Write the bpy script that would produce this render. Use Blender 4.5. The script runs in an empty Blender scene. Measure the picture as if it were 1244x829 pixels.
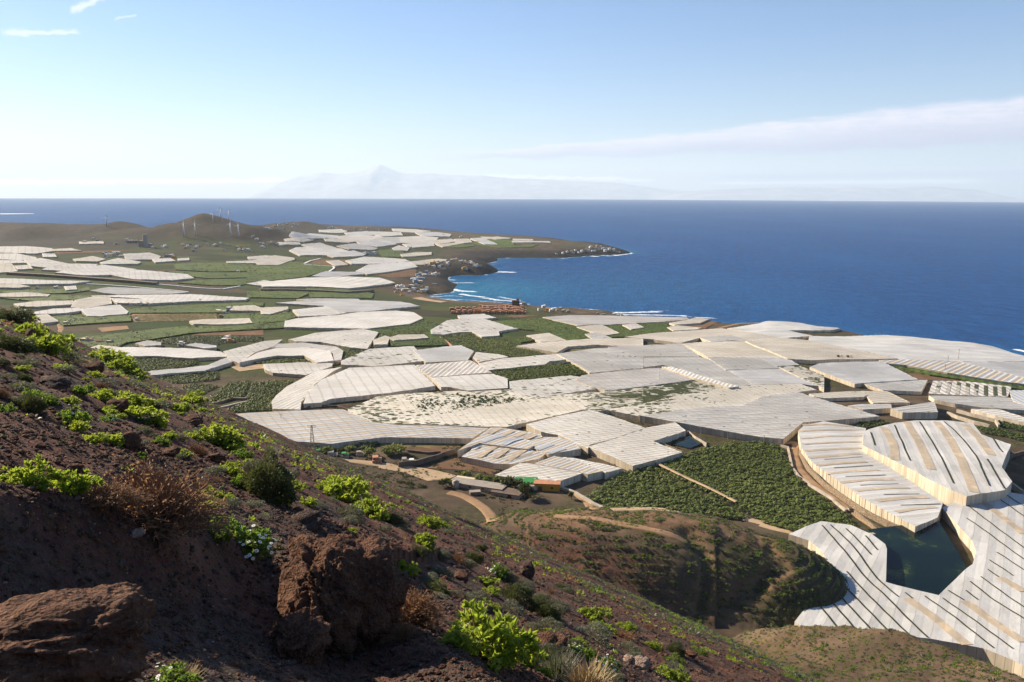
import bpy, math, random
import numpy as np
from mathutils import Vector, Matrix, geometry
R = math.radians
random.seed(7); rng = np.random.default_rng(11)
sc = bpy.context.scene
COL = sc.collection

# ------------------------------------------------------------------ camera
CAM_H = 230.0                 # eye above the sea
FPX = 1000.0                  # focal length for the 1244 px wide photograph
CX, CY = 622.0, 414.5
EARTH = 6371000.0
PITCH = math.atan((CY - 233.3) / FPX)
ROLL = R(0.22)
cam_d = bpy.data.cameras.new('camera'); cam_d.sensor_width = 36.0
cam_d.lens = FPX / 1244.0 * 36.0
cam_d.clip_start = 0.1; cam_d.clip_end = 400000.0
cam = bpy.data.objects.new('camera', cam_d); COL.objects.link(cam)
cam.location = (0, 0, CAM_H)
MROT = Matrix.Rotation(math.pi/2 - PITCH, 3, 'X') @ Matrix.Rotation(ROLL, 3, 'Z')
cam.rotation_euler = MROT.to_euler()
sc.camera = cam
MR = np.array(MROT)

def ray(px):
    px = np.atleast_2d(np.asarray(px, float))
    v = np.stack([(px[:, 0]-CX)/FPX, (CY-px[:, 1])/FPX, -np.ones(len(px))], 1)
    d = v @ MR.T
    return d / np.linalg.norm(d, axis=1)[:, None]

# ------------------------------------------------------------------ noise
def _hash(ix, iy, seed):
    h = (ix.astype(np.int64)*374761393 + iy.astype(np.int64)*668265263 + seed*982451653) & 0x7fffffff
    h = ((h ^ (h >> 13)) * 1274126177) & 0x7fffffff
    h = (h ^ (h >> 16)) & 0xffff
    return h / 65535.0
def vnoise(x, y, seed=0):
    ix = np.floor(x); iy = np.floor(y); fx = x-ix; fy = y-iy
    ux = fx*fx*fx*(fx*(fx*6-15)+10); uy = fy*fy*fy*(fy*(fy*6-15)+10)
    a = _hash(ix, iy, seed); b = _hash(ix+1, iy, seed); c = _hash(ix, iy+1, seed); d = _hash(ix+1, iy+1, seed)
    return (a*(1-ux)+b*ux)*(1-uy) + (c*(1-ux)+d*ux)*uy
def fbm(x, y, octv=4, seed=0, gain=.5):
    s = 0; a = 1.0; t = 0
    for k in range(octv):
        s = s + a*(vnoise(x*1.03+k*17.3, y*1.03-k*9.1, seed+k)-.5)*2; t += a; a *= gain
        c, n = math.cos(.6), math.sin(.6); x, y = (c*x-n*y)*2.03, (n*x+c*y)*2.03
    return s/t
def smooth(a, b, x):
    t = np.clip((x-a)/(b-a), 0, 1); return t*t*(3-2*t)
def smax(a, b, k):
    h = np.clip(.5+.5*(a-b)/k, 0, 1); return b*(1-h)+a*h + k*h*(1-h)
def seg_dist(x, y, P):
    """distance to a polyline and the interpolated 3rd column of P at the closest point"""
    best = np.full(x.shape, 1e18); val = np.zeros(x.shape); side = np.zeros(x.shape)
    for (a, b) in zip(P[:-1], P[1:]):
        dx, dy = b[0]-a[0], b[1]-a[1]; L = dx*dx+dy*dy+1e-9
        t = np.clip(((x-a[0])*dx+(y-a[1])*dy)/L, 0, 1)
        qx = x-(a[0]+t*dx); qy = y-(a[1]+t*dy); d = qx*qx+qy*qy
        m = d < best
        best = np.where(m, d, best)
        if len(a) > 2: val = np.where(m, a[2]+t*(b[2]-a[2]), val)
        side = np.where(m, (dx*qy-dy*qx), side)
    return np.sqrt(best), val, side

# ------------------------------------------------------------------ picture grids used while tracing the map
ZO = {'P': (0, 0, 1.0), 'A': (0, 230, 3.8875), 'B': (300, 240, 3.8875), 'C': (460, 280, 3.8875), 'D': (740, 360, 4.7846),
      'E': (984, 380, 4.7846), 'F': (924, 490, 3.8875), 'G': (924, 616, 3.8875), 'H': (640, 490, 3.8875),
      'I': (0, 360, 3.8875), 'J': (260, 400, 3.8875), 'K': (460, 430, 3.8875), 'L': (480, 280, 7.5375), 'M': (150, 240, 7.5375),
      'N': (540, 500, 5.527), 'S': (400, 600, 3.6206), 'T': (660, 620, 3.6588)}
def Z(zid, s):
    ox, oy, k = ZO[zid]
    return [(ox+float(a)/k, oy+float(b)/k) for a, b in (t.split(',') for t in s.split())]

# ------------------------------------------------------------------ coast (sea-level outline of the land)
def at_level(px, z):
    d = ray(px); out = []
    for v in d:
        t = (CAM_H-z)/max(-v[2], .02)
        for _ in range(3):
            r2 = (v[0]*t)**2+(v[1]*t)**2
            t = (CAM_H-z+r2/(2*EARTH))/max(-v[2], .02)
        out.append((v[0]*t, v[1]*t))
    return out
_c_low = at_level([(740, 380.5), (727, 381), (700, 378), (672, 377), (640, 372), (614, 369.5), (600, 368), (560, 366.5), (524, 362), (510, 359.5), (530, 358), (550, 355),
    (543, 350), (532, 347), (530, 344.5), (542, 339.5), (545, 336), (556, 334.5), (583, 334.5), (599, 330.5), (592, 327), (580, 323), (583, 320.5), (599, 318.8),
    (596, 315), (610, 313.6), (645, 313.4), (679, 314), (717, 311), (751, 309.6), (767, 308), (756, 304), (737, 299), (724, 297.5), (704, 296), (674, 291.5), (645, 289.5),
    (604, 287.3), (573, 285), (536, 282), (500, 279.5), (460, 277), (400, 275), (340, 275), (280, 278), (200, 284), (0, 287), (-300, 300)], 0)
_c_high = at_level([(1500, 500), (1320, 450), (1244, 431), (1224, 424), (1193, 418), (1162, 415.6), (1109, 410), (1065, 407), (1032, 399.5), (1003, 398), (984, 394), (949, 391),
    (920, 390.5), (886, 391), (860, 387), (836, 385), (800, 384), (770, 382.5)], 9)
COAST = np.array(_c_high + _c_low + [(-5200, 400), (-4500, -2500), (3000, -2500), (2600, 300)])

def coast_d(x, y):
    x = np.asarray(x, float); y = np.asarray(y, float)
    P = np.vstack([COAST, COAST[:1]])
    d, _, _ = seg_dist(x, y, P)
    ins = np.zeros(x.shape, bool)
    for (a, b) in zip(P[:-1], P[1:]):
        c = ((a[1] > y) != (b[1] > y)) & (x < (b[0]-a[0])*(y-a[1])/(b[1]-a[1]+1e-12)+a[0])
        ins ^= c
    return np.where(ins, d, -d)

# ------------------------------------------------------------------ terrain
def fwd(px, py, Y):
    """the point at forward distance Y (world y) that the picture shows at px, py"""
    v = ray((px, py))[0]; t = Y/v[1]
    return (v[0]*t, Y, CAM_H+v[2]*t)
HILLS = []      # x, y, top z, radius x, radius y, power
def hill(px, py, Y, rx, ry, p=1.4):
    q = fwd(px, py, Y); HILLS.append((q[0], q[1], q[2]+(q[0]**2+q[1]**2)/(2*EARTH), rx, ry, p))
hill(247, 258.5, 3000, 205, 240, 1.25)
hill(215, 277, 2960, 260, 160, 2)
hill(290, 273, 2900, 190, 170, 1.8)
hill(20, 271, 3300, 420, 260, 3.0)
hill(-200, 268, 3300, 500, 300, 3.0)
hill(118, 272.5, 3350, 230, 200, 3)
hill(143, 268.6, 3150, 110, 120, 2.4)
hill(40, 275, 3000, 170, 120, 2)
hill(340, 271.5, 4300, 190, 200, 1.8)
hill(372, 268.5, 4400, 95, 150, 1.6)
hill(300, 277, 3900, 260, 200, 2)
hill(478, 275.5, 4700, 190, 150, 1.8)
hill(690, 301, 3500, 150, 60, 2)
hill(562, 315, 2480, 95, 130, 2.2)
hill(518, 338.5, 2050, 85, 110, 2.2)
hill(585, 311.5, 2820, 60, 60, 2.2)
def plain(x, y):
    x = np.asarray(x, float); y = np.asarray(y, float)
    d = coast_d(x, y); r = np.hypot(x, y)
    far = smooth(1700, 3000, r)
    n = fbm(x/260, y/260, 3, 3)
    cliff = 9.0*(1-np.exp(-np.maximum(d, 0)/14.0)) + 5*smooth(1400, 2400, r)*(1-np.exp(-np.maximum(d, 0)/40.0))
    # the bay's beach is low
    bx, by = at_level([(570, 367)], 0)[0]
    cliff = cliff*(1-.75*np.exp(-((x-bx)**2+(y-by)**2)/(170.0**2)))
    z = cliff + 78*(1-np.exp(-np.maximum(d, 0)/800.0))*(1-.62*smooth(1900, 4300, r)) + n*2.2*smooth(80, 400, d)*(1-.75*smooth(1300, 2600, r))
    z = np.where(d < 0, np.maximum(-14, d*.45), z)
    for (hx, hy, hz, rx, ry, p) in HILLS:
        q = np.sqrt(((x-hx)/rx)**2+((y-hy)/ry)**2)
        m = q < 4
        if not m.any(): continue
        w = np.exp(-np.clip(q, 0, 6)**p)
        nz = 1+.13*fbm(x/90, y/90, 4, 21)*np.clip(q, 0, 1.2)
        z = np.maximum(z, z*(1-w)+hz*w*nz)
    return z - r*r/(2*EARTH)
_a = ray((0, 372))[0]; _b = ray((860, 764))[0]
NPL = np.cross(_a, _b); NPL = NPL/np.linalg.norm(NPL); NPL = NPL*np.sign(NPL[2])
EYE = 1.25
def plane_z(x, y):
    return CAM_H - EYE/NPL[2] - (NPL[0]*x+NPL[1]*y)/NPL[2]
def on_plane(px):
    d = ray(px); t = -EYE/np.minimum(d @ NPL, -1e-3); return d*t[:, None]
# foreground scarp: the ground in front of this line lies lower, with a steep face towards the camera
SCARP = on_plane([(-260, 560), (-60, 596), (60, 622), (165, 640), (330, 655), (380, 700), (470, 735), (540, 800), (640, 900)])[:, :2]
SPUR = np.array([fwd(575, 633, 350), fwd(640, 624, 356), fwd(720, 628, 350), fwd(800, 630, 348), (fwd(868, 638, 346)), fwd(922, 655, 340)])
SPUR[:, 2] -= np.array([8, 3, 0, 0, 0, 1.5])
RIB = np.array([fwd(855, 790, 262), fwd(900, 769, 250), fwd(960, 760, 236), fwd(1030, 760, 222), fwd(1090, 768, 205), fwd(1180, 799, 182), fwd(1250, 829, 160), fwd(1400, 900, 130)])
GUL = [np.array([fwd(835, 655, 338), fwd(853, 690, 326), fwd(858, 740, 316), fwd(850, 775, 306)]),
       np.array([fwd(930, 660, 338), fwd(950, 690, 326), fwd(925, 730, 316), fwd(880, 770, 306)])]
def hillside(x, y):
    r = np.hypot(x, y)
    z = plane_z(x, y)
    a = .02+.30*smooth(4, 40, r)+1.3*smooth(30, 220, r)
    # ribs and ledges running down the slope
    ux, uy = NPL[0], NPL[1]; L = math.hypot(ux, uy); ux /= L; uy /= L
    s = x*ux+y*uy; t = -x*uy+y*ux
    z = z + a*fbm(s/34, t/9.0, 4, 40) + .55*a*np.abs(fbm(s/12, t/4.0, 4, 47))
    near = 1-smooth(60, 140, r)
    rd = fbm(x/1.7, y/1.7, 4, 51)
    z = z + near*(.20*smooth(2, 9, r)*rd + .07*smooth(1.5, 6, r)*np.abs(fbm(x/.45, y/.45, 4, 58)))
    # foreground scarp
    d, _, side = seg_dist(x, y, SCARP)
    m = r < 40
    front = np.where(side < 0, d, -d)         # positive = on the camera's side of the line
    drop = .42*smooth(-.15, .95, front+.30*rd) + .10*smooth(.5, 2.2, front)
    z = z - np.where(m, drop*smooth(34, 9, r), 0) + np.where(m, .10*np.exp(-(front/.35)**2), 0)
    return z
def terrain(x, y):
    x = np.asarray(x, float); y = np.asarray(y, float)
    z = plain(x, y)
    z = smax(z, hillside(x, y), 5.0*smooth(60, 250, np.hypot(x, y))+.01)
    m = (np.hypot(x, y) > 90) & (np.hypot(x, y) < 700)
    if m.any():
        xm, ym = x[m], y[m]; zm = z[m]
        d, v, side = seg_dist(xm, ym, SPUR)
        nz = fbm(xm/30, ym/30, 4, 61); n2 = fbm(xm/7, ym/7, 4, 66)
        dd = np.maximum(0, d-2-3*nz); drop = np.where(dd < 30, .0118*dd*dd, .0118*900+(dd-30)*.82)
        h = v - drop + .4*n2 + smooth(.5, 4, drop)*(.42*np.sin(drop*2.9+2.0*nz+1.2*n2)+.25*np.sin(drop*5.3+3*nz))
        for g in GUL:
            gd, gv, _ = seg_dist(xm, ym, g[:, :2])
            h = h - 2.6*np.exp(-(gd/4.6)**2)*smooth(0, 6, d-1)
        zm = smax(zm, h, 2.0)
        d, v, side = seg_dist(xm, ym, RIB)
        f = np.where(side < 0, d*.16, d*.62)
        h = v - f + 1.0*n2 + .8*nz*smooth(2, 20, d)
        zm = smax(zm, h, 2.5)
        z[m] = zm
    return z

def cast(px, h=0.0, fn=plain, tmin=30.0, tmax=9000.0, n=900):
    """where the line of sight through each picture point meets the ground raised by h"""
    d = ray(px); ts = np.exp(np.linspace(math.log(tmin), math.log(tmax), n))
    X = d[:, 0][:, None]*ts; Y = d[:, 1][:, None]*ts; Zr = CAM_H+d[:, 2][:, None]*ts
    g = fn(X, Y)+h - Zr
    hit = g > 0
    k = np.where(hit.any(1), hit.argmax(1), n-1); k = np.maximum(k, 1)
    i = np.arange(len(d)); g0 = g[i, k-1]; g1 = g[i, k]
    w = np.clip(-g0/np.where(np.abs(g1-g0) < 1e-9, 1, g1-g0), 0, 1)
    t = ts[k-1]*(1-w)+ts[k]*w
    return np.stack([d[:, 0]*t, d[:, 1]*t, CAM_H+d[:, 2]*t], 1)
def cast_near(px):
    return cast(px, 0, terrain, 1.5, 700, 1400)

# ------------------------------------------------------------------ object helpers
def tag(o, label=None, cat=None, group=None, kind=None):
    if label: o['label'] = label
    if cat: o['category'] = cat
    if group: o['group'] = group
    if kind: o['kind'] = kind
    return o
def mesh_np(name, V, F, mats, parent=None, smooth_sh=False, mat_idx=None, uv=None, origin=None):
    V = np.asarray(V, np.float64)
    F = [np.asarray(f, np.int64).reshape(len(f), -1) for f in (F if isinstance(F, list) else [F]) if len(f)]
    if origin is None: origin = (0, 0, 0)
    me = bpy.data.meshes.new(name)
    me.vertices.add(len(V)); me.vertices.foreach_set('co', (V-np.asarray(origin)).astype(np.float32).ravel())
    nl = sum(f.size for f in F); npol = sum(len(f) for f in F)
    me.loops.add(nl); me.polygons.add(npol)
    me.loops.foreach_set('vertex_index', np.concatenate([f.ravel() for f in F]).astype(np.int32))
    tot = np.concatenate([np.full(len(f), f.shape[1]) for f in F]).astype(np.int32)
    st = np.concatenate([[0], np.cumsum(tot)[:-1]]).astype(np.int32)
    me.polygons.foreach_set('loop_start', st); me.polygons.foreach_set('loop_total', tot)
    for m in (mats if isinstance(mats, (list, tuple)) else [mats]): me.materials.append(m)
    if mat_idx is not None: me.polygons.foreach_set('material_index', np.asarray(mat_idx, np.int32))
    me.polygons.foreach_set('use_smooth', np.full(npol, bool(smooth_sh)))
    if uv is not None:
        l = me.uv_layers.new(name='UVMap')
        vi = np.concatenate([f.ravel() for f in F])
        l.data.foreach_set('uv', np.asarray(uv, np.float32)[vi].ravel())
    me.update(calc_edges=True)
    o = bpy.data.objects.new(name, me); COL.objects.link(o); o.location = origin
    if parent is not None:
        o.parent = parent
        o.location = Vector(origin)-parent.location
    return o
def attr(o, name, vals):
    a = o.data.attributes.new(name, 'FLOAT', 'POINT'); a.data.foreach_set('value', np.asarray(vals, np.float32))
def empty(name, loc, rz=0.0):
    o = bpy.data.objects.new(name, None); COL.objects.link(o); o.location = loc; o.rotation_euler = (0, 0, rz)
    o.empty_display_size = .5
    return o
def copy_tree(o, parent=None):
    c = o.copy(); COL.objects.link(c)
    if parent is not None: c.parent = parent
    for ch in [k for k in bpy.data.objects if k.parent == o]: copy_tree(ch, c)
    return c
class MB:
    """collects shapes of one mesh"""
    def __init__(s): s.V = []; s.Q = []; s.T = []; s.n = 0; s.mq = []; s.mt = []
    def add(s, v, q=(), t=(), m=0):
        v = np.asarray(v, float); s.V.append(v)
        if len(q): s.Q.append(np.asarray(q)+s.n); s.mq += [m]*len(q)
        if len(t): s.T.append(np.asarray(t)+s.n); s.mt += [m]*len(t)
        s.n += len(v)
    def box(s, c, size, rz=0.0, m=0, taper=1.0):
        a, b, h = size[0]/2, size[1]/2, size[2]
        p = np.array([(-a, -b, 0), (a, -b, 0), (a, b, 0), (-a, b, 0), (-a*taper, -b*taper, h), (a*taper, -b*taper, h), (a*taper, b*taper, h), (-a*taper, b*taper, h)])
        k, n = math.cos(rz), math.sin(rz)
        p = np.stack([p[:, 0]*k-p[:, 1]*n+c[0], p[:, 0]*n+p[:, 1]*k+c[1], p[:, 2]+c[2]], 1)
        s.add(p, [(0, 3, 2, 1), (4, 5, 6, 7), (0, 1, 5, 4), (1, 2, 6, 5), (2, 3, 7, 6), (3, 0, 4, 7)], m=m)
    def tube(s, a, b, ra, rb, n=8, m=0, cap=True):
        a = np.asarray(a, float); b = np.asarray(b, float); d = b-a; d = d/np.linalg.norm(d)
        u = np.cross(d, (0, 0, 1) if abs(d[2]) < .9 else (1, 0, 0)); u /= np.linalg.norm(u); w = np.cross(d, u)
        t = np.arange(n)*2*math.pi/n; c = np.cos(t)[:, None]*u+np.sin(t)[:, None]*w
        v = np.vstack([a+c*ra, b+c*rb]); q = [(i, (i+1) % n, n+(i+1) % n, n+i) for i in range(n)]
        tr = []
        if cap:
            v = np.vstack([v, a, b]); tr = [(2*n, (i+1) % n, i) for i in range(n)]+[(2*n+1, n+i, n+(i+1) % n) for i in range(n)]
        s.add(v, q, tr, m)
    def build(s, name, mats, parent=None, smooth_sh=False, origin=None):
        V = np.vstack(s.V); F = []
        idx = []
        if s.Q: F.append(np.vstack(s.Q)); idx += s.mq
        if s.T: F.append(np.vstack(s.T)); idx += s.mt
        return mesh_np(name, V, F, mats, parent, smooth_sh, idx, origin=origin)
HAZE_D = 2.0e-5; SKY_K = 0.060; EXPOSURE = 1.08
# ------------------------------------------------------------------ materials
def new_mat(name):
    m = bpy.data.materials.new(name); m.use_nodes = True
    nt = m.node_tree; nt.nodes.clear()
    out = nt.nodes.new('ShaderNodeOutputMaterial')
    return m, nt, out
class NT:
    def __init__(s, nt): s.nt = nt
    def n(s, t, **k):
        o = s.nt.nodes.new('ShaderNode'+t)
        for a, v in k.items(): setattr(o, a, v)
        return o
    def l(s, a, b): s.nt.links.new(a, b)
    def val(s, sock, v):
        if hasattr(v, 'is_output') or isinstance(v, bpy.types.NodeSocket): s.l(v, sock)
        else: sock.default_value = v
    def math(s, op, a, b=0.0, c=None, clamp=False):
        o = s.n('Math', operation=op); o.use_clamp = clamp
        s.val(o.inputs[0], a); s.val(o.inputs[1], b)
        if c is not None: s.val(o.inputs[2], c)
        return o.outputs[0]
    def mix(s, f, a, b, mode='MIX'):
        o = s.n('MixRGB', blend_type=mode); s.val(o.inputs[0], f)
        for i, v in ((1, a), (2, b)):
            if isinstance(v, (tuple, list)): o.inputs[i].default_value = (*v[:3], 1)
            else: s.l(v, o.inputs[i])
        return o.outputs[0]
    def noise(s, vec, scale, detail=4, rough=.6, dim=None):
        o = s.n('TexNoise'); o.inputs['Scale'].default_value = scale; o.inputs['Detail'].default_value = detail; o.inputs['Roughness'].default_value = rough
        if vec is not None: s.l(vec, o.inputs['Vector'])
        return o.outputs['Fac']
    def voro(s, vec, scale, feat='F1', out='Distance'):
        o = s.n('TexVoronoi', feature=feat); o.inputs['Scale'].default_value = scale
        if vec is not None: s.l(vec, o.inputs['Vector'])
        return o.outputs[out]
    def ramp(s, f, stops, interp='LINEAR'):
        o = s.n('ValToRGB'); cr = o.color_ramp; cr.interpolation = interp
        while len(cr.elements) < len(stops): cr.elements.new(.5)
        for e, (p, c) in zip(cr.elements, stops):
            e.position = p; e.color = (*c[:3], 1) if isinstance(c, (tuple, list)) else (c, c, c, 1)
        s.l(f, o.inputs[0]); return o.outputs[0]
    def step(s, f, a, b):
        o = s.n('MapRange'); o.interpolation_type = 'SMOOTHSTEP'
        s.val(o.inputs[0], f); o.inputs[1].default_value = a; o.inputs[2].default_value = b; o.inputs[3].default_value = 0; o.inputs[4].default_value = 1
        return o.outputs[0]
    def principled(s, out, color, rough=.8, spec=.3, bump=None, bump_s=.3, bump_d=.1, trans=None):
        p = s.n('BsdfPrincipled')
        if isinstance(color, (tuple, list)): p.inputs['Base Color'].default_value = (*color[:3], 1)
        else: s.l(color, p.inputs['Base Color'])
        s.val(p.inputs['Roughness'], rough); p.inputs['Specular IOR Level'].default_value = spec
        if bump is not None:
            b = s.n('Bump'); b.inputs['Strength'].default_value = bump_s; b.inputs['Distance'].default_value = bump_d
            s.l(bump, b.inputs['Height']); s.l(b.outputs[0], p.inputs['Normal'])
        sh = p.outputs[0]
        if trans:
            f, tc = trans
            t = s.n('BsdfTranslucent')
            if isinstance(tc, (tuple, list)): t.inputs[0].default_value = (*tc[:3], 1)
            else: s.l(tc, t.inputs[0])
            mx = s.n('MixShader'); mx.inputs[0].default_value = f; s.l(sh, mx.inputs[1]); s.l(t.outputs[0], mx.inputs[2]); sh = mx.outputs[0]
        s.l(sh, out.inputs['Surface']); return p
    def pos(s): return s.n('NewGeometry').outputs['Position']
    def attr(s, name): return s.n('Attribute', attribute_name=name).outputs['Fac']
    def rand(s): return s.n('ObjectInfo').outputs['Random']
    def gen_obj(s): return s.n('TexCoord').outputs['Object']

def simple(name, col, rough=.8, var=.25, scale=.5, spec=.2, bump=0.0):
    m, nt, out = new_mat(name); N = NT(nt); g = N.gen_obj()
    f = N.noise(g, scale, 5, .65)
    dark = tuple(c*(1-var) for c in col); lite = tuple(min(1, c*(1+var)) for c in col)
    c = N.ramp(f, [(.3, dark), (.7, lite)])
    N.principled(out, c, rough, spec, f if bump else None, bump, .05)
    return m

def net_mat(name, cols, warm=None, hole=None, seam=.12, cross=True, rough=.75, tint=.06):
    """plastic net roof: u runs across the bays (1 = one bay), v along them"""
    m, nt, out = new_mat(name); N = NT(nt)
    uvn = N.n('UVMap'); sep = N.n('SeparateXYZ'); N.l(uvn.outputs[0], sep.inputs[0]); u, v = sep.outputs[0], sep.outputs[1]
    pos = N.pos()
    u = N.math('ADD', u, N.math('MULTIPLY', N.math('SUBTRACT', N.noise(pos, .09, 3), .5), .22)); v = N.math('ADD', v, N.math('MULTIPLY', N.math('SUBTRACT', N.noise(pos, .07, 3), .5), .3))
    # tone of each bay
    fl = N.math('FLOOR', u); rnd = N.n('TexWhiteNoise', noise_dimensions='2D')
    cmb = N.n('CombineXYZ'); N.l(fl, cmb.inputs[0]); N.l(N.math('FLOOR', N.math('MULTIPLY', v, .22)), cmb.inputs[1]); N.l(cmb.outputs[0], rnd.inputs['Vector'])
    base = N.ramp(rnd.outputs[0], [(0, cols[0]), (.5, cols[1]), (1, cols[2])])
    big = N.noise(pos, .018, 3, .5)
    base = N.mix(N.math('MULTIPLY', N.step(big, .38, .66), .7), base, tuple(c*.82 for c in cols[0]))
    if warm:
        wsel = N.step(N.math('FRACT', N.math('MULTIPLY', u, warm[1])), .55, .62)
        base = N.mix(N.math('MULTIPLY', wsel, warm[2]), base, warm[0])
    # dust and stains along the bays
    mp = N.n('Mapping'); N.l(uvn.outputs[0], mp.inputs[0]); mp.inputs['Scale'].default_value = (3.0, .5, 1)
    st = N.noise(mp.outputs[0], 1.0, 6, .7)
    base = N.mix(N.math('MULTIPLY', N.step(st, .45, .75), .38), base, (.42, .36, .26))
    fu = N.math('FRACT', u); e = N.math('ABSOLUTE', N.math('SUBTRACT', fu, .5))
    sm = N.step(e, .5-seam*.8, .5-seam*.25)
    base = N.mix(N.math('MULTIPLY', sm, .38), base, (.25, .24, .22))
    if cross:
        ev = N.math('ABSOLUTE', N.math('SUBTRACT', N.math('FRACT', v), .5))
        base = N.mix(N.math('MULTIPLY', N.step(ev, .36, .48), .34), base, (.30, .28, .25))  # cross seams, with the shade of the quilting darkened into the colour
    if hole:
        amt, cell = hole
        mp2 = N.n('Mapping'); N.l(uvn.outputs[0], mp2.inputs[0]); mp2.inputs['Scale'].default_value = (1.0, 1.0, 1)
        vo = N.voro(mp2.outputs[0], cell)
        nb = N.noise(pos, .012, 3, .6)
        thr = N.math('ADD', N.math('MULTIPLY', N.step(nb, .36, .60), amt), .12)
        hm = N.math('LESS_THAN', N.math('ADD', vo, N.math('MULTIPLY', N.noise(pos, .35, 3, .6), .22)), N.math('ADD', thr, .08))
        gcol = N.ramp(N.noise(pos, .6, 3), [(.35, (.028, .036, .012)), (.7, (.11, .12, .035))])
        base = N.mix(hm, base, gcol)
    bmp = N.math('ADD', N.math('MULTIPLY', st, .5), N.noise(pos, .25, 4))
    N.principled(out, base, rough, .25, bmp, .45, .55, trans=(.12, (.75, .72, .66)))
    return m
M = {}
M['net_white'] = net_mat('net_white', [(.70, .645, .55), (.78, .73, .635), (.83, .785, .70)], hole=(.03, .62))
M['net_bright'] = net_mat('net_bright', [(.77, .72, .635), (.81, .765, .685), (.85, .81, .74)], seam=.06)
M['net_warm'] = net_mat('net_warm', [(.68, .595, .46), (.76, .68, .55), (.81, .735, .61)])
M['net_grey'] = net_mat('net_grey', [(.50, .475, .43), (.58, .555, .505), (.65, .625, .575)], seam=.16, hole=(.02, .62))
M['net_ribbed'] = net_mat('net_ribbed', [(.56, .52, .46), (.65, .61, .55), (.73, .69, .63)], seam=.3)
M['net_pale'] = net_mat('net_pale', [(.55, .535, .505), (.62, .605, .575), (.68, .665, .635)], seam=.05, cross=False)
M['net_striped'] = net_mat('net_striped', [(.56, .55, .53), (.62, .61, .59), (.68, .67, .65)], warm=((.62, .48, .30), .5, .75))
M['net_torn'] = net_mat('net_torn', [(.70, .63, .50), (.76, .70, .58), (.81, .755, .64)], hole=(.42, 1.1))
M['net_torn_light'] = net_mat('net_torn_light', [(.72, .67, .58), (.78, .74, .65), (.82, .785, .71)], hole=(.26, .9))
M['net_torn_green'] = net_mat('net_torn_green', [(.62, .57, .45), (.68, .64, .52), (.72, .68, .58)], hole=(.72, 1.1))
M['net_beige'] = net_mat('net_beige', [(.60, .46, .30), (.66, .51, .34), (.70, .56, .38)], seam=.05, cross=False)
M['net_shade'] = simple('net_shade', (.40, .41, .43), .8, .1, .3)  # plain blue-grey net for one roof and some bays
M['slit'] = simple('slit', (.030, .034, .014), .9, .5, .4)

def wall_net():
    m, nt, out = new_mat('wall_net'); N = NT(nt); p = N.pos(); sx = N.n('SeparateXYZ'); N.l(N.n('UVMap').outputs[0], sx.inputs[0])
    mp = N.n('Mapping'); N.l(p, mp.inputs[0]); mp.inputs['Scale'].default_value = (.35, .35, .03)
    f = N.noise(mp.outputs[0], 1.0, 5, .7); g = N.noise(p, .02, 3)
    c = N.ramp(f, [(.25, (.40, .34, .25)), (.6, (.66, .57, .44)), (.85, (.74, .68, .56))])
    c = N.mix(N.math('MULTIPLY', N.step(g, .45, .7), .35), c, (.34, .28, .20))
    fu = N.math('FRACT', sx.outputs[0]); c = N.mix(N.math('MULTIPLY', N.math('GREATER_THAN', fu, .93), .6), c, (.16, .12, .085))
    fl = N.n('TexWhiteNoise', noise_dimensions='1D'); N.l(N.math('FLOOR', sx.outputs[0]), fl.inputs['W']); c = N.mix(N.math('MULTIPLY', N.step(fl.outputs[0], .55, 1.0), .5), c, (.30, .24, .17))
    c = N.mix(N.math('MULTIPLY', N.step(N.math('ADD', sx.outputs[1], N.math('MULTIPLY', f, .3)), .45, .15), .55), c, (.20, .145, .095))
    N.principled(out, c, .85, .15, f, .3, .2); return m
M['wall_net'] = wall_net()
M['post'] = simple('post', (.42, .36, .29), .8, .2)
M['stone'] = None
def stone():
    m, nt, out = new_mat('stone'); N = NT(nt); p = N.pos()
    v = N.voro(p, 1.3); n = N.noise(p, .5, 5, .7)
    c = N.ramp(N.math('ADD', N.math('MULTIPLY', v, .6), N.math('MULTIPLY', n, .5)), [(.25, (.09, .065, .045)), (.55, (.24, .18, .12)), (.85, (.34, .27, .19))])
    N.principled(out, c, .9, .1, v, .6, .25); return m
M['stone'] = stone()
M['concrete'] = simple('concrete', (.40, .34, .27), .85, .25, .25, bump=.2)
M['concrete_dark'] = simple('concrete_dark', (.15, .11, .085), .85, .3, .25, bump=.2)
M['dirt'] = simple('dirt', (.30, .19, .11), .95, .25, .12, .05, .4)
M['dirt_pale'] = simple('dirt_pale', (.40, .29, .18), .95, .2, .12, .05, .4)

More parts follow.
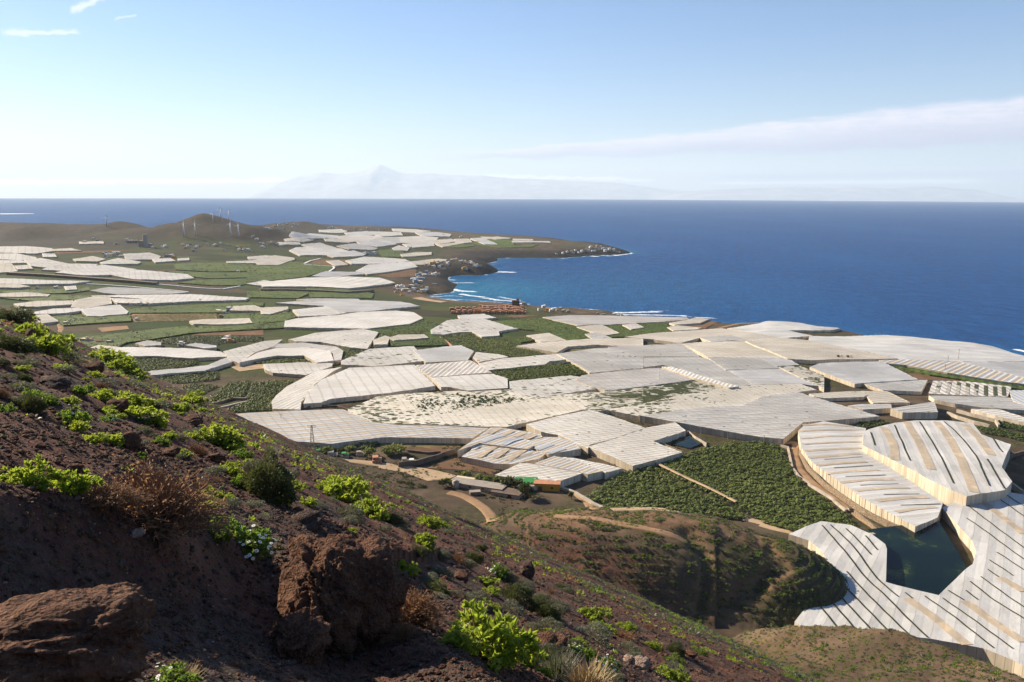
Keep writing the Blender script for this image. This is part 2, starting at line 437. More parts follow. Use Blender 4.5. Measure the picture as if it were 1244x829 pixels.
def soil_mat(near):
    """scree of the hillside / dry soil of the plain"""
    m, nt, out = new_mat('scree' if near else 'dry_soil'); N = NT(nt); p = N.pos()
    mixf = N.attr('plainness'); tan = N.attr('bare')
    n1 = N.noise(p, .9, 6, .7); n2 = N.noise(p, .045, 5, .6); n3 = N.noise(p, 9.0, 5, .7)
    red = N.ramp(n1, [(.28, (.060, .027, .017)), (.5, (.155, .071, .045)), (.75, (.26, .135, .086))])
    grey = N.ramp(n3, [(.3, (.042, .026, .020)), (.7, (.135, .092, .072))])
    c = N.mix(N.step(N.noise(p, .28, 4, .6), .44, .62), red, grey)
    if near:
        vs = N.n('TexVoronoi'); vs.inputs['Scale'].default_value = 22.0; N.l(p, vs.inputs['Vector'])
        peb = N.mix(.55, c, vs.outputs['Color'], 'MULTIPLY')
        c = N.mix(.45, c, peb)
        sp = N.math('GREATER_THAN', N.n('TexWhiteNoise').outputs[0], .5)
    scrub = N.ramp(N.noise(p, .30, 5, .75), [(.40, (.040, .034, .020)), (.53, (.062, .058, .024)), (.66, (.105, .100, .034))])
    pl = N.ramp(n2, [(.30, (.050, .036, .023)), (.5, (.088, .062, .040)), (.72, (.16, .115, .072))])
    pl = N.mix(N.step(N.noise(p, .012, 5, .65), .45, .62), pl, scrub)
    if not near:
        mp = N.n('Mapping'); N.l(p, mp.inputs[0]); mp.inputs['Rotation'].default_value = (0, 0, R(24)); mp.inputs['Scale'].default_value = (1/105, 1/75, 1)
        vr = N.n('TexVoronoi', voronoi_dimensions='2D', distance='CHEBYCHEV'); vr.inputs['Scale'].default_value = 1; vr.inputs['Randomness'].default_value = .7; N.l(mp.outputs[0], vr.inputs['Vector'])
        sv_ = N.n('SeparateXYZ'); N.l(vr.outputs['Color'], sv_.inputs[0])
        pc = N.ramp(sv_.outputs[0], [(0, (.050, .082, .014)), (.30, (.080, .115, .022)), (.50, (.036, .058, .012)), (.66, (.110, .130, .034)), (.86, (.085, .060, .036)), (.91, (.150, .105, .062)), (.94, (.045, .066, .014))], 'CONSTANT')
        pc = N.mix(N.math('MULTIPLY', N.noise(p, .11, 5, .75), .9), pc, (.016, .024, .008))
        mr = N.n('Mapping'); N.l(p, mr.inputs[0]); mr.inputs['Rotation'].default_value = (0, 0, R(24)); wv = N.n('TexWave', wave_type='BANDS', bands_direction='Y'); wv.inputs['Scale'].default_value = .045; wv.inputs['Distortion'].default_value = .8; N.l(mr.outputs[0], wv.inputs[0])
        pc = N.mix(N.math('MULTIPLY', N.step(wv.outputs[1], .55, .9), .45), pc, (.020, .022, .009))
        edge = N.n('TexVoronoi', voronoi_dimensions='2D', feature='DISTANCE_TO_EDGE'); edge.inputs['Scale'].default_value = 1; edge.inputs['Randomness'].default_value = .7; N.l(mp.outputs[0], edge.inputs['Vector'])
        pc = N.mix(N.math('SUBTRACT', 1.0, N.step(edge.outputs['Distance'], .03, .06)), pc, (.060, .045, .030))
        pl = N.mix(N.attr('farm'), pl, pc)
    c = N.mix(mixf, c, pl)
    tn = N.ramp(N.noise(p, .16, 5, .7), [(.3, (.12, .066, .034)), (.55, (.22, .130, .070)), (.75, (.34, .225, .13))])
    c = N.mix(tan, c, tn)
    dk = N.attr('rock')
    c = N.mix(dk, c, N.ramp(N.noise(p, .05, 5, .7), [(.3, (.012, .010, .009)), (.7, (.050, .038, .031))]))
    if near:
        h = N.math('ADD', N.math('MULTIPLY', N.voro(p, 17.0), .5), N.math('ADD', N.math('MULTIPLY', N.noise(p, 5.0, 8, .75), .9), N.math('MULTIPLY', N.voro(p, 55.0), .25)))
        N.principled(out, c, .92, .12, h, .85, .10)
    else:
        N.principled(out, c, .95, .08, N.noise(p, .12, 6, .7), .8, 1.5)
    return m
M['scree'] = soil_mat(True); M['soil'] = soil_mat(False)

def crop_mat(name, a, b, c3, tr=.25):
    m, nt, out = new_mat(name); N = NT(nt); p = N.pos()
    f = N.noise(p, .5, 3, .6); g = N.noise(p, .02, 3, .5)
    c = N.ramp(N.math('ADD', N.math('MULTIPLY', f, .7), N.math('MULTIPLY', g, .3)), [(.32, a), (.5, b), (.66, c3), (.76, (c3[0]*1.5, c3[1]*1.25, c3[2]*1.6))])
    N.principled(out, c, .55, .25, trans=(tr, tuple(x*1.4 for x in c3))); return m
M['banana'] = crop_mat('banana_leaf', (.052, .078, .014), (.118, .152, .028), (.225, .240, .066))
M['banana_far'] = crop_mat('crop_leaf', (.042, .066, .014), (.080, .112, .022), (.140, .165, .045), .15)
M['crop_floor'] = simple('crop_floor', (.020, .022, .009), .95, .4, .2)
def crop_rows(name, rowf):
    m, nt, out = new_mat(name); N = NT(nt); p = N.pos()
    mp = N.n('Mapping'); N.l(p, mp.inputs[0]); mp.inputs['Rotation'].default_value = (0, 0, R(28)); mp.inputs['Scale'].default_value = (1, 1, 1)
    wv = N.n('TexWave', wave_type='BANDS', bands_direction='X'); wv.inputs['Scale'].default_value = .035 if rowf else .02; wv.inputs['Distortion'].default_value = 1.5; wv.inputs['Detail'].default_value = 3; N.l(mp.outputs[0], wv.inputs[0])
    f = N.noise(p, .13, 5, .75); g = N.noise(p, .008, 4, .6)
    v = N.math('ADD', N.math('MULTIPLY', f, .55), N.math('ADD', N.math('MULTIPLY', g, .35), N.math('MULTIPLY', wv.outputs[1], .16 if rowf else .04)))
    c = N.ramp(v, [(.30, (.020, .034, .006)), (.46, (.052, .082, .012)), (.60, (.105, .135, .024)), (.8, (.165, .170, .046))])
    N.principled(out, c, .8, .15, f, .8, 2.0)
    return m
M['crop_rows'] = crop_rows('crop_rows', True); M['crop_mass'] = crop_rows('crop_mass', False)
M['tree_leaf'] = crop_mat('tree_leaf', (.030, .042, .012), (.055, .070, .020), (.085, .095, .028))
M['brown_field'] = simple('brown_field', (.16, .095, .055), .95, .3, .08, .05)
M['olive_field'] = simple('olive_field', (.17, .14, .06), .95, .35, .15, .05)

def leaf_mat(name, a, b, tr=.45, tmul=2.2, sc=3.0):
    m, nt, out = new_mat(name); N = NT(nt); p = N.pos()
    f = N.noise(p, sc, 3, .7)
    c = N.ramp(f, [(.3, a), (.7, b)])
    rd = N.rand(); c = N.mix(N.math('MULTIPLY', rd, .42), c, (b[0]*.62, b[1]*.52, b[2]*1.1+.006))
    t = N.ramp(f, [(.3, tuple(min(.9, x*tmul) for x in a)), (.7, tuple(min(.9, x*tmul) for x in b))])
    t = N.mix(N.math('MULTIPLY', rd, .5), t, tuple(min(.9, x*tmul*.6) for x in b))
    N.principled(out, c, .45, .3, trans=(tr, t)); return m
M['leaf_lime'] = leaf_mat('leaf_lime', (.120, .165, .014), (.230, .270, .030), .5, 2.3)
M['leaf_green'] = leaf_mat('leaf_green', (.075, .125, .016), (.135, .195, .026), .45, 2.3)
M['leaf_dark'] = leaf_mat('leaf_dark', (.050, .066, .018), (.105, .118, .032), .25, 1.8, 12)
M['leaf_grey'] = leaf_mat('leaf_grey', (.085, .095, .050), (.150, .155, .080), .3, 1.6, 9)
M['leaf_dry'] = leaf_mat('leaf_dry', (.190, .100, .046), (.330, .190, .090), .4, 1.8, 9)
M['twig'] = simple('twig', (.23, .125, .066), .9, .3, 3)
M['straw'] = simple('straw', (.42, .31, .16), .9, .3, 3)
M['petal'] = simple('petal', (.80, .80, .76), .6, .05, 3)
M['disc'] = simple('disc', (.55, .36, .04), .8, .2, 3)
def rock_mat(name, a, b, c):
    m, nt, out = new_mat(name); N = NT(nt); g = N.gen_obj()
    n = N.noise(g, 4.0, 7, .72); v = N.voro(g, 9.0); n2 = N.noise(g, 22, 4, .7)
    col = N.ramp(n, [(.3, a), (.52, b), (.74, c)])
    col = N.mix(N.math('MULTIPLY', N.step(n2, .60, .70), .5), col, tuple(min(.6, x*2.0) for x in c))
    h = N.math('ADD', N.math('MULTIPLY', n, 1.2), N.math('ADD', N.math('MULTIPLY', v, .45), N.math('ADD', N.math('MULTIPLY', N.voro(g, 34.0), .40), N.math('MULTIPLY', n2, .45))))
    N.principled(out, col, .92, .12, h, 1.0, .075); return m
M['rock_red'] = rock_mat('rock_red', (.055, .028, .018), (.125, .062, .038), (.21, .115, .070))
M['rock_grey'] = rock_mat('rock_grey', (.040, .026, .020), (.095, .063, .048), (.18, .128, .100))
M['rock_pale'] = rock_mat('rock_pale', (.20, .13, .095), (.32, .22, .17), (.42, .32, .26))
M['white_wall'] = simple('white_wall', (.74, .71, .65), .85, .08, .3)
M['cream_wall'] = simple('cream_wall', (.62, .52, .36), .85, .1, .3)
M['ochre_wall'] = simple('ochre_wall', (.60, .36, .10), .85, .15, .3)
M['terra_wall'] = simple('terra_wall', (.52, .26, .14), .85, .18, .3)
M['pink_wall'] = simple('pink_wall', (.58, .22, .17), .85, .1, .3)
M['brown_wall'] = simple('brown_wall', (.12, .06, .045), .85, .15, .3)
M['grey_wall'] = simple('grey_wall', (.36, .33, .29), .85, .15, .3)
M['blue_wall'] = simple('blue_wall', (.30, .42, .58), .85, .1, .3)
M['terra_roof'] = simple('terra_roof', (.46, .22, .12), .85, .2, .4)
M['grey_roof'] = simple('grey_roof', (.30, .26, .22), .9, .2, .3)
M['green_roof'] = simple('green_roof', (.05, .26, .07), .7, .1, .3)
M['yellow'] = simple('yellow', (.62, .33, .03), .7, .12, .3)
M['glass'] = simple('window_glass', (.03, .035, .04), .2, .1, .3, .5)
M['metal_white'] = simple('metal_white', (.78, .78, .78), .5, .05, .1, .3)
M['pole_wood'] = simple('pole_wood', (.30, .26, .21), .85, .2, 1)
M['pole_rust'] = simple('pole_rust', (.26, .13, .08), .85, .2, 1)
# ------------------------------------------------------------------ land, sea, islands
def polar(az, rr):
    A, Rr = np.meshgrid(az, rr)
    return Rr*np.sin(A), Rr*np.cos(A)
def grid_faces(nr, na):
    i = np.arange(nr*na).reshape(nr, na)
    return np.stack([i[:-1, :-1].ravel(), i[:-1, 1:].ravel(), i[1:, 1:].ravel(), i[1:, :-1].ravel()], 1)
AZ = np.concatenate([np.linspace(R(-110), R(-37), 60)[:-1], np.linspace(R(-37), R(37), 760), np.linspace(R(37), R(110), 60)[1:]])
def rows_px(r0, r1, drop, px):
    out = [r0]
    while out[-1] < r1:
        r = out[-1]; out.append(r + max(.004*r if r < 60 else 0, px*(r*r+drop*drop)/(FPX*drop)))
    return np.array(out)
r_near = np.exp(np.arange(math.log(.5), math.log(60), .0105))
r_hill = rows_px(r_near[-1], 560, 150, 2.2)[1:]
rr1 = np.concatenate([r_near, r_hill]); SPLIT = rr1[-1]
rr2 = np.concatenate([[SPLIT], rows_px(SPLIT, 1900, 185, 2.2)[1:]])
rr2 = np.concatenate([rr2, rows_px(rr2[-1], 5200, 200, 1.4)[1:], [5600, 6200, 7000]])
def land(name, rr, matn):
    x, y = polar(AZ, rr); sh = x.shape
    z = np.concatenate([terrain(x[i:i+60].ravel(), y[i:i+60].ravel()) for i in range(0, sh[0], 60)])
    x = x.ravel(); y = y.ravel()
    o = mesh_np(name, np.stack([x, y, z], 1), grid_faces(*sh), M[matn], smooth_sh=True)
    tag(o, kind='structure')
    pz = plain(x, y); hz = plane_z(x, y)
    pln = smooth(-6, 6, pz-hz + 3*fbm(x/25, y/25, 3, 5))
    d = coast_d(x, y); r = np.hypot(x, y)
    px_az = np.arctan2(x, y)
    rock = smooth(150, 60, d+30*fbm(x/40, y/40, 3, 8))*smooth(1850, 2000, r)*smooth(R(14), R(8), px_az)*smooth(R(-9), R(-7), px_az)
    rock = np.maximum(rock, smooth(16, 6, d)*smooth(R(11), R(14), px_az)*.8)
    bx, by = at_level([(560, 364)], 0)[0]
    bay = np.exp(-((x-bx)**2+(y-by)**2)/(130.0**2))
    rock = rock*(1-bay)
    dark = fbm(x/420, y/420, 4, 91)
    rock = np.maximum(rock, .9*smooth(2300, 2700, r)*smooth(-.30, .15, dark+.4*fbm(x/110, y/110, 4, 95))*smooth(R(-6), R(-9), px_az))
    sd, sv, _ = seg_dist(x, y, SPUR)
    bare = .85*smooth(19, 4, sd+11*fbm(x/14, y/14, 4, 33))*smooth(R(-1), R(4), px_az)*(r < 600)
    pln = np.maximum(pln, smooth(16, 7, sd)*(r < 600)*.7)
    bare = np.maximum(bare, bay*.55)
    for g in GUL:
        gd, _, _ = seg_dist(x, y, g[:, :2]); bare = np.maximum(bare, .6*smooth(7, 3, gd)*(r < 600)*smooth(1, 3, gd))
    farm = smooth(60, 120, d+25*fbm(x/60, y/60, 3, 17))*smooth(760, 860, r)*smooth(R(9), R(4), px_az)*smooth(R(-3), R(-7), px_az-.12*(r < 1500))*smooth(4600, 3600, r)
    for (hx, hy, hz, rx, ry, p_) in HILLS:
        if hx < -500: rock = np.maximum(rock, .85*smooth(1.9, 1.2, np.sqrt(((x-hx)/rx)**2+((y-hy)/ry)**2))*(.72+.28*smooth(-.3, .25, fbm(x/130, y/130, 4, 97))))
        farm = farm*smooth(1.0, 1.5, np.sqrt(((x-hx)/rx)**2+((y-hy)/ry)**2))
    attr(o, 'farm', farm)
    rd_, _, rs_ = seg_dist(x, y, RIB[:, :2]); ribm = smooth(60, 25, rd_)*(r < 420)*(px_az > R(10))
    pln = np.maximum(pln, ribm*.85); bare = np.maximum(bare, ribm*.25*smooth(-.1, .4, fbm(x/12, y/12, 3, 19)))
    attr(o, 'plainness', pln); attr(o, 'bare', bare); attr(o, 'rock', rock)
    return o
land('hillside', rr1, 'scree'); land('coastal_plain', rr2, 'soil')

def sea():
    rr = list(np.concatenate([np.array([700, 900, 1050]), rows_px(1150, 6200, 230, .75), np.exp(np.linspace(math.log(6400), math.log(70000), 160))]))
    az = np.concatenate([np.linspace(R(-75), R(-34), 40)[:-1], np.linspace(R(-34), R(-7), 160)[:-1], np.linspace(R(-7), R(34), 900), np.linspace(R(34), R(75), 40)[1:]])
    x, y = polar(az, np.array(rr)); sh = x.shape; x = x.ravel(); y = y.ravel(); r2 = x*x+y*y
    near = r2 < 6000**2
    d = np.full(x.shape, -6000.0)
    idx = np.where(near)[0]
    for k in range(0, len(idx), 60000): d[idx[k:k+60000]] = coast_d(x[idx[k:k+60000]], y[idx[k:k+60000]])
    dist = -d
    z = -r2/(2*EARTH)
    o = mesh_np('sea', np.stack([x, y, z], 1), grid_faces(*sh), M['sea'], smooth_sh=True); tag(o, kind='structure')
    foam = .92*np.exp(-np.maximum(dist, 0)/15.0)
    segs = [('L', '790,402 850,388 960,380 1080,384', 16, 1.0), ('L', '600,412 720,412 840,408', 8, .8), ('L', '400,492 520,480 690,480', 13, .85), ('L', '430,508 480,512', 8, .8),
            ('L', '530,520 620,518', 8, .8), ('L', '490,450 540,455', 12, .8), ('L', '520,540 600,556 720,562', 13, .95), ('L', '470,600 600,604', 9, .8), ('L', '610,585 700,600 800,610', 11, .9),
            ('L', '480,630 700,640 900,655 1060,672', 10, .7), ('L', '830,620 950,640 1120,650', 12, .85), ('L', '960,610 1060,630 1130,640', 10, .8), ('L', '350,608 420,606', 9, .8), ('L', '900,288 950,292', 10, .8),
            ('L', '800,318 980,308', 7, .7), ('L', '530,255 700,248', 6, .5), ('L', '880,260 1160,252', 7, .7), ('L', '1150,670 1206,676', 10, .9),
            ('P', '700,377 725,380 760,380 800,379', 12, .9), ('P', '716,384 760,382.5 800,383 832,384', 7, 1.0), ('P', '690,374 730,377', 9, .7), ('P', '838,385 870,387', 6, .9),
            ('P', '717,312 745,311 768,308', 12, .9), ('P', '665,315 700,314', 9, .7), ('P', '1235,425 1250,428', 7, 1.0), ('P', '790,378 812,377', 6, .7), ('P', '885,390 925,390', 4, .6)]
    for zid, s, w, k in segs:
        P = np.array(at_level(Z(zid, s), 0))
        m = np.where((x > P[:, 0].min()-120) & (x < P[:, 0].max()+120) & (y > P[:, 1].min()-160) & (y < P[:, 1].max()+160))[0]
        if len(m) == 0: continue
        sd, _, _ = seg_dist(x[m], y[m], P)
        wob = 1.2*w*(.75+.6*vnoise(x[m]/23, y[m]/23, 77))
        foam[m] = np.maximum(foam[m], k*np.exp(-(sd/wob)**2))
    bx, by = at_level([(575, 352)], 0)[0]
    shallow = np.exp(-((x-bx)**2+((y-by)*.8)**2)/(230.0**2))*.72
    shallow = np.maximum(shallow, .5*np.exp(-np.maximum(dist, 0)/38.0))
    bx, by = at_level([(690, 352)], 0)[0]
    shallow = np.maximum(shallow, .22*np.exp(-((x-bx)**2+((y-by)*.8)**2)/(420.0**2)))
    attr(o, 'foam', foam); attr(o, 'shallow', shallow)
def sea_mat():
    m, nt, out = new_mat('sea_water'); N = NT(nt); p = N.pos()
    mp = N.n('Mapping'); N.l(p, mp.inputs[0]); mp.inputs['Rotation'].default_value = (0, 0, R(35)); mp.inputs['Scale'].default_value = (1, .45, 1)
    w1 = N.noise(mp.outputs[0], .035, 6, .65); w2 = N.noise(mp.outputs[0], .0016, 5, .6); w3 = N.noise(mp.outputs[0], .16, 3, .6)
    c = N.ramp(w1, [(.3, (.0006, .027, .110)), (.55, (.0012, .049, .175)), (.75, (.004, .084, .255))])
    c = N.mix(N.step(w2, .42, .66), c, (.002, .058, .195))
    sh = N.attr('shallow')
    c = N.mix(N.math('MULTIPLY', sh, N.math('ADD', .62, N.math('MULTIPLY', w1, .5))), c, (.016, .17, .27))
    fo = N.attr('foam')
    br = N.math('ADD', N.math('MULTIPLY', N.noise(p, .10, 6, .8), .95), N.math('MULTIPLY', N.noise(mp.outputs[0], .022, 4, .65), .35))
    fm = N.step(N.math('ADD', fo, N.math('MULTIPLY', br, -1.0)), -.13, .26)
    fm2 = N.math('MULTIPLY', fm, .95)
    c2 = N.mix(fm2, c, (.82, .86, .88))
    h = N.math('ADD', N.math('MULTIPLY', w1, 3.0), N.math('MULTIPLY', w3, 1.0))
    pr = N.principled(out, c2, N.math('ADD', .38, N.math('MULTIPLY', fm, .5)), .04, h, .8, 2.2)
    pr.inputs['IOR'].default_value = 1.33
M['sea'] = None; sea_mat(); M['sea'] = bpy.data.materials['sea_water']
sea()

# the island on the horizon, 88 km off, with its high cone
def island(name, pts, Y, depth, seed, label):
    """ridge line seen at the picture points pts, built as a broad mountain range at forward distance Y"""
    P = [fwd(px, py, Y) for px, py in pts]
    xs = np.array([q[0] for q in P]); zs = np.array([q[2] for q in P])
    n = 420; X = np.linspace(xs[0], xs[-1], n); top = np.interp(X, xs, zs)
    sea_z = -(X*X+Y*Y)/(2*EARTH)
    h = np.maximum(top-sea_z, 0)
    h = h*(1+.035*fbm(X/1500, X*0+seed, 5, seed))
    rows = np.linspace(-1, 1, 31); V = []
    for t in rows:
        yy = Y + t*depth*(1 if t < 0 else .8)
        prof = np.maximum(0, 1-abs(t))**.85
        hh = h*prof*(1+.22*fbm(X/2600, X*0+t*2.2+seed, 5, seed+3)*(abs(t) > .02)*min(1, abs(t)*3))
        V.append(np.stack([X, np.full(n, yy), sea_z-20+np.minimum(hh, h*1.0 if abs(t) < .02 else h*.985)+20*(hh > 0)], 1))
    o = mesh_np(name, np.vstack(V), grid_faces(31, n), M['island'], smooth_sh=True)
    tag(o, label, 'island', kind='structure')
M['island'] = simple('island_rock', (.44, .42, .40), .95, .3, .0006)  # rock colour lightened to paint in extra fading by haze
island('island', [(330, 240), (352, 218), (366, 213.5), (380, 211.5), (394, 209.5), (406, 211.5), (420, 211), (432, 209), (440, 206.5), (449, 203), (457, 200.3), (461, 199.3), (465, 200.2), (473, 204), (482, 208.5), (490, 211), (510, 211.5), (530, 211.5),
                  (552, 213), (575, 213), (600, 214.5), (625, 217), (650, 218), (680, 219), (715, 220.5), (750, 222), (775, 226), (800, 229), (822, 231), (840, 233), (870, 236), (900, 243)], 88000, 14000, 5, 'faint blue island with a high pointed volcano')
island('island', [(790, 242), (820, 234), (850, 231.5), (875, 230.5), (905, 229), (930, 228.2), (960, 227.5), (985, 227.2), (997, 227.5), (1010, 229), (1030, 227.6), (1044, 227.2), (1056, 228), (1075, 229.2), (1093, 228.2), (1105, 227.3),
                  (1120, 227), (1131, 226.7), (1145, 227.4), (1165, 229.6), (1185, 230.2), (1195, 232), (1205, 236), (1216, 242), (1222, 245)], 76000, 7000, 9, 'long low faint blue ridge of the island on the horizon')
# ------------------------------------------------------------------ greenhouses, plantations, walls and tracks
def poly_area(p): return .5*abs(np.dot(p[:, 0], np.roll(p[:, 1], -1))-np.dot(p[:, 1], np.roll(p[:, 0], -1)))
def in_poly(x, y, P):
    ins = np.zeros(x.shape, bool)
    for a, b in zip(P, np.roll(P, -1, 0)):
        ins ^= ((a[1] > y) != (b[1] > y)) & (x < (b[0]-a[0])*(y-a[1])/(b[1]-a[1]+1e-12)+a[0])
    return ins
def ring(P, g):
    out = []
    for a, b in zip(P, np.roll(P, -1, 0)):
        n = max(1, int(np.hypot(*(b-a))/g))
        for k in range(n): out.append(a+(b-a)*k/n)
    return np.array(out)
def cdt(P, I):
    c = P.mean(0); s = max(np.ptp(P[:, 0]), np.ptp(P[:, 1]))
    pts = np.vstack([P, I]) if len(I) else P
    vs, es, fs, *_ = geometry.delaunay_2d_cdt([Vector(((q-c)/s).tolist()) for q in pts], [], [list(range(len(P)))], 1, 1e-7, True)
    V = np.array([[v[0], v[1]] for v in vs])*s+c
    T = np.array([f for f in fs if len(f) == 3])
    if len(T):
        m = V[T].mean(1); T = T[in_poly(m[:, 0], m[:, 1], P)]
    return V, T
TRI = lambda q: np.abs((q % 1.0)-.5)*2
GH_N = 0
def greenhouse(zid, pts, style, h, rot, w, label, group='netted crop greenhouses on the coastal plain', amp=None, wall='wall_net', panels=(), along=None, name='greenhouse', base=-1.5, cat='greenhouse', roofname='roof', grow=1.0):
    """roof outline as traced; rot = heading of the bays (degrees right of straight ahead), w = bay width"""
    global GH_N; GH_N += 1
    h = h + (GH_N*37 % 11)*.035
    zp = np.array(Z(zid, pts)); zc = zp.mean(0); dz = zp-zc; dz /= np.linalg.norm(dz, axis=1)[:, None]+1e-9
    W = cast(zp+dz*np.array([.7, .55])*grow, h); P = W[:, :2]
    if np.dot(P[:, 0], np.roll(P[:, 1], -1))-np.dot(P[:, 1], np.roll(P[:, 0], -1)) < 0: P = P[::-1]
    keep = [i for i in range(len(P)) if np.hypot(*(P[i]-P[i-1])) > .4]; P = P[keep]
    ctr = P.mean(0); r = np.hypot(*ctr); A = poly_area(P)
    w = max(w*.8, r/260.0)
    g = max(w*.5, math.sqrt(A/1400.0))
    if amp is None: amp = .085*w
    k, n = math.cos(R(rot)), math.sin(R(rot))
    du = np.array([k, -n]); dv = np.array([n, k])         # across, along
    uvf = lambda q: np.stack([((q-ctr) @ du)/w+100.25, ((q-ctr) @ dv)/(along or w*1.6)+100.25], 1)
    def zr(q):
        q = np.atleast_2d(q); uv = uvf(q)
        sag = .06*h*fbm(q[:, 0]/22, q[:, 1]/22, 2, 12)
        return plain(q[:, 0], q[:, 1]) + h + (TRI(uv[:, 0])-.5)*amp + sag
    B = ring(P, max(w*.5, 3.0, r/250))
    e = (P-ctr) @ np.stack([du, dv], 1)
    stp = w*.5 if g <= w*.75 else g
    us = np.arange(math.floor(e[:, 0].min()/stp)*stp, e[:, 0].max()+stp, stp)-(.25*w if stp == w*.5 else 0); vs = np.arange(e[:, 1].min()-g, e[:, 1].max()+g, g)
    U, V = np.meshgrid(us, vs); I = ctr+U.reshape(-1, 1)*du+V.reshape(-1, 1)*dv
    I = I[in_poly(I[:, 0], I[:, 1], P)]
    if len(I):
        bd, _, _ = seg_dist(I[:, 0], I[:, 1], np.vstack([B, B[:1]])); I = I[bd > stp*.3]
    V2, T = cdt(B, I)
    base_z = float(plain(*ctr))
    root = empty(name, (ctr[0], ctr[1], base_z)); tag(root, label, cat, group)
    # boundary loop stays first in V2? build walls from the ring itself
    zb = zr(B); gz = plain(B[:, 0], B[:, 1])+base
    roofv = np.column_stack([V2, zr(V2)])
    T = T[:, :] if len(T) else T
    a = V2[T[:, 1]]-V2[T[:, 0]]; b = V2[T[:, 2]]-V2[T[:, 0]]; fl = (a[:, 0]*b[:, 1]-a[:, 1]*b[:, 0]) < 0
    T[fl] = T[fl][:, ::-1]
    mesh_np(roofname, roofv, T, M[style], root, smooth_sh=False, uv=uvf(V2), origin=(ctr[0], ctr[1], base_z))
    nB = len(B); i = np.arange(nB); j = (i+1) % nB
    inner = .12
    Vw = np.vstack([np.column_stack([B, gz]), np.column_stack([B, zb])])
    cl = np.concatenate([[0], np.cumsum(np.hypot(*(np.diff(B, axis=0).T)))])/max(3.2, r/250)
    mesh_np('wall', Vw, np.stack([i, j, nB+j, nB+i], 1), M[wall], root, uv=np.vstack([np.stack([cl, 0*cl], 1), np.stack([cl, 0*cl+1], 1)]), origin=(ctr[0], ctr[1], base_z))
    return root, zr, h, P
def ribbon(zid, pts, width, zf, hh, step=3.0):
    """a strip of constant width draped on a surface: (V, quads)"""
    W = cast(Z(zid, pts), hh)[:, :2]; Q = [W[0]]
    for a, b in zip(W[:-1], W[1:]):
        n = max(1, int(np.hypot(*(b-a))/step))
        for k in range(1, n+1): Q.append(a+(b-a)*k/n)
    Q = np.array(Q)
    if len(Q) > 4:
        for _ in range(2): Q[1:-1] = .25*Q[:-2]+.5*Q[1:-1]+.25*Q[2:]
    t = np.gradient(Q, axis=0); t /= np.linalg.norm(t, axis=1)[:, None]+1e-9; nn = np.stack([-t[:, 1], t[:, 0]], 1)
    wv = np.broadcast_to(np.asarray(width, float), (len(Q),))[:, None]
    cols = [Q+nn*wv*s for s in (-.5, 0, .5)]
    V = np.vstack([np.column_stack([c, zf(c)]) for c in cols]); n = len(Q); i = np.arange(n-1)
    F = np.vstack([np.stack([i, i+1, n+i+1, n+i], 1), np.stack([n+i, n+i+1, 2*n+i+1, 2*n+i], 1)])
    return V, F[:, ::-1]
def strips(root, zr, h, lst, name, mat, width, off):
    for zid, s in lst:
        V, F = ribbon(zid, s, width, lambda q: zr(q)+off, h)
        mesh_np(name, V, F, M[mat], root, origin=tuple(root.location))
def posts(root, P, zr, gap, size=.16):
    B = ring(P, gap); B = B[np.hypot(B[:, 0], B[:, 1]) < np.median(np.hypot(B[:, 0], B[:, 1]))+20][:90]
    for q in B:
        b = MB(); z0 = float(plain(q[0], q[1]))-.5; b.box((q[0], q[1], z0), (size, size, float(zr(q)[0])-z0+.1))
        b.build('post', M['post'], root, origin=tuple(root.location))

# ---- plants
def banana_template(seed, nl=9):
    rg = np.random.default_rng(seed); V = []; F = []; n = 0
    for k in range(nl):
        a = rg.uniform(0, 2*math.pi); up = rg.uniform(.35, 1.15); L = rg.uniform(.75, 1.25); wd = rg.uniform(.16, .26)
        d = np.array([math.cos(a), math.sin(a)]); s = np.array([-d[1], d[0]])
        p0 = np.array([0, 0, .55]); p1 = np.array([*(d*L*.45*math.cos(up)), .55+L*.55*math.sin(up)+.2]); p2 = np.array([*(d*L*(.95)), p1[2]-.18-.45*rg.uniform()])
        for (p, q) in ((.35, 0), (1.0, 1), (.25, 2)):
            c = (p0, p1, p2)[q]; V += [np.r_[c[:2]-s*wd*p, c[2]+.05], np.r_[c[:2]+s*wd*p, c[2]-.05]]
        F += [(n, n+1, n+3, n+2), (n+2, n+3, n+5, n+4)]; n += 6
    return np.array(V), np.array(F)
BT = [banana_template(s) for s in range(6)]; BT_S = [banana_template(s+20, 5) for s in range(6)]
def scatter_mesh(tmpl, pts, scl, rz, zs=None):
    """merge copies of the templates: (V, F)"""
    Vs = []; Fs = []; n = 0
    which = rng.integers(0, len(tmpl), len(pts))
    for t in range(len(tmpl)):
        m = which == t
        if not m.any(): continue
        tv, tf = tmpl[t]; p = pts[m]; s = scl[m]; a = rz[m]; c = np.cos(a)[:, None]; q = np.sin(a)[:, None]
        X = (tv[:, 0][None]*c-tv[:, 1][None]*q)*s[:, None]+p[:, 0][:, None]
        Y = (tv[:, 0][None]*q+tv[:, 1][None]*c)*s[:, None]+p[:, 1][:, None]
        Zz = tv[:, 2][None]*(s if zs is None else zs[m])[:, None]+p[:, 2][:, None]
        Vs.append(np.stack([X, Y, Zz], 2).reshape(-1, 3))
        Fs.append((tf[None]+(np.arange(len(p))*len(tv))[:, None, None]).reshape(-1, tf.shape[1])+n); n += len(p)*len(tv)
    return np.vstack(Vs), np.vstack(Fs)
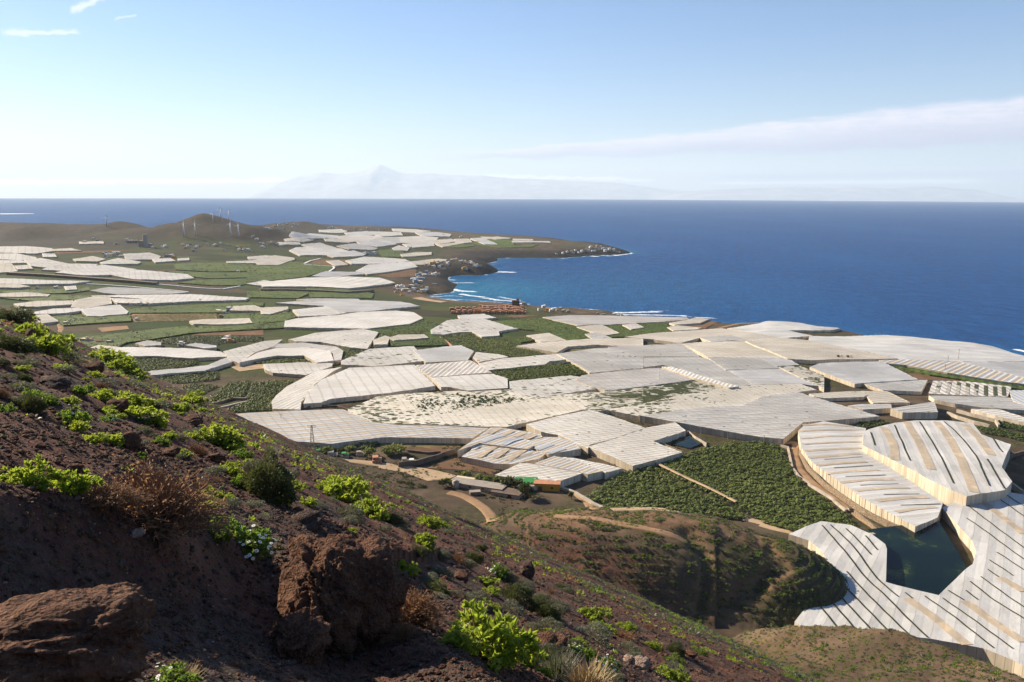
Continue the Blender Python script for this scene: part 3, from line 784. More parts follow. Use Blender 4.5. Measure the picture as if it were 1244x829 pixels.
def plantation(zid, pts, label, sp=None, rot=20, hgt=3.2, rows=False, mat='banana', name='banana_plantation', gap=0.0, floor=True, cat='plantation'):
    W = cast(Z(zid, pts), hgt*.75); P = W[:, :2]; ctr = P.mean(0); r = np.hypot(*ctr); A = poly_area(P)
    sp = sp or max(2.3, r/330.0); sp = max(sp, math.sqrt(A/5200.0))
    k, n = math.cos(R(rot)), math.sin(R(rot)); du = np.array([k, -n]); dv = np.array([n, k])
    e = (P-ctr) @ np.stack([du, dv], 1); su = sp*(1.45 if rows else 1.0)
    U, V = np.meshgrid(np.arange(e[:, 0].min(), e[:, 0].max(), su), np.arange(e[:, 1].min(), e[:, 1].max(), sp*(.7 if rows else 1)))
    U = U+rng.uniform(-.3, .3, U.shape)*sp*(.35 if rows else 1); V = V+rng.uniform(-.4, .4, V.shape)*sp
    I = ctr+U.reshape(-1, 1)*du+V.reshape(-1, 1)*dv; I = I[in_poly(I[:, 0], I[:, 1], P)]
    if gap > 0: I = I[fbm(I[:, 0]/18, I[:, 1]/18, 3, 71) > -1+gap*1.2]
    z = plain(I[:, 0], I[:, 1]); s = sp*rng.uniform(.55, .95, len(I))*(1.0 if not rows else .9)
    zs = np.minimum(s, 9)/sp*hgt*.62*rng.uniform(.8, 1.25, len(I))*(1+.2*fbm(I[:, 0]/25, I[:, 1]/25, 3, 72))
    Vt, Ft = scatter_mesh(BT if r < 900 else BT_S, np.column_stack([I, z]), s, rng.uniform(0, 6.28, len(I)), zs)
    ctr3 = (ctr[0], ctr[1], float(plain(*ctr)))
    o = mesh_np(name, Vt, Ft, M[mat], origin=ctr3, smooth_sh=False)
    tag(o, label, cat, kind='stuff')
    if floor:
        B = ring(P, max(5, r/120)); g = max(6, math.sqrt(A/400))
        U, V = np.meshgrid(np.arange(P[:, 0].min(), P[:, 0].max(), g), np.arange(P[:, 1].min(), P[:, 1].max(), g)); I = np.stack([U.ravel(), V.ravel()], 1)
        I = I[in_poly(I[:, 0], I[:, 1], P)]; V2, T = cdt(B, I)
        if len(T):
            far = r > 1000
            zz = plain(V2[:, 0], V2[:, 1])+(hgt*.55 if far else .3)
            if far:
                zz = zz+.5*fbm(V2[:, 0]/30, V2[:, 1]/30, 2, 5); nB = len(B); i = np.arange(nB); j = (i+1) % nB
                zb = plain(B[:, 0], B[:, 1])
                Vw = np.vstack([np.column_stack([V2, zz]), np.column_stack([B, zb-2]), np.column_stack([B, zb+hgt*.55])]); n0 = len(V2)
                f = mesh_np('crop_canopy', Vw, [T, np.stack([n0+i, n0+j, n0+nB+j, n0+nB+i], 1)], M['crop_rows' if rows else 'crop_mass'], o, smooth_sh=False, origin=ctr3)
            else:
                f = mesh_np('field_ground', np.column_stack([V2, zz]), T, M['crop_floor'], smooth_sh=True, origin=ctr3); tag(f, kind='structure')
    return o
def patch(zid, pts, mat, name, lift=.18, label=None):
    """a bare field or yard: a sheet on the ground"""
    W = cast(Z(zid, pts), lift); P = W[:, :2]; r = np.hypot(*P.mean(0)); A = poly_area(P); g = max(4, math.sqrt(A/600))
    B = ring(P, max(3, r/150)); U, V = np.meshgrid(np.arange(P[:, 0].min(), P[:, 0].max(), g), np.arange(P[:, 1].min(), P[:, 1].max(), g)); I = np.stack([U.ravel(), V.ravel()], 1)
    I = I[in_poly(I[:, 0], I[:, 1], P)]; V2, T = cdt(B, I)
    o = mesh_np(name, np.column_stack([V2, plain(V2[:, 0], V2[:, 1])+lift+r*.0001]), T, M[mat], smooth_sh=True); tag(o, label, kind='structure'); return o
def track(zid, pts, width, mat='dirt', name='dirt_track', fn=None, lift=.14):
    fn = fn or plain
    W = cast(Z(zid, pts), 0, fn, 20, 9000, 1200)[:, :2]; Q = [W[0]]
    for a, b in zip(W[:-1], W[1:]):
        n = max(1, int(np.hypot(*(b-a))/2.5))
        for k in range(1, n+1): Q.append(a+(b-a)*k/n)
    Q = np.array(Q)
    for _ in range(6): Q[1:-1] = .25*Q[:-2]+.5*Q[1:-1]+.25*Q[2:]
    t = np.gradient(Q, axis=0); t /= np.linalg.norm(t, axis=1)[:, None]+1e-9; nn = np.stack([-t[:, 1], t[:, 0]], 1)
    mid = fn(Q[:, 0], Q[:, 1]); V = []
    ws = width*(1+.25*fbm(Q[:, 0]/9, Q[:, 1]/9, 3, 4))
    for s in (-.62, -.5, -.2, .2, .5, .62):
        c = Q+nn*(s*ws)[:, None]; z = fn(c[:, 0], c[:, 1])
        V.append(np.column_stack([c, (z-.5 if abs(s) > .6 else np.maximum(z, mid*.7+z*.3))+lift]))
    n = len(Q); F = grid_faces(6, n)
    o = mesh_np(name, np.vstack(V), F[:, ::-1], M[mat], smooth_sh=True); tag(o, kind='structure'); return o
def wall(zid, pts, hgt, thick, mat, label, name='field_wall', cat='wall', group=None, fn=None, cap=None):
    fn = fn or plain
    W = cast(Z(zid, pts), hgt, fn, 20, 9000, 1200)[:, :2]; Q = [W[0]]
    for a, b in zip(W[:-1], W[1:]):
        n = max(1, int(np.hypot(*(b-a))/4))
        for k in range(1, n+1): Q.append(a+(b-a)*k/n)
    Q = np.array(Q); t = np.gradient(Q, axis=0); t /= np.linalg.norm(t, axis=1)[:, None]+1e-9; nn = np.stack([-t[:, 1], t[:, 0]], 1)
    z = fn(Q[:, 0], Q[:, 1]); top = z+hgt+.12*np.sin(np.arange(len(Q))*1.7)
    V = np.vstack([np.column_stack([Q-nn*thick*.5, z-2]), np.column_stack([Q-nn*thick*.45, top]), np.column_stack([Q+nn*thick*.45, top]), np.column_stack([Q+nn*thick*.5, z-2])])
    n = len(Q); F = grid_faces(4, n)
    F = np.vstack([F, [(0, n, 2*n, 3*n), (n-1, 4*n-1, 3*n-1, 2*n-1)]])
    o = mesh_np(name, V, F, M[mat], origin=(Q[0][0], Q[0][1], z[0])); tag(o, label, cat, group); return o
GA = 'netted greenhouses on the far left plain'
GB = 'netted greenhouses on the far peninsula'
GC = 'netted greenhouses beside the bay'
GD = 'netted greenhouses of the middle plain'
GE = 'netted greenhouses below the hillside'
FAR = [
 ('A', '0,272 120,274 240,280 240,292 165,302 0,299', 'net_white', 60, 'long white greenhouse at the left picture edge, nearest the brown ridge', GA),
 ('A', '0,305 80,308 165,322 165,328 90,332 0,330', 'net_white', 60, 'white greenhouse at the left edge, second below the brown ridge', GA),
 ('A', '0,335 108,338 115,347 0,349', 'net_white', 60, 'narrow white greenhouse at the left edge with a wider one close in front', GA),
 ('A', '0,353 50,354 76,386 0,391', 'net_warm', 60, 'small slanting greenhouse cut by the left picture edge above a dark field', GA),
 ('A', '118,334 192,330 312,350 228,368 150,362', 'net_white', 50, 'white greenhouse with a pointed left end, behind the longer one touching it', GA),
 ('A', '230,370 310,354 455,354 440,364 330,382 202,379', 'net_white', 60, 'flat white greenhouse on the far left, above the long dark field', GA),
 ('A', '265,393 370,372 480,360 636,377 516,404 400,404', 'net_bright', 55, 'wide bright greenhouse at far left, left half of a joined pair', GA),
 ('A', '522,404 640,381 880,402 910,419 800,428 640,424', 'net_bright', 65, 'wide bright greenhouse at far left, right half of a joined pair', GA),
 ('A', '350,330 430,320 490,330 450,340 365,338', 'net_warm', 60, 'small cream greenhouse among houses under the left ridge', GA),
 ('A', '478,346 560,330 660,344 640,352 490,352', 'net_white', 60, 'low white greenhouse in front of the long ribbed one below the turbine hill', GA),
 ('A', '590,306 700,302 752,317 740,330 600,332', 'net_ribbed', 70, 'ribbed white greenhouse directly below the left foot of the turbine hill', GA),
 ('A', '722,330 800,327 822,338 740,344', 'net_white', 70, 'small white greenhouse right of the ribbed one below the turbine hill', GA),
 ('A', '0,421 60,422 220,430 425,434 330,445 100,448 0,446', 'net_white', 60, 'very long thin white greenhouse along a dark field at far left', GA),
 ('A', '0,450 78,450 136,458 80,464 0,463', 'net_warm', 60, 'short cream greenhouse at the left edge under the very long thin one', GA),
 ('A', '0,493 120,490 230,496 215,506 0,508', 'net_warm', 60, 'lone cream greenhouse at the left edge between green fields', GA),
 ('A', '430,478 520,463 700,470 880,486 800,494 560,496 500,490', 'net_grey', 15, 'grey ribbed greenhouse standing behind the very long white one left of centre', GA),
 ('A', '430,503 560,501 900,497 1170,513 1150,523 1010,526 880,528 815,530 640,514 520,508', 'net_bright', 75, 'very long bright greenhouse tapering to the right, left of the centre fields', GA),
 ('A', '340,556 360,524 440,511 515,512 522,540 410,558', 'net_warm', 40, 'cream square greenhouse joined to the left end of a very long bright one', GA),
 ('A', '527,515 638,519 790,525 806,534 700,538 560,536', 'net_bright', 70, 'bright low greenhouse in front of the very long tapering one', GA),
 ('A', '70,541 180,530 338,526 348,543 180,552 90,552', 'net_warm', 60, 'long cream greenhouse just above the left hillside crest', GA),
 ('A', '150,582 260,567 368,561 385,573 300,583 170,588', 'net_bright', 60, 'slender white greenhouse ending at a brighter square one, above the hillside crest', GA),
 ('A', '376,563 560,548 600,578 590,588 480,596 418,596', 'net_bright', 20, 'bright white square greenhouse among green fields near the left hillside', GA),
 ('A', '162,598 220,594 270,622 200,628 176,620', 'net_warm', 20, 'small cream greenhouse half hidden by the hillside bushes', GA),
 ('A', '900,622 960,615 1170,610 1185,630 1100,637 920,636', 'net_warm', 80, 'long cream greenhouse with rounded ends standing alone in green fields', GA),
 ('A', '1090,572 1110,553 1190,551 1244,562 1244,573', 'net_warm', 70, 'cream greenhouse with white houses at its left end', GA),
 ('A', '1075,341 1244,334 1244,348 1080,348', 'net_white', 70, 'thin white greenhouse along the top of the large green field', GA),
 ('A', '1175,320 1244,314 1290,316 1244,325 1180,328', 'net_warm', 70, 'small cream greenhouse below houses right of the turbine hill', GA),
 ('A', '1170,446 1244,434 1300,440 1244,452', 'net_bright', 70, 'small bright greenhouse at the right end of the white canal', GA),
 ('A', '645,728 700,718 755,724 752,736 690,738', 'net_grey', 70, 'small grey roofed shed-like greenhouse on the dark green fields', GA),
 ('A', '880,736 930,728 1015,738 1015,746 960,745', 'net_pale', 70, 'two-toned pale low greenhouse right of the small shed in green fields', GA),
 ('B', '345,154 440,151 468,159 440,166 350,164', 'net_white', 70, 'small bright greenhouse nearest the twin far hills', GB),
 ('B', '205,180 300,173 425,181 420,191 320,189 232,192', 'net_pale', 70, 'pale bluish greenhouse on the far plain under the twin hills', GB),
 ('B', '430,184 520,178 618,186 640,194 520,202 430,192', 'net_white', 70, 'white greenhouse with a dark strip before it on the far plain', GB),
 ('B', '370,195 450,194 520,206 470,212 380,206', 'net_warm', 70, 'cream greenhouse second row from the twin far hills', GB),
 ('B', '590,161 720,165 730,178 640,181 562,172', 'net_white', 70, 'white greenhouse beneath the low far headland hill', GB),
 ('B', '622,190 718,188 728,214 640,218 582,217', 'net_ribbed', 20, 'grey ribbed greenhouse in the middle of the far peninsula', GB),
 ('B', '722,188 830,185 898,191 880,204 800,215 736,213', 'net_white', 70, 'broad white greenhouse right of the grey ribbed far one', GB),
 ('B', '800,166 900,167 960,173 950,184 832,181', 'net_pale', 70, 'pale greenhouse by the sea on the far peninsula', GB),
 ('B', '872,201 960,197 983,207 900,219', 'net_warm', 70, 'cream angular greenhouse on the far peninsula with a bright end wall', GB),
 ('B', '985,197 1040,197 1058,211 992,215', 'net_warm', 70, 'small cream greenhouse next to the angular one on the peninsula', GB),
 ('B', '430,229 520,221 610,240 590,247 490,242', 'net_grey', 50, 'greyish flat greenhouse beside a green field on the far plain', GB),
 ('B', '262,223 350,219 415,237 430,245 300,236', 'net_white', 60, 'white tapering greenhouse near the turbine hill foot', GB),
 ('B', '205,250 240,237 330,237 440,242 530,275 400,280 370,271 300,270 255,273', 'net_bright', 55, 'large bright stepped greenhouse at the foot of the turbine hill', GB),
 ('B', '692,239 720,231 760,240 750,250 702,248', 'net_white', 60, 'little white greenhouse beside white houses on the far plain', GB),
 ('B', '730,268 800,263 865,259 865,269 740,279', 'net_warm', 75, 'cream greenhouse with an ochre end on the brown far plain', GB),
 ('B', '470,298 560,281 670,287 740,292 760,301 640,309 580,312 500,312', 'net_bright', 70, 'wide white greenhouse lying behind the biggest one left of the bay', GB),
 ('B', '520,346 580,318 700,308 768,306 800,328 700,343 572,361', 'net_bright', 20, 'big bright greenhouse left of the headland village', GB),
 ('B', '770,303 900,291 940,294 880,311 800,317', 'net_warm', 65, 'cream greenhouse closest to the headland village', GB),
 ('B', '10,283 80,277 90,288 20,292', 'net_pale', 70, 'small pale greenhouse right of the turbine hill houses', GB),
 ('B', '30,298 130,279 214,285 220,292 140,315 60,316', 'net_warm', 60, 'cream greenhouse with a tan yard, left of the large green field edge', GB),
 ('B', '312,371 380,350 540,353 545,362 430,373', 'net_pale', 70, 'pale thin greenhouse directly behind the long straight one', GB),
 ('B', '62,400 280,380 480,375 620,380 692,402 590,415 470,427 300,419 80,420', 'net_bright', 15, 'very long straight white greenhouse above the dark windbreak', GB),
 ('B', '240,481 340,477 520,479 530,488 300,490', 'net_grey', 10, 'thin grey ribbed greenhouse above the blue-white wide one', GC),
 ('B', '140,498 240,491 330,492 430,489 560,487 720,493 810,513 700,523 540,538 440,538 372,512 250,504', 'net_pale', 70, 'wide pale bluish greenhouse with ragged left end, left of the beach', GC),
 ('B', '222,531 370,517 462,545 380,555 250,560', 'net_bright', 60, 'bright greenhouse step behind the long striped-edge one', GC),
 ('B', '186,582 240,572 440,557 520,546 700,536 780,543 824,570 760,597 560,617 300,614 182,611', 'net_bright', 10, 'huge bright greenhouse with a rounded right end, left of the orange houses', GC),
 ('B', '70,532 90,521 185,517 190,526 110,547 74,549', 'net_warm', 60, 'cream rounded greenhouse among green fields left of the huge bright one', GC),
 ('B', '202,671 330,641 540,623 615,637 560,714 480,705 352,681 240,680', 'net_white', 20, 'wedge-shaped white greenhouse with a dark wall along its right side', GC),
 ('B', '602,672 650,657 668,661 658,690 606,692', 'net_warm', 20, 'small cream greenhouse at the left end of a thin one in the green field', GC),
 ('B', '672,663 720,650 830,648 850,662 700,673', 'net_warm', 70, 'thin cream greenhouse in the green field below the huge bright one', GC),
 ('C', '252,470 330,427 440,416 490,420 650,464 520,474 380,478 310,490 255,488', 'net_torn_light', 70, 'tan-white torn greenhouse just below the orange houses', GC),
 ('C', '380,402 490,396 548,412 450,418 390,416', 'net_bright', 60, 'small bright greenhouse touching the orange houses', GC),
 ('C', '447,478 520,472 600,470 560,478 565,494 492,501', 'net_bright', 60, 'small white greenhouse inside the green field below the orange houses', GC),
 ('C', '705,497 800,489 878,518 770,524', 'net_warm', 40, 'small cream greenhouse beside a walled green square', GC),
 ('P', '661,385.5 695,383 740,384 790,385 832,386 836,388 803,391 780,392 740,394 715,394.5 705,395.5', 'net_ribbed', 65, 'long grey ribbed greenhouse along the surf right of the orange houses', GC),
 ('C', '942,456 1050,449 1130,485 1050,493', 'net_warm', 40, 'cream greenhouse between the two green fields by the sea', GC),
 ('C', '982,491 1030,485 1098,509 1020,515', 'net_grey', 40, 'small grey greenhouse at the corner of the green field by the sea', GC),
 ('D', '85,168 150,163 195,180 130,188', 'net_white', 40, 'small white greenhouse alone inside the green field by the surf', GC),
 ('D', '357,155 450,141 630,131 636,140 520,154 390,165', 'net_warm', 70, 'thin cream greenhouse on the shore above a brown plot', GC),
 ('D', '345,181 400,171 530,183 500,192 380,199', 'net_warm', 70, 'thin cream greenhouse below the brown shore plot', GC),
 ('C', '452,600 467,577 560,586 605,596 480,618', 'net_white', 60, 'small white greenhouse tucked beside the green field corner', GC),
 ('C', '478,628 590,606 760,592 850,584 888,609 800,618 780,631 512,660', 'net_white', 65, 'white greenhouse directly above the lone green rectangle', GC),
]
FAR += [
 ('B', '465,166 560,162 640,172 590,178 480,176', 'net_pale', 70, 'pale low greenhouse behind the white ones of the far plain, below the low headland hill', GB),
 ('B', '180,196 230,194 310,200 260,208 190,206', 'net_warm', 70, 'cream greenhouse just right of the turbine hill on the far plain', GB),
 ('B', '150,212 240,212 248,222 160,222', 'net_white', 70, 'short white greenhouse on the slope right of the turbine hill', GB),
 ('B', '520,206 640,200 700,220 610,228 540,220', 'net_pale', 70, 'grey-white greenhouse in front of the ribbed far one', GB),
 ('B', '740,220 870,208 880,228 770,236', 'net_white', 70, 'white greenhouse near the white houses of the far plain', GB),
 ('B', '900,222 1000,212 1020,216 930,232', 'net_warm', 70, 'cream greenhouse in front of the angular one of the far peninsula', GB),
 ('B', '1060,196 1120,200 1180,222 1120,216', 'net_pale', 70, 'pale slanting greenhouse at the edge of the far dark bank', GB),
 ('B', '690,148 800,152 870,160 790,164 700,160', 'net_white', 70, 'white greenhouse at the sea side behind the far plain', GB),
 ('B', '1110,186 1200,188 1244,192 1180,194', 'net_warm', 70, 'thin cream greenhouse at the back of the far peninsula', GB),
 ('C', '640,40 720,42 724,48 640,47', 'net_warm', 70, 'thin cream greenhouse beside the sea at the back of the far peninsula', GB),
 ('C', '635,50 800,52 806,58 640,57', 'net_white', 70, 'long thin white greenhouse in the green field of the far peninsula', GB),
 ('C', '440,38 560,30 580,36 470,50', 'net_warm', 70, 'cream greenhouse between green fields at the back of the far peninsula', GB),
 ('B', '430,262 500,256 560,266 540,274 450,270', 'net_pale', 60, 'pale greenhouse right of the large stepped one at the turbine hill foot', GB),
 ('B', '380,300 430,300 470,316 420,318', 'net_warm', 60, 'small cream greenhouse in the brown field by the white channel', GB),
 ('A', '240,284 330,280 380,290 250,292', 'net_warm', 60, 'cream shed-like greenhouse under the left ridge beside brown soil', GA),
 ('A', '380,248 480,246 484,256 382,258', 'net_warm', 60, 'long cream shed-like greenhouse beneath the left ridge', GA),
 ('A', '72,362 130,360 150,374 90,376', 'net_white', 60, 'small white greenhouse right of the slanting one at far left', GA),
 ('A', '205,305 250,306 262,318 210,318', 'net_white', 60, 'tiny white greenhouse in front of the one nearest the brown ridge', GA),
 ('A', '845,328 885,326 888,334 848,336', 'net_white', 60, 'tiny white greenhouse at the top left corner of the large striped field', GA),
 ('A', '308,460 350,458 358,472 318,474', 'net_white', 60, 'tiny white greenhouse below the very long thin one', GA),
]
for zid, pts, st, rot, lab, grp in FAR:
    greenhouse(zid, pts, st, 2.6+(.5 if zid in 'AB' else .2), rot, 8.0, lab, grp, grow=2.6)

MID = [
 ('D', '95,236 350,209 640,189 988,240 810,261 592,261 530,239 422,271 262,250', 'net_warm', 5.5, 70, 8, 'broad warm cream greenhouse near the sea with a notch in its front edge', GD),
 ('D', '534,241 700,227 806,257 600,263', 'net_grey', 6.2, 70, 8, 'grey greenhouse filling the notch of the broad cream one', GD),
 ('D', '692,188 880,158 1040,150 1244,170 1244,196 1038,197 1178,229 1010,239 860,214', 'net_pale', 5.0, 60, 9, 'pale grey greenhouse at the sea below the pink house', GD),
 ('P', '907,415 947,410.5 984,414.5 1030,423.5 1062,430.5 1089,435.5 1000,436.5 985,436.5 958,435.5 920,421', 'net_warm', 6.5, 72, 8, 'large sunlit warm greenhouse in front of the grey seaside one', GD),
 ('P', '740,421.5 799,419.5 826,417.5 848.5,433 740,434', 'net_grey', 5.6, 75, 8, 'grey greenhouse with white huts on its front edge', GD),
 ('P', '681,440 740,435.2 848.7,434 865,438.5 915.5,467.5 890,470 875,470.5 824,447.5 804,444.5 740,450.5 725,452 706,438.5', 'net_grey', 5.0, 75, 8, 'large grey greenhouse reaching right behind the bright white strip roof', GD),
 ('D', '428,277 590,263 788,263 858,290 1038,360 880,356 582,356', 'net_warm', 5.4, 78, 8, 'beige-grey greenhouse below the notch of the broad cream one', GD),
 ('D', '584,360 868,359 988,419 682,427', 'net_grey', 5.8, 78, 8, 'grey greenhouse between the beige one and a paler one', GD),
 ('D', '884,362 1038,365 1098,399 976,404', 'net_pale', 5.4, 78, 8, 'small pale greenhouse left of the scrubby torn plot', GD),
 ('D', '694,431 980,423 1208,520 1100,509 842,513', 'net_pale', 5.4, 78, 8, 'pale greenhouse behind the hump of the torn roof', GD),
 ('D', '978,406 1100,403 1244,462 1244,538 1212,520', 'net_torn', 4.6, 78, 7, 'tan torn greenhouse full of holes beside the lattice-roofed one', GD),
 ('D', '312,410 368,411 748,524 692,530 500,476', 'net_bright', 7.2, 24, 6, 'bright white strip roof running diagonally between grey and torn roofs', GD),
 ('D', '0,452 300,419 498,484 300,509 0,549', 'net_ribbed', 5.4, 70, 7, 'white ribbed greenhouse left of the bright diagonal strip', GD),
 ('D', '-120,600 0,552 300,511 550,486 680,533 450,568 200,618 0,655 -120,680', 'net_torn_green', 4.4, 75, 6, 'torn greenhouse with green crop breaking through, behind the long torn one', GD),
 ('D', '20,664 200,626 450,572 700,532 850,516 1100,510 1200,544 900,579 780,631 400,689 182,698', 'net_torn', 4.8, 78, 6, 'long torn tan greenhouse with a hump, behind the big grey one', GD),
 ('P', '778,505 844,496.5 903,492.5 928,481.5 968,476.5 984,481.5 1068,506 1010,511 975,513 951,533 928,531 850,518', 'net_grey', 6.5, 70, 7, 'biggest grey greenhouse with fine rows, behind the near banana plantation', GE),
 ('E', '5,316 60,296 410,285 623,388 320,404 258,409 75,345', 'net_pale', 5.6, 72, 8, 'pale greenhouse right of the torn tan plot, below a yellow excavator', GD),
 ('E', '312,412 400,396 678,391 640,458 430,449', 'net_grey', 5.0, 55, 6, 'lattice-roofed grey greenhouse with a dark lane at its right', GD),
 ('E', '0,70 168,92 120,101 0,103', 'net_pale', 5.0, 72, 8, 'thin pale greenhouse at the sea left of the pink house', GD),
 ('E', '0,137 200,139 380,133 700,153 1000,178 1130,200 1244,244 1244,283 1010,284 860,283 530,268 350,230 150,195 0,163', 'net_pale', 5.0, 75, 9, 'largest pale greenhouse along the sea at the right', GD),
 ('E', '880,287 1244,290 1300,300 1300,400 1244,376', 'net_pale', 5.6, 75, 9, 'pale greenhouse at the right edge behind the slatted grey one', GD),
 ('E', '407,277 530,272 878,287 1244,380 1244,414 1120,400 800,344 560,304 430,294', 'net_striped', 5.2, 40, 9, 'slatted grey greenhouse above the long green crop strip', GD),
 ('E', '695,470 722,396 920,406 1165,430 1142,488', 'net_ribbed', 5.8, 5, 11, 'grey greenhouse with columns of dark holes at the right', GD),
 ('E', '697,484 1146,492 1244,530 1244,566 1000,547 850,529 730,504', 'net_grey', 5.4, 70, 9, 'low grey greenhouse in front of the one with columns of holes', GD),
 ('E', '1160,452 1244,456 1300,470 1300,530 1244,528 1190,512', 'net_shade', 6.0, 10, 9, 'blue-grey shaded greenhouse cut by the right edge', GD),
 ('E', '942,561 1100,566 1244,610 1244,638 1084,600', 'net_bright', 5.0, 60, 8, 'white low greenhouse at the right edge above terraces', GD),
 ('E', '222,541 310,531 468,531 472,553 312,563', 'net_grey', 6.0, 70, 8, 'low grey greenhouse left of the box-shaped one', GE),
 ('E', '472,558 720,516 740,578 542,578', 'net_grey', 8.0, 60, 8, 'box-shaped grey greenhouse with a bright end wall behind the striped terrace', GE),
 ('E', '304,457 440,460 576,521 372,522', 'net_warm', 4.0, 60, 8, 'flat tan-white roof below the lattice-roofed greenhouse', GD),
 ('E', '0,472 200,461 300,458 330,478 300,490 92,496 30,486', 'net_torn', 4.4, 60, 7, 'ragged tan roof with rubble beside the flat tan-white one', GD),
 ('J', '140,106 200,76 420,67 570,83 605,101 595,144 562,148 556,112 460,90 270,87', 'net_ribbed', 5.2, 10, 6, 'outer band of the curved white tunnels bending round a green plot', GC),
 ('J', '125,156 210,112 300,91 440,88 543,103 560,148 480,156 420,125 300,125 200,141', 'net_bright', 6.4, 10, 6, 'inner curved white tunnel arching over a green plot', GC),
 ('J', '237,166 400,160 556,162 550,176 430,214 282,204 246,190', 'net_white', 4.6, 70, 7, 'small white greenhouse inside the bend of the curved tunnels', GC),
 ('J', '277,340 300,311 350,271 480,201 600,181 560,200 470,264 438,310 412,340 408,376 282,374', 'net_white', 4.8, 12, 6, 'curving white roof with a rounded near end beside dark green crops', GD),
 ('J', '427,350 452,290 512,241 640,186 938,169 1040,268 900,290 560,326 512,344', 'net_bright', 5.6, 72, 9, 'very large bright flat greenhouse in the centre', GD),
 ('J', '605,150 740,96 938,82 998,149 850,164 770,171 606,167', 'net_torn_light', 5.0, 70, 8, 'speckled tan-white greenhouse behind the very large bright one', GD),
 ('J', '947,101 1060,88 1160,78 1222,104 1208,122 1192,146 1003,156', 'net_pale', 5.4, 72, 8, 'smooth grey-white greenhouse at the corner of the brown wall', GD),
 ('C', '182,637 430,616 530,671 252,691 203,660', 'net_ribbed', 6.2, 8, 7, 'strongly ribbed white greenhouse in the centre', GD),
 ('C', '246,695 400,688 538,680 603,700 605,744 420,752 330,738 300,738', 'net_bright', 5.6, 70, 9, 'bright flat greenhouse in front of the strongly ribbed one', GD),
 ('C', '622,713 900,687 1000,701 1038,745 760,789 627,764', 'net_torn_light', 4.8, 72, 8, 'white greenhouse with a few holes right of the dark gap', GD),
 ('C', '935,710 965,684 1244,656 1320,650 1320,715 1244,729 1072,754', 'net_ribbed', 5.4, 70, 7, 'white ribbed greenhouse right of the lone green rectangle', GD),
 ('C', '846,584 1030,560 1244,548 1244,650 1020,668 1000,668', 'net_grey', 5.2, 75, 8, 'grey greenhouse with a row of little huts, right of the lone green rectangle', GD),
 ('C', '655,546 760,531 1000,515 1244,510 1244,546 1130,546 1020,540 900,548 846,576', 'net_warm', 5.0, 72, 8, 'pale tan greenhouse curving above an olive plot', GD),
 ('K', '0,201 110,192 600,166 700,204 1040,181 1244,157 1244,250 1100,268 960,262 600,342 100,328 -100,325 -140,260', 'net_torn', 4.4, 72, 6, 'long torn white greenhouse with crop poking through in the centre', GD),
 ('P', '274,504 334.6,500 417,497.5 450,513 484,516.5 537,517.5 593,520 573,532.5 462.6,531 404,539 345,535', 'net_striped', 5.4, 62, 7, 'wide beige-striped white greenhouse above the farmyard', GE),
 ('H', '0,100 150,62 300,32 430,72 556,116 420,162 297,194 288,212 150,150 70,134', 'net_white', 6.4, 62, 6, 'large quilted cream greenhouse behind the near banana plantation', GE),
 ('H', '292,206 420,166 560,118 700,92 748,130 592,180 733,231 502,294', 'net_white', 6.0, 62, 6, 'white greenhouse bordering the near banana plantation and the small pond', GE),
 ('N', '92,262 130,236 245,160 310,110 380,112 640,150 655,172 610,178 520,172 600,230 560,250 450,240 240,210', 'net_striped', 6.6, 35, 5.5, 'patchwork greenhouse of white, beige and shaded bays', GE),
 ('N', '118,302 180,262 205,214 330,228 620,268 690,272 630,318 440,352 330,346', 'net_striped', 5.4, 40, 5.5, 'lower patchwork greenhouse with beige bays and dark slits', GE),
 ('N', '524,174 660,172 760,178 870,208 912,248 840,262 700,284 640,262', 'net_striped', 6.2, 38, 5, 'shaded corrugated roof at the right of the patchwork greenhouse', GE),
 ('N', '340,428 515,346 690,366 900,400 938,408 760,470 610,452 480,446', 'net_white', 6.2, 60, 6, 'cream greenhouse with rounded ridge above the yellow shed', GE),
 ('N', '608,350 740,298 900,332 1062,400 958,420 905,402 700,368', 'net_striped', 6.6, 38, 5, 'corrugated white roof between the rounded one and the plantation', GE),
 ('N', '762,304 880,314 1060,352 1190,382 1075,412 1040,388 900,332', 'net_torn_light', 5.4, 50, 5, 'ragged white roof with a few holes at the plantation corner', GE),
 ('A', '490,765 560,750 590,746 700,749 900,753 1040,768 1070,790 880,797 740,784 600,789', 'net_bright', 5.2, 15, 7, 'long white bridge-like greenhouse just beyond the hillside crest', GC),
 ('I', '675,366 720,352 880,338 975,326 1040,300 1140,266 1160,284 1085,312 960,350 820,362 690,376', 'net_pale', 5.0, 70, 7, 'thin pale roof curving up to the right from the hillside crest', GC),
 ('I', '1060,260 1160,238 1244,214 1330,205 1290,236 1200,262 1135,312 1090,300', 'net_white', 5.6, 60, 7, 'white stepped greenhouse left of the curved tunnels', GC),
 ('I', '420,245 470,232 560,240 590,247 500,255 430,252', 'net_warm', 4.6, 70, 7, 'small cream roof at the hillside crest by the houses', GC),
]
MIDR = {}
for zid, pts, st, h, rot, w, lab, grp in MID:
    MIDR[lab] = greenhouse(zid, pts, st, h*(.66 if grp != GE else .74), rot, w*.85, lab, grp, grow=2.0 if grp != GE else 1.0)

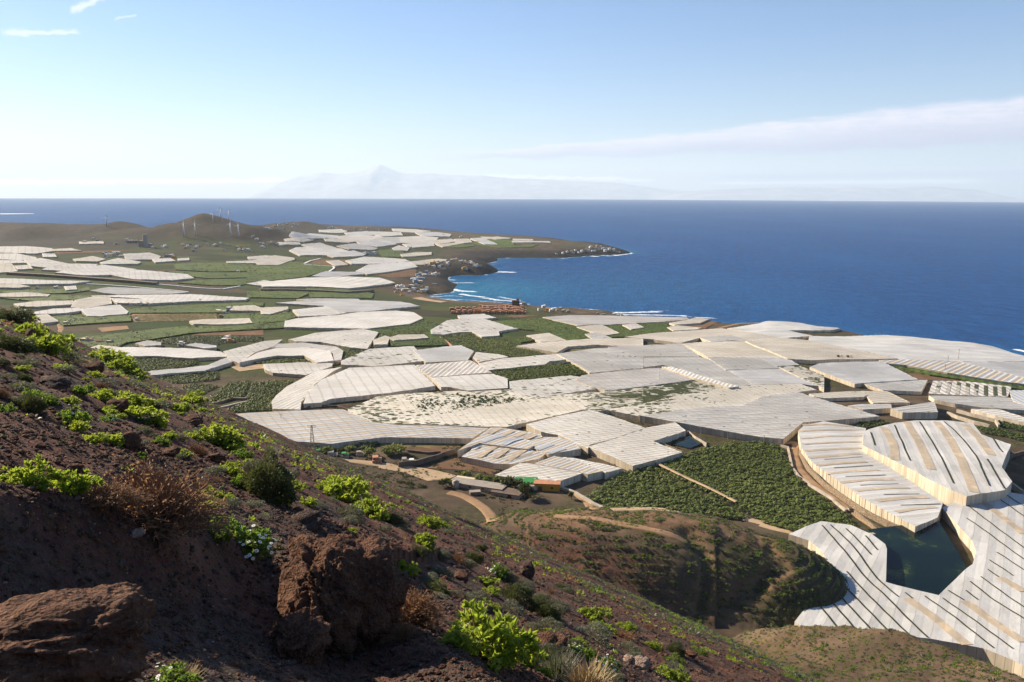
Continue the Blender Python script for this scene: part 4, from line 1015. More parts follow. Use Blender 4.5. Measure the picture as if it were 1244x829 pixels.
# columns of holes in the grey one on the right
rt, zr, h, P = MIDR['grey greenhouse with columns of dark holes at the right']
strips(rt, zr, h, [('E', '755,402 735,466'), ('E', '812,406 797,470'), ('E', '866,408 855,474'), ('E', '918,412 912,476'), ('E', '968,418 962,478'), ('E', '1022,424 1022,482'), ('E', '1075,430 1078,484'), ('E', '1125,432 1128,484')], 'torn_strip', 'net_torn_green', 3.6, .25)
rt, zr, h, P = MIDR['patchwork greenhouse of white, beige and shaded bays']
strips(rt, zr, h, [('N', '255,208 320,184 400,162'), ('N', '395,228 450,200 520,180')], 'shade_panel', 'net_shade', 4.2, .35)  # blue-grey strips laid on the roof
strips(rt, zr, h, [('N', '300,152 345,128 385,114'), ('N', '395,162 455,132'), ('N', '470,172 540,144'), ('N', '550,184 610,158')], 'beige_panel', 'net_beige', 4.2, .35)
rt, zr, h, P = MIDR['shaded corrugated roof at the right of the patchwork greenhouse']
strips(rt, zr, h, [('N', '620,258 720,222'), ('N', '700,280 800,250')], 'shade_panel', 'net_shade', 5, .35)  # two blue-grey strips on this roof
rt, zr, h, P = MIDR['lower patchwork greenhouse with beige bays and dark slits']
strips(rt, zr, h, [('N', '225,312 350,232'), ('N', '335,314 440,242'), ('N', '425,332 545,254')], 'beige_panel', 'net_beige', 4.2, .3)
strips(rt, zr, h, [('N', '205,262 250,232'), ('N', '265,306 325,262'), ('N', '375,312 430,268'), ('N', '475,322 590,282')], 'vent_slit', 'slit', .7, .34)

# ---- the near right terraces
GN = 'striped terrace greenhouses around the pond'
rt, zr, h, P = greenhouse('F', '180,132 215,102 300,88 498,120 484,160 482,232 600,300 740,390 858,470 848,500 834,538 730,580 600,512 470,440 350,350 250,282 196,212', 'net_pale', 7.0, 72, 8,
    'long curved greenhouse with beige cross stripes on a stone retaining wall', GN, amp=.15, wall='wall_net', base=-.5)
F1 = (rt, zr, h, P)
strips(rt, zr, h, [('F', '200,106 300,98 440,112'), ('F', '186,134 300,126 484,124'), ('F', '190,166 320,156 480,152'), ('F', '200,194 330,186 474,182'), ('F', '212,226 330,218 474,212'), ('F', '228,258 350,248 474,240'), ('F', '268,294 380,284 500,278'),
    ('F', '312,332 430,322 560,316'), ('F', '378,374 500,362 630,360'), ('F', '450,416 570,404 700,398'), ('F', '548,464 700,448 790,446'), ('F', '640,514 740,496 830,490')], 'beige_panel', 'net_beige', 3.4, .18)
strips(rt, zr, h, [('F', '300,266 480,256'), ('F', '345,306 530,296'), ('F', '400,346 590,340'), ('F', '470,388 650,380'), ('F', '580,434 750,430'), ('F', '660,482 850,476')], 'vent_slit', 'slit', .7, .22)
rt, zr, h, P = greenhouse('F', '488,132 520,121 640,91 740,82 880,86 1000,97 1040,150 1180,196 1152,260 1136,300 1186,368 1150,410 972,438 900,410 800,360 640,276 486,200', 'net_pale', 11.0, 20, 9,
    'high domed greenhouse with beige and black stripes above the curved one', GN, amp=.15, base=0)
strips(rt, zr, h, [('F', '578,112 606,150 632,210 636,270'), ('F', '690,88 740,170 780,250 806,315'), ('F', '830,90 890,160 950,270 1010,425'), ('F', '962,104 1030,165 1090,245')], 'beige_panel', 'net_beige', 5.6, .18)
strips(rt, zr, h, [('F', '520,138 530,165 540,200'), ('F', '632,102 660,168 708,272'), ('F', '750,88 800,162 860,268 912,380'), ('F', '866,90 940,152 1020,252 1082,394'), ('F', '1096,166 1143,234'), ('F', '1070,264 1110,330 1154,406')], 'vent_slit', 'slit', 1.0, .24)
F2 = (rt, zr, h, P)
rt, zr, h, P = greenhouse('P', '1144,617 1173.5,604.5 1222,597.5 1248,602 1340,625 1420,700 1420,900 1300,840 1230,802.5 1194,788 1130,776 1052.6,765 973,760 966,755 980,738 988,726 1000,714 1007.6,703 1007,690 1003.7,678 996,667 983,657 959,649.5 980,640 998.6,633.5 1034.6,638 1060,650 1076,662 1078,667.5 1077,707 1140,723 1155,708 1171,693 1181,685.5 1185,670 1181,658.4 1162,637',
    'net_pale', 5.5, 32, 9, 'nearest huge grey-white greenhouse wrapping round the pond', GN, amp=.18, base=-.5)
F3 = (rt, zr, h, P)
strips(rt, zr, h, [('G', s) for s in ('290,88 400,215 500,340 600,430 700,535 790,620', '330,84 440,190 520,300 560,350 650,425', '403,102 460,160 522,226', '495,138 552,205', '355,322 400,380 480,460 605,590', '407,305 500,410 700,605',
    '378,422 450,505 520,580', '345,460 440,572', '285,475 320,520 360,570', '683,405 717,432', '775,422 900,510 1100,670', '860,432 1000,530 1190,672', '885,395 960,440', '970,395 1025,438', '990,352 1100,440 1244,530', '1040,332 1150,410 1244,475',
    '1072,298 1122,332', '1080,252 1190,325', '1115,215 1244,300', '972,52 1080,130 1244,250', '970,-15 1100,90 1244,195', '1092,-58 1170,-8 1244,45', '1150,-64 1200,-30 1244,-4')], 'vent_slit', 'slit', .8, .24)
strips(rt, zr, h, [('G', '690,432 800,510 975,655'), ('G', '965,445 1100,545 1244,640'), ('G', '1130,335 1190,368 1244,400'), ('G', '1010,-55 1120,30 1244,130')], 'beige_panel', 'net_beige', 4.6, .18)
posts(F1[0], F1[3], F1[1], 4.5, .3)
posts(MIDR['biggest grey greenhouse with fine rows, behind the near banana plantation'][0], MIDR['biggest grey greenhouse with fine rows, behind the near banana plantation'][3], MIDR['biggest grey greenhouse with fine rows, behind the near banana plantation'][1], 6, .3)

# ---- plantations
PL = [
 ('P', '713,601 735,586 757,572 777,566 794,564 812,575 836,588 862,601 886,612 910,625 897,628 846,622 784,614 740,617', 'near banana plantation, lower left half below the pale dividing path', 2.5, False),
 ('P', '798,562.5 830,551 871,539.5 894,535 913,534 935,536 950,542 957,556 963,570 983,590 1006,606 1030,624 1040,639 1001,634 970,643 930,632 914,624 888,610 864,599 838,586 815,574', 'near banana plantation, upper right half above the pale dividing path', 2.5, False),
 ('C', '520,430 700,416 900,411 990,470 1010,518 900,520 820,492 735,470 655,462', 'green plantation right of the orange houses, reaching towards the sea', None, False),
 ('C', '300,494 440,480 492,504 566,496 600,508 640,528 700,552 785,577 650,595 520,580 440,550 350,535', 'dark green plantation below the orange houses, left of the walled square', None, False),
 ('C', '655,506 700,500 735,516 670,526', 'little green plot inside a pale walled square', None, False),
 ('C', '512,662 650,645 790,632 880,614 998,669 800,690 622,708', 'lone dark green rectangle among white greenhouses in the centre', None, False),
 ('C', '0,462 200,424 238,436 232,470 330,538 60,543 50,520 0,510', 'green plantation left of the brown lane below the orange houses', None, False),
 ('C', '1032,456 1130,450 1180,462 1244,462 1244,492 1130,490', 'green plantation by the surf, left part', None, False),
 ('D', '0,150 84,156 84,172 130,190 200,182 150,160 250,152 340,152 345,182 376,202 230,218 95,232 0,234', 'green plantation by the surf around the small white greenhouse', None, False),
 ('J', '612,95 720,96 690,130 612,145', 'small green plot beside the dark wall of the wedge greenhouse', None, False),
 ('J', '185,155 300,128 420,128 470,154 330,158', 'green plot held inside the curved tunnels', None, False),
 ('I', '535,292 640,280 740,272 930,292 938,310 800,345 640,345 600,320', 'green plot directly below the bridge-like greenhouse', None, True),
 ('I', '700,376 900,352 1030,350 1030,384 920,398 800,405', 'narrow green plot below the thin curving pale roof', None, True),
 ('I', '940,500 1000,468 1085,402 1185,392 1150,470 1010,500', 'dark green plot between two stone walls at the hillside crest', None, False),
 ('I', '1165,476 1195,402 1244,395 1500,390 1420,440 1330,500 1290,532 1040,545 1165,490', 'dark green plantation below the curved tunnels at the crest', None, False),
 ('I', '850,420 930,405 1030,415 960,455 900,462', 'yellowish scrub field beside the crest of the hillside', None, True),
 ('A', '820,352 940,346 1070,346 1244,356 1244,384 1000,388 830,378', 'large striped green field below the turbine hill, upper part', None, True),
 ('A', '780,386 1000,392 1244,390 1244,412 1000,420 910,412 860,398', 'large striped green field below the turbine hill, middle part', None, True),
 ('A', '930,426 1244,416 1244,430 1130,452 1000,452 840,440', 'large striped green field below the turbine hill, lower part', None, True),
 ('A', '610,592 600,560 700,552 900,545 1244,532 1244,548 1110,550 1050,580 620,582', 'green field above the orange-rowed plot', None, True),
 ('A', '235,600 330,590 480,598 618,592 620,620 440,630 300,640 270,625', 'green field below the bright square greenhouse', None, True),
 ('A', '300,702 560,676 880,642 1244,626 1244,656 900,676 600,720 560,738 420,740', 'wide green field of many rows left of centre', None, True),
 ('A', '600,738 700,712 900,684 1040,690 1244,690 1244,716 1100,710 1010,730 880,728 760,722 750,742', 'dark green field with sheds at its lower edge', None, True),
 ('A', '10,512 200,508 240,496 430,500 420,510 360,520 180,528', 'green field at far left between two white greenhouses', None, True),
 ('A', '10,480 260,470 420,462 430,474 330,488 230,490 20,488', 'dull green field at far left below a long white greenhouse', None, True),
 ('A', '1050,590 1240,578 1244,604 1190,612 1060,608', 'small green field right of the lone cream greenhouse', None, True),
 ('B', '0,320 200,300 410,322 380,348 270,374 60,394 0,400', 'green field left of the very long straight greenhouse', None, True),
 ('B', '620,250 690,244 740,256 740,280 640,280', 'small green field left of the brown far plain', None, True),
 ('B', '922,236 990,222 1058,216 1078,228 1000,236', 'small green field on the far peninsula by the dark bank', None, True),
 ('B', '1060,186 1244,186 1244,222 1140,214', 'green field on the far peninsula near the sea', None, True),
 ('C', '480,36 640,48 640,70 760,66 720,78 560,82 440,62', 'green field at the back of the far peninsula', None, True),
 ('B', '565,622 760,602 830,574 890,590 928,660 950,690 700,694 700,676 850,664 830,646 720,646 660,652 618,646', 'green plantation below the huge bright greenhouse', None, False),
 ('B', '280,425 470,432 600,452 590,474 300,470', 'green strip below the dark windbreak', None, True),
 ('B', '440,406 400,440 0,440 0,470 240,474 300,450', 'dull green strip at the foot of the very long straight greenhouse', None, True),
 ('B', '0,545 60,545 180,535 240,560 180,580 0,600', 'green field right of the orange-rowed plot', None, True),
 ('B', '0,600 175,584 175,612 60,618 0,616', 'green field with rows beside the huge bright greenhouse', None, True),
 ('E', '484,308 560,307 870,366 1244,418 1244,444 1000,408 880,384 700,358', 'long green crop strip at the right between greenhouses', None, True),
 ('E', '285,612 400,610 466,634 340,662 262,650', 'low green bushes in front of the box-shaped greenhouse', None, False),
 ('E', '960,650 1100,660 1244,700 1244,735 1130,706 1020,690', 'green terraces at the right edge above the pond greenhouses', None, True),
 ('E', '1090,612 1244,650 1244,680 1120,650', 'upper green terrace at the right edge', None, True),
 ('J', '600,545 640,502 760,500 785,528 720,558 640,560', 'green crops behind the lattice mast and the farmyard', None, False),
 ('J', '340,540 440,548 600,548 560,572 440,580', 'green strip at the foot of the striped greenhouse by the mast', None, False),
]
for zid, pts, lab, sp, rows in PL:
    plantation(zid, pts, lab, sp, rows=rows, mat='banana' if sp or zid in 'CDJI' else 'banana_far', rot=20 if not rows else 60)
plantation('K', '118,198 330,184 560,196 690,210 300,280 205,268', 'rows of green crop growing out of the torn roof', 2.4, 60, 5.6, True, floor=False, mat='banana_far')
plantation('A', '620,592 1020,580 1020,614 640,624', 'field of young green rows on orange soil', None, 8, 1.6, True, floor=False, name='crop_field')

for a in [('A', '600,590 1022,578 1024,616 640,628', 'dirt', 'bare_field'), ('D', '395,166 520,158 640,142 700,152 560,190', 'brown_field', 'bare_field'), ('K', '20,408 440,402 380,440 10,440', 'olive_field', 'bare_field'),
          ('K', '20,440 375,440 330,470 40,462', 'brown_field', 'bare_field'), ('K', '230,540 340,490 420,500 620,524 540,570 430,550', 'brown_field', 'bare_field'), ('C', '838,556 1010,541 1130,552 900,570', 'olive_field', 'bare_field'),
          ('E', '570,352 700,362 880,388 900,402 720,392 620,388', 'brown_field', 'bare_field'), ('B', '280,320 340,292 480,294 540,312 420,320', 'brown_field', 'bare_field'), ('A', '660,286 260,296 250,306 440,300', 'brown_field', 'bare_field'),
          ('C', '600,405 700,398 760,404 640,414', 'brown_field', 'bare_field'), ('D', '0,282 120,292 150,300 0,302', 'olive_field', 'bare_field'), ('K', '0,520 130,530 340,575 330,600 230,600 120,560 0,540', 'dirt_pale', 'farm_yard'),
          ('J', '60,170 230,165 240,185 120,200', 'dirt_pale', 'bare_field'), ('A', '1150,650 1244,658 1244,690 1080,690 900,690', 'brown_field', 'bare_field'), ('A', '460,655 600,645 610,660 480,675', 'dirt', 'bare_field'),
          ('B', '570,362 800,338 800,370 690,380', 'brown_field', 'bare_field'), ('L', '150,620 240,612 480,652 420,662', 'dirt_pale', 'beach')]:
    patch(*a)
# ------------------------------------------------------------------ ponds, walls, tracks
def pond(zid, pts, zoff, name, mat):
    W = cast(Z(zid, pts), zoff); z = float(plain(W[:, 0], W[:, 1]).max())+zoff
    P = W[:, :2]; V2, T = cdt(ring(P, 4), np.zeros((0, 2)))
    a = V2[T[:, 1]]-V2[T[:, 0]]; b = V2[T[:, 2]]-V2[T[:, 0]]; fl = (a[:, 0]*b[:, 1]-a[:, 1]*b[:, 0]) < 0; T[fl] = T[fl][:, ::-1]
    o = mesh_np(name, np.column_stack([V2, np.full(len(V2), z)]), T, mat); tag(o, kind='structure'); return o, z
def pond_mat():
    m, nt, out = new_mat('pond_water'); N = NT(nt); p = N.pos()
    n = N.noise(p, .05, 5, .7); c = N.ramp(n, [(.46, (.003, .010, .011)), (.58, (.010, .022, .012)), (.66, (.055, .070, .022)), (.74, (.12, .13, .04))])
    N.principled(out, c, .10, .06, N.noise(p, 1.2, 3), .12, .1)
M['pond'] = None; pond_mat(); M['pond'] = bpy.data.materials['pond_water']
pond('G', '505,128 836,100 972,300 840,420 585,378 560,190', .7, 'pond_water', M['pond'])
pond('H', '690,195 720,165 790,158 848,186 770,215', .5, 'pond_water', M['pond'])
W_ = [

 ('G', '505,128 560,122 690,110 835,96', 3.0, 2.2, 'concrete', 'brown concrete dam wall along the back of the dark pond', 'dam_wall'),
 ('F', '186,222 222,292 300,370 400,440 500,505 600,555 690,592', 3.6, 1.2, 'stone', 'curved stone retaining wall below the beige striped greenhouse', 'stone_wall'),
 ('F', '95,196 130,206 150,300 180,340 240,385 330,440 405,503', 1.6, 1.4, 'concrete', 'pale curved wall along the right side of the near banana plantation', 'field_wall'),
 ('F', '445,505 500,548 560,600', 2.2, 1.0, 'stone', 'short stone wall between the near banana plantation and the pond', 'stone_wall'),
 ('H', '592,176 680,158 762,130', 3.4, .8, 'stone', 'stone wall behind the small pond', 'stone_wall'),
 ('H', '762,130 800,160 850,188', 3.0, .8, 'concrete', 'sunlit concrete wall right of the small pond', 'field_wall'),
 ('H', '600,176 660,196 735,226', 2.2, .8, 'stone', 'low stone wall in front of the small pond', 'stone_wall'),
 ('C', '232,470 270,490 310,515 345,545', 1.6, 2.6, 'terra_wall', 'rust-brown lane wall running down from the orange houses', 'lane_wall'),
 ('C', '425,590 450,575', 2.0, 1.0, 'stone', 'short dark stone wall at the bend of the brown lane', 'stone_wall'),
 ('C', '430,592 455,618 480,640 500,662', 2.2, 1.4, 'concrete_dark', 'dark wall in the gap left of the white greenhouse above the lone green rectangle', 'field_wall'),
 ('C', '592,690 604,716 618,752', 3.0, 2.0, 'concrete_dark', 'dark wall in the gap at the left corner of the lone green rectangle', 'field_wall'),
 ('C', '800,618 830,606 900,610', 1.6, 1.4, 'concrete_dark', 'low brown wall at the top corner of the lone green rectangle', 'field_wall'),
 ('J', '420,372 470,356 580,360 640,378', 1.6, 1.0, 'concrete_dark', 'dark wall at the front foot of the very large bright greenhouse', 'field_wall'),
 ('J', '615,640 616,638', .5, .5, 'concrete_dark', '', ''),
 ('J', '790,516 1000,520 1230,526', 2.2, 1.2, 'concrete_dark', 'long dark wall along the front of the beige striped greenhouse', 'field_wall'),
 ('J', '870,628 960,618 1060,590 1140,562', 3.4, 1.0, 'concrete_dark', 'tall dark wall between the two brown fields of the farm', 'farm_wall'),
 ('J', '915,570 1010,580 1070,576', 1.4, 1.0, 'concrete_dark', 'low dark wall between the two ploughed fields of the farm', 'farm_wall'),
 ('I', '960,512 1020,500 1100,478 1165,480', 2.0, 2.0, 'stone', 'upper of two stone walls at the hillside crest', 'stone_wall'),
 ('I', '1000,532 1080,514 1165,494', 2.0, 2.0, 'concrete', 'lower paler of two stone walls at the hillside crest', 'stone_wall'),
 ('J', '255,372 262,352 275,340', 1.6, 1.2, 'concrete', 'short pale wall by the rounded end of the curving white roof', 'field_wall'),
 ('A', '620,438 720,446 800,452 950,466 1050,470 1135,456', 2.0, 4.0, 'white_wall', 'upper white canal wall crossing the far green fields', 'canal_wall'),
 ('A', '410,446 520,452 620,459 720,468 800,475 890,484', 2.0, 4.0, 'white_wall', 'lower white canal wall crossing the far green fields', 'canal_wall'),
 ('B', '270,312 300,298 345,288', 2.0, 5.0, 'white_wall', 'white channel wall curving on the brown field, left arm', 'canal_wall'),
 ('B', '270,316 330,320 405,324 412,332 385,350', 2.0, 5.0, 'white_wall', 'white channel wall curving on the brown field, right arm', 'canal_wall'),
 ('B', '60,432 200,432 330,436 470,444 590,436', 5.0, 12.0, 'concrete_dark', 'dark windbreak bank under the very long straight greenhouse', 'windbreak'),
 ('A', '40,392 200,400 400,414 620,430 740,440', 5.0, 14.0, 'concrete_dark', 'dark windbreak bank under the joined bright pair at far left', 'windbreak'),
 ('C', '1120,596 1150,592 1220,594', .8, .8, 'white_wall', '', ''),
 ('D', '530,236 640,226 700,224', 1.6, 1.2, 'brown_wall', 'brown parapet on the back edge of the notch-filling grey roof', 'field_wall'),
 ('D', '1048,372 1120,372 1244,368', 2.0, 3.0, 'terra_wall', 'reddish wall with rubble before the sunlit warm greenhouse', 'field_wall'),
 ('E', '735,505 850,540 900,548', 2.0, 1.4, 'concrete', 'pale wall under the low grey greenhouse at the right', 'field_wall'),
 ('E', '800,575 860,600 960,630 1045,650', 3.0, 1.6, 'concrete', 'lower pale terrace wall at the right', 'terrace_wall'),
 ('E', '855,562 960,590 1080,618 1100,650', 3.0, 1.6, 'concrete', 'upper pale terrace wall at the right', 'terrace_wall'),
 ('F', '1140,330 1180,370 1244,415', 4.0, 1.5, 'concrete', 'curved pale wall at the right edge beside the domed greenhouse', 'terrace_wall'),
 ('F', '1150,265 1200,235 1244,225', 2.5, 1.4, 'concrete_dark', 'dark wall at the right edge behind the domed greenhouse', 'terrace_wall'),
 ('G', '1030,708 1050,680 1120,706 1244,760', 2.0, 2.0, 'concrete', 'pale wall of the tank at the lower right corner', 'tank_wall'),
 ('K', '860,628 930,652 1010,700 1090,738', 1.4, 2.2, 'concrete', 'pale channel wall along the lower left of the near plantation', 'channel_wall'),
]
for zid, pts, h, t, mat, lab, nm in W_:
    if lab: wall(zid, pts, h, t, mat, lab, nm, 'wall')
track('H', '400,505 560,498 700,512 830,520 960,536 1060,552 1244,602', 5.0, 'dirt_pale', fn=terrain, lift=.25)
track('H', '600,292 680,332 760,372 850,412 920,448 990,484', 1.8, 'dirt_pale', name='path', lift=2.6)
track('K', '330,655 380,662 440,690 500,730 535,770 541,795', 5.5, 'dirt', fn=terrain, lift=.3)
track('J', '600,620 700,628 790,640 900,655 1010,668 1130,700', 6.0, 'dirt_pale', lift=.25)
track('H', '220,420 260,450 300,480 320,505', 4.0, 'dirt', fn=terrain, lift=.25)
track('T', '50,26 220,36 330,62 480,88 590,120 640,148', 3.6, 'dirt', fn=terrain, lift=.25)
track('F', '0,575 80,600 150,612', 4.0, 'dirt_pale', fn=terrain, lift=.25)
track('F', '60,196 120,186 172,182 160,240 180,310 250,380 330,440 420,500 500,560 560,600', 5.0, 'dirt', lift=.2)
track('C', '430,580 470,640 510,665', 5.0, 'dirt', name='lane', lift=.2)
track('A', '275,690 290,660 280,635 340,628', 5.0, 'dirt', name='lane', lift=.5)
track('D', '640,186 760,160 880,156', 6.0, 'dirt', name='lane', lift=.4)

# ------------------------------------------------------------------ houses
def quad_win(b, w, d, h, rows, m=1):
    """window recess panels on the left and front faces"""
    for k, (zz, xs) in enumerate(rows):
        for x in xs:
            b.box((x*w, -d/2-.02, zz), (w*.13, .08, 1.3), m=m); b.box((-w/2-.02, x*d, zz), (.08, d*.13, 1.3), m=m)
def house_mesh(kind, wallm, roofm):
    b = MB(); w, d = 10, 9
    if kind == 0:
        b.box((0, 0, -3), (w, d, 9.2)); b.box((0, 0, 6.2), (w+.3, d+.3, .25), m=2); b.box((0, 0, 6.45), (w, d, .5)); b.box((2.5, 2, 6.9), (3, 3, 2.0))
        quad_win(b, w, d, 6, [(1.0, (-.28, .05, .32)), (4.0, (-.28, .05, .32))])
    elif kind == 1:
        b.box((0, 0, -3), (w, d, 6.4)); b.box((-1.8, .8, 3.4), (w-4, d-2, 2.8)); b.box((0, 0, 3.4), (w+.2, d+.2, .15), m=2); b.box((-1.8, .8, 6.2), (w-3.8, d-1.8, .25), m=2)
        quad_win(b, w, d, 3, [(1.0, (-.3, 0, .3))]); b.box((-2.5, -d/2+1.75, 4.2), (1.2, .1, 1.2), m=1)
    elif kind == 2:
        b.box((0, 0, -3), (w, d, 7.8)); e = .5; x, y = w/2+e, d/2+e
        b.add([(-x, -y, 4.7), (x, -y, 4.7), (x, y, 4.7), (-x, y, 4.7), (-x, 0, 7.0), (x, 0, 7.0)], [(0, 1, 5, 4), (2, 3, 4, 5), (3, 2, 1, 0)], [(0, 4, 3), (1, 2, 5)], m=2)
        quad_win(b, w, d, 4.8, [(.9, (-.3, .02, .3)), (3.1, (-.3, .02, .3))])
    else:
        b.box((0, 0, -3), (w*1.9, d, 6.6)); b.box((0, 0, 3.6), (w*1.9+.4, d+.4, .25), m=2)
        quad_win(b, w*1.9, d, 3, [(1.2, (-.35, -.12, .12, .35))])
    V = np.vstack(b.V); o = b.build('house', [M[wallm], M['glass'], M[roofm]])
    me = o.data; bpy.data.objects.remove(o); return me
HM = {}
def house(zid, pt, kind, wallm, roofm, size, label, group, rz=None, name='house', cat='house', fn=plain, hs=None):
    key = (kind, wallm, roofm)
    if key not in HM: HM[key] = house_mesh(*key)
    p = cast([Z(zid, pt)[0]], 0, fn)[0]
    o = bpy.data.objects.new(name, HM[key]); COL.objects.link(o); o.location = p
    s = size/(15.5 if group else 11.0); o.scale = (s*random.uniform(.85, 1.2), s*random.uniform(.85, 1.15), hs or s*random.uniform(.8, 1.1)); o.rotation_euler = (0, 0, R(rz if rz is not None else random.uniform(-35, 35)))
    tag(o, label, cat, group); return o
def houses(zid, pts, pal, size, label, group):
    for k, s in enumerate(pts.split()):
        wm, rm = pal[k % len(pal)]; house(zid, s, random.choice((0, 1, 1, 0, 2) if rm == 'terra_roof' else (0, 1, 0, 3)), wm, rm, size*random.uniform(.8, 1.25), label, group)
WP = [('white_wall', 'grey_roof'), ('white_wall', 'white_wall'), ('cream_wall', 'grey_roof'), ('white_wall', 'terra_roof'), ('grey_wall', 'grey_roof'), ('white_wall', 'white_wall'), ('ochre_wall', 'terra_roof')]
houses('L', '290,325 405,345 440,355 485,303 390,296 455,296 640,350 660,300 700,305 720,320 745,327 765,330 610,290 575,280 555,275 530,270 690,296 640,290 520,285 480,318 620,300 595,298 730,332 420,320 350,340 380,320 655,356 625,354', WP, 12, 'small house of the village on the dark headland in the bay', 'houses on the bay headland')
house('L', '345,322', 0, 'ochre_wall', 'grey_roof', 19, 'bright ochre block, biggest of the houses on the bay headland', None, 10)
houses('L', '235,400 260,406 290,392 330,400 350,406 370,410 300,416 215,436 240,446 170,440 205,420 310,402 275,414 340,414 190,446 395,408', [('white_wall', 'white_wall'), ('white_wall', 'grey_roof'), ('blue_wall', 'grey_roof'), ('cream_wall', 'terra_roof')], 12, 'white or bluish house on the low cliff between the two bay headlands', 'houses on the cliff between the headlands')
houses('L', '165,546 260,550 220,572 100,516 40,518 70,556 10,570 40,542 150,508 360,496 290,536 240,526 130,576 60,596 20,520 90,540 120,552 200,508 185,560 270,556 230,580 0,545 55,525 175,535', WP, 11, 'scattered small house on the dark rocky headland nearest the beach', 'houses on the headland nearest the beach')
TP = [('terra_wall', 'terra_roof'), ('terra_wall', 'terra_roof'), ('ochre_wall', 'terra_roof')]
res = []
for k in range(5): res += [(528+k*52, 735-k*2), (540+k*52, 765-k*3)]
for k in range(12):
    for j in range(3): res.append((795+k*34+random.uniform(-6, 6), 715+j*22+k*1.5+random.uniform(-4, 4)-(10 if k > 4 else 0)))
def resort_house():
    t = empty('terraced_house', (0, 0, 0))
    b = MB(); b.box((0, 0, -2), (10, 9, 7.5)); b.box((-2, 1, 5.5), (5.5, 6, 2.6)); b.build('wall', M['terra_wall'], t)
    b = MB(); b.box((1.4, -.6, 5.5), (7.4, 8.1, .3)); b.build('roof', M['terra_roof'], t)
    b = MB(); b.box((-2, 1, 8.1), (6, 6.5, .3)); b.build('tower_roof', M['terra_roof'], t)
    for x in (-3, 0, 3):
        b = MB(); b.box((x, -4.53, 3.2), (1.5, .1, 1.5)); b.build('window', M['glass'], t)
    for x in (-2.5, 1.5):
        b = MB(); b.box((x, -4.53, .1), (2.0, .1, 2.2)); b.build('door', M['glass'], t)
    for y in (-2, 2):
        b = MB(); b.box((-5.03, y, 3.2), (.1, 1.5, 1.5)); b.build('window', M['glass'], t)
    return t
proto = resort_house()
for i, (a, b_) in enumerate(res):
    o = proto if i == 0 else copy_tree(proto)
    o.location = cast([Z('L', '%f,%f' % (a, b_))[0]], 0)[0]; s = random.uniform(.78, .95); o.scale = (s*1.25, s, s*random.uniform(.7, .85)); o.rotation_euler = (0, 0, R(random.uniform(-12, 12)))
    tag(o, 'orange terracotta house in the tight rows of the resort by the bay', 'house', 'orange houses of the bay resort')
house('L', '1105,690', 0, 'brown_wall', 'brown_wall', 14, 'dark brown apartment block standing behind the orange houses at the beach', None, 0, 'apartment_block', 'building', hs=1.5)
house('L', '1185,688', 1, 'cream_wall', 'grey_roof', 12, 'cream house at the right end of the orange resort', None, 0)
houses('C', '780,366 800,376 825,374 845,380 870,386 885,378 690,350 815,384 858,372 895,388 760,380 790,386', [('white_wall', 'grey_roof'), ('ochre_wall', 'terra_roof'), ('white_wall', 'white_wall'), ('cream_wall', 'terra_roof'), ('grey_wall', 'grey_roof')], 10, 'low house in the cluster on the shore right of the orange resort', 'houses on the shore right of the resort')
houses('C', '1035,396 1060,399 1110,402 1150,404 1180,400 1130,404', [('cream_wall', 'grey_roof'), ('grey_wall', 'grey_roof'), ('white_wall', 'white_wall')], 8, 'small hut at the surf behind the long ribbed greenhouse', 'huts along the surf')
houses('C', '1075,84 1050,79 1020,86 990,98 960,101 930,96 910,102 890,104 870,109 1000,84 1030,76 1060,89 1090,93 1110,96 1130,103 840,112 1040,92 1015,98 980,92 945,105 920,108 1070,98', WP[:4], 13, 'small pale house on the tip of the long far peninsula', 'houses on the far peninsula tip')
houses('B', '65,218 75,238 100,218 120,213 140,228 45,203 190,128 150,133 95,148 110,153 210,143 180,153 240,133 130,140 165,140 220,128 85,225 160,232 30,190', WP, 15, 'small house on the slopes below the far twin hills', 'houses below the twin hills')
houses('B', '400,144 420,147 450,152 480,153 510,153 540,157 570,148 590,143 620,160 790,163 830,153 870,165 385,148 650,158 930,180 1010,190 1050,205 1090,212', WP, 15, 'tiny house among the greenhouses of the far peninsula', 'houses on the far peninsula')
houses('B', '745,240 762,238 775,242 555,270 575,272 600,270 790,388 803,394 822,386 812,398 795,402', [('white_wall', 'white_wall'), ('blue_wall', 'grey_roof'), ('white_wall', 'grey_roof')], 15, 'white or pale blue farm building between far greenhouses left of the bay', 'farm buildings left of the bay')
houses('M', '670,455 770,438 840,438 545,442 610,436 350,458 1080,466 1060,486 1140,490 1180,506 925,490 640,496 440,545 460,556 830,446 890,426 1040,462 1110,480 700,450 590,456 570,470 960,440 660,470 1095,492 380,452 400,545', WP, 13, 'small house in the hamlet at the foot of the turbine hill', 'houses at the foot of the turbine hill')
houses('A', '500,303 512,313 490,308 540,308 560,311 548,302 525,315 505,320 575,318 535,318 440,238 460,245 600,243 620,250 720,280 780,275 550,262 400,255', WP, 14, 'small house in the hamlet under the left ridge', 'houses under the left ridge')
houses('A', '180,470 265,470 335,470 1082,571 1050,578 1030,575 1046,606 937,531 620,548 400,723 430,723 520,731 860,736 1090,722 1062,718 645,621 312,638 20,440 1100,390 1125,392 610,546 660,550 1060,588 690,552 470,728 850,742 1075,708 100,366 235,314', WP, 9, 'small farmhouse among the green fields left of centre', 'farmhouses among the green fields')
house('M', '85,418', 3, 'grey_wall', 'grey_roof', 17, 'grey concrete works hall beside the tall silo under the left ridge', None, 5, 'works_hall', 'building', hs=2.2)
house('D', '860,152', 0, 'ochre_wall', 'cream_wall', 9, 'tan cube-shaped building on the cliff edge above the sea', None, -10)
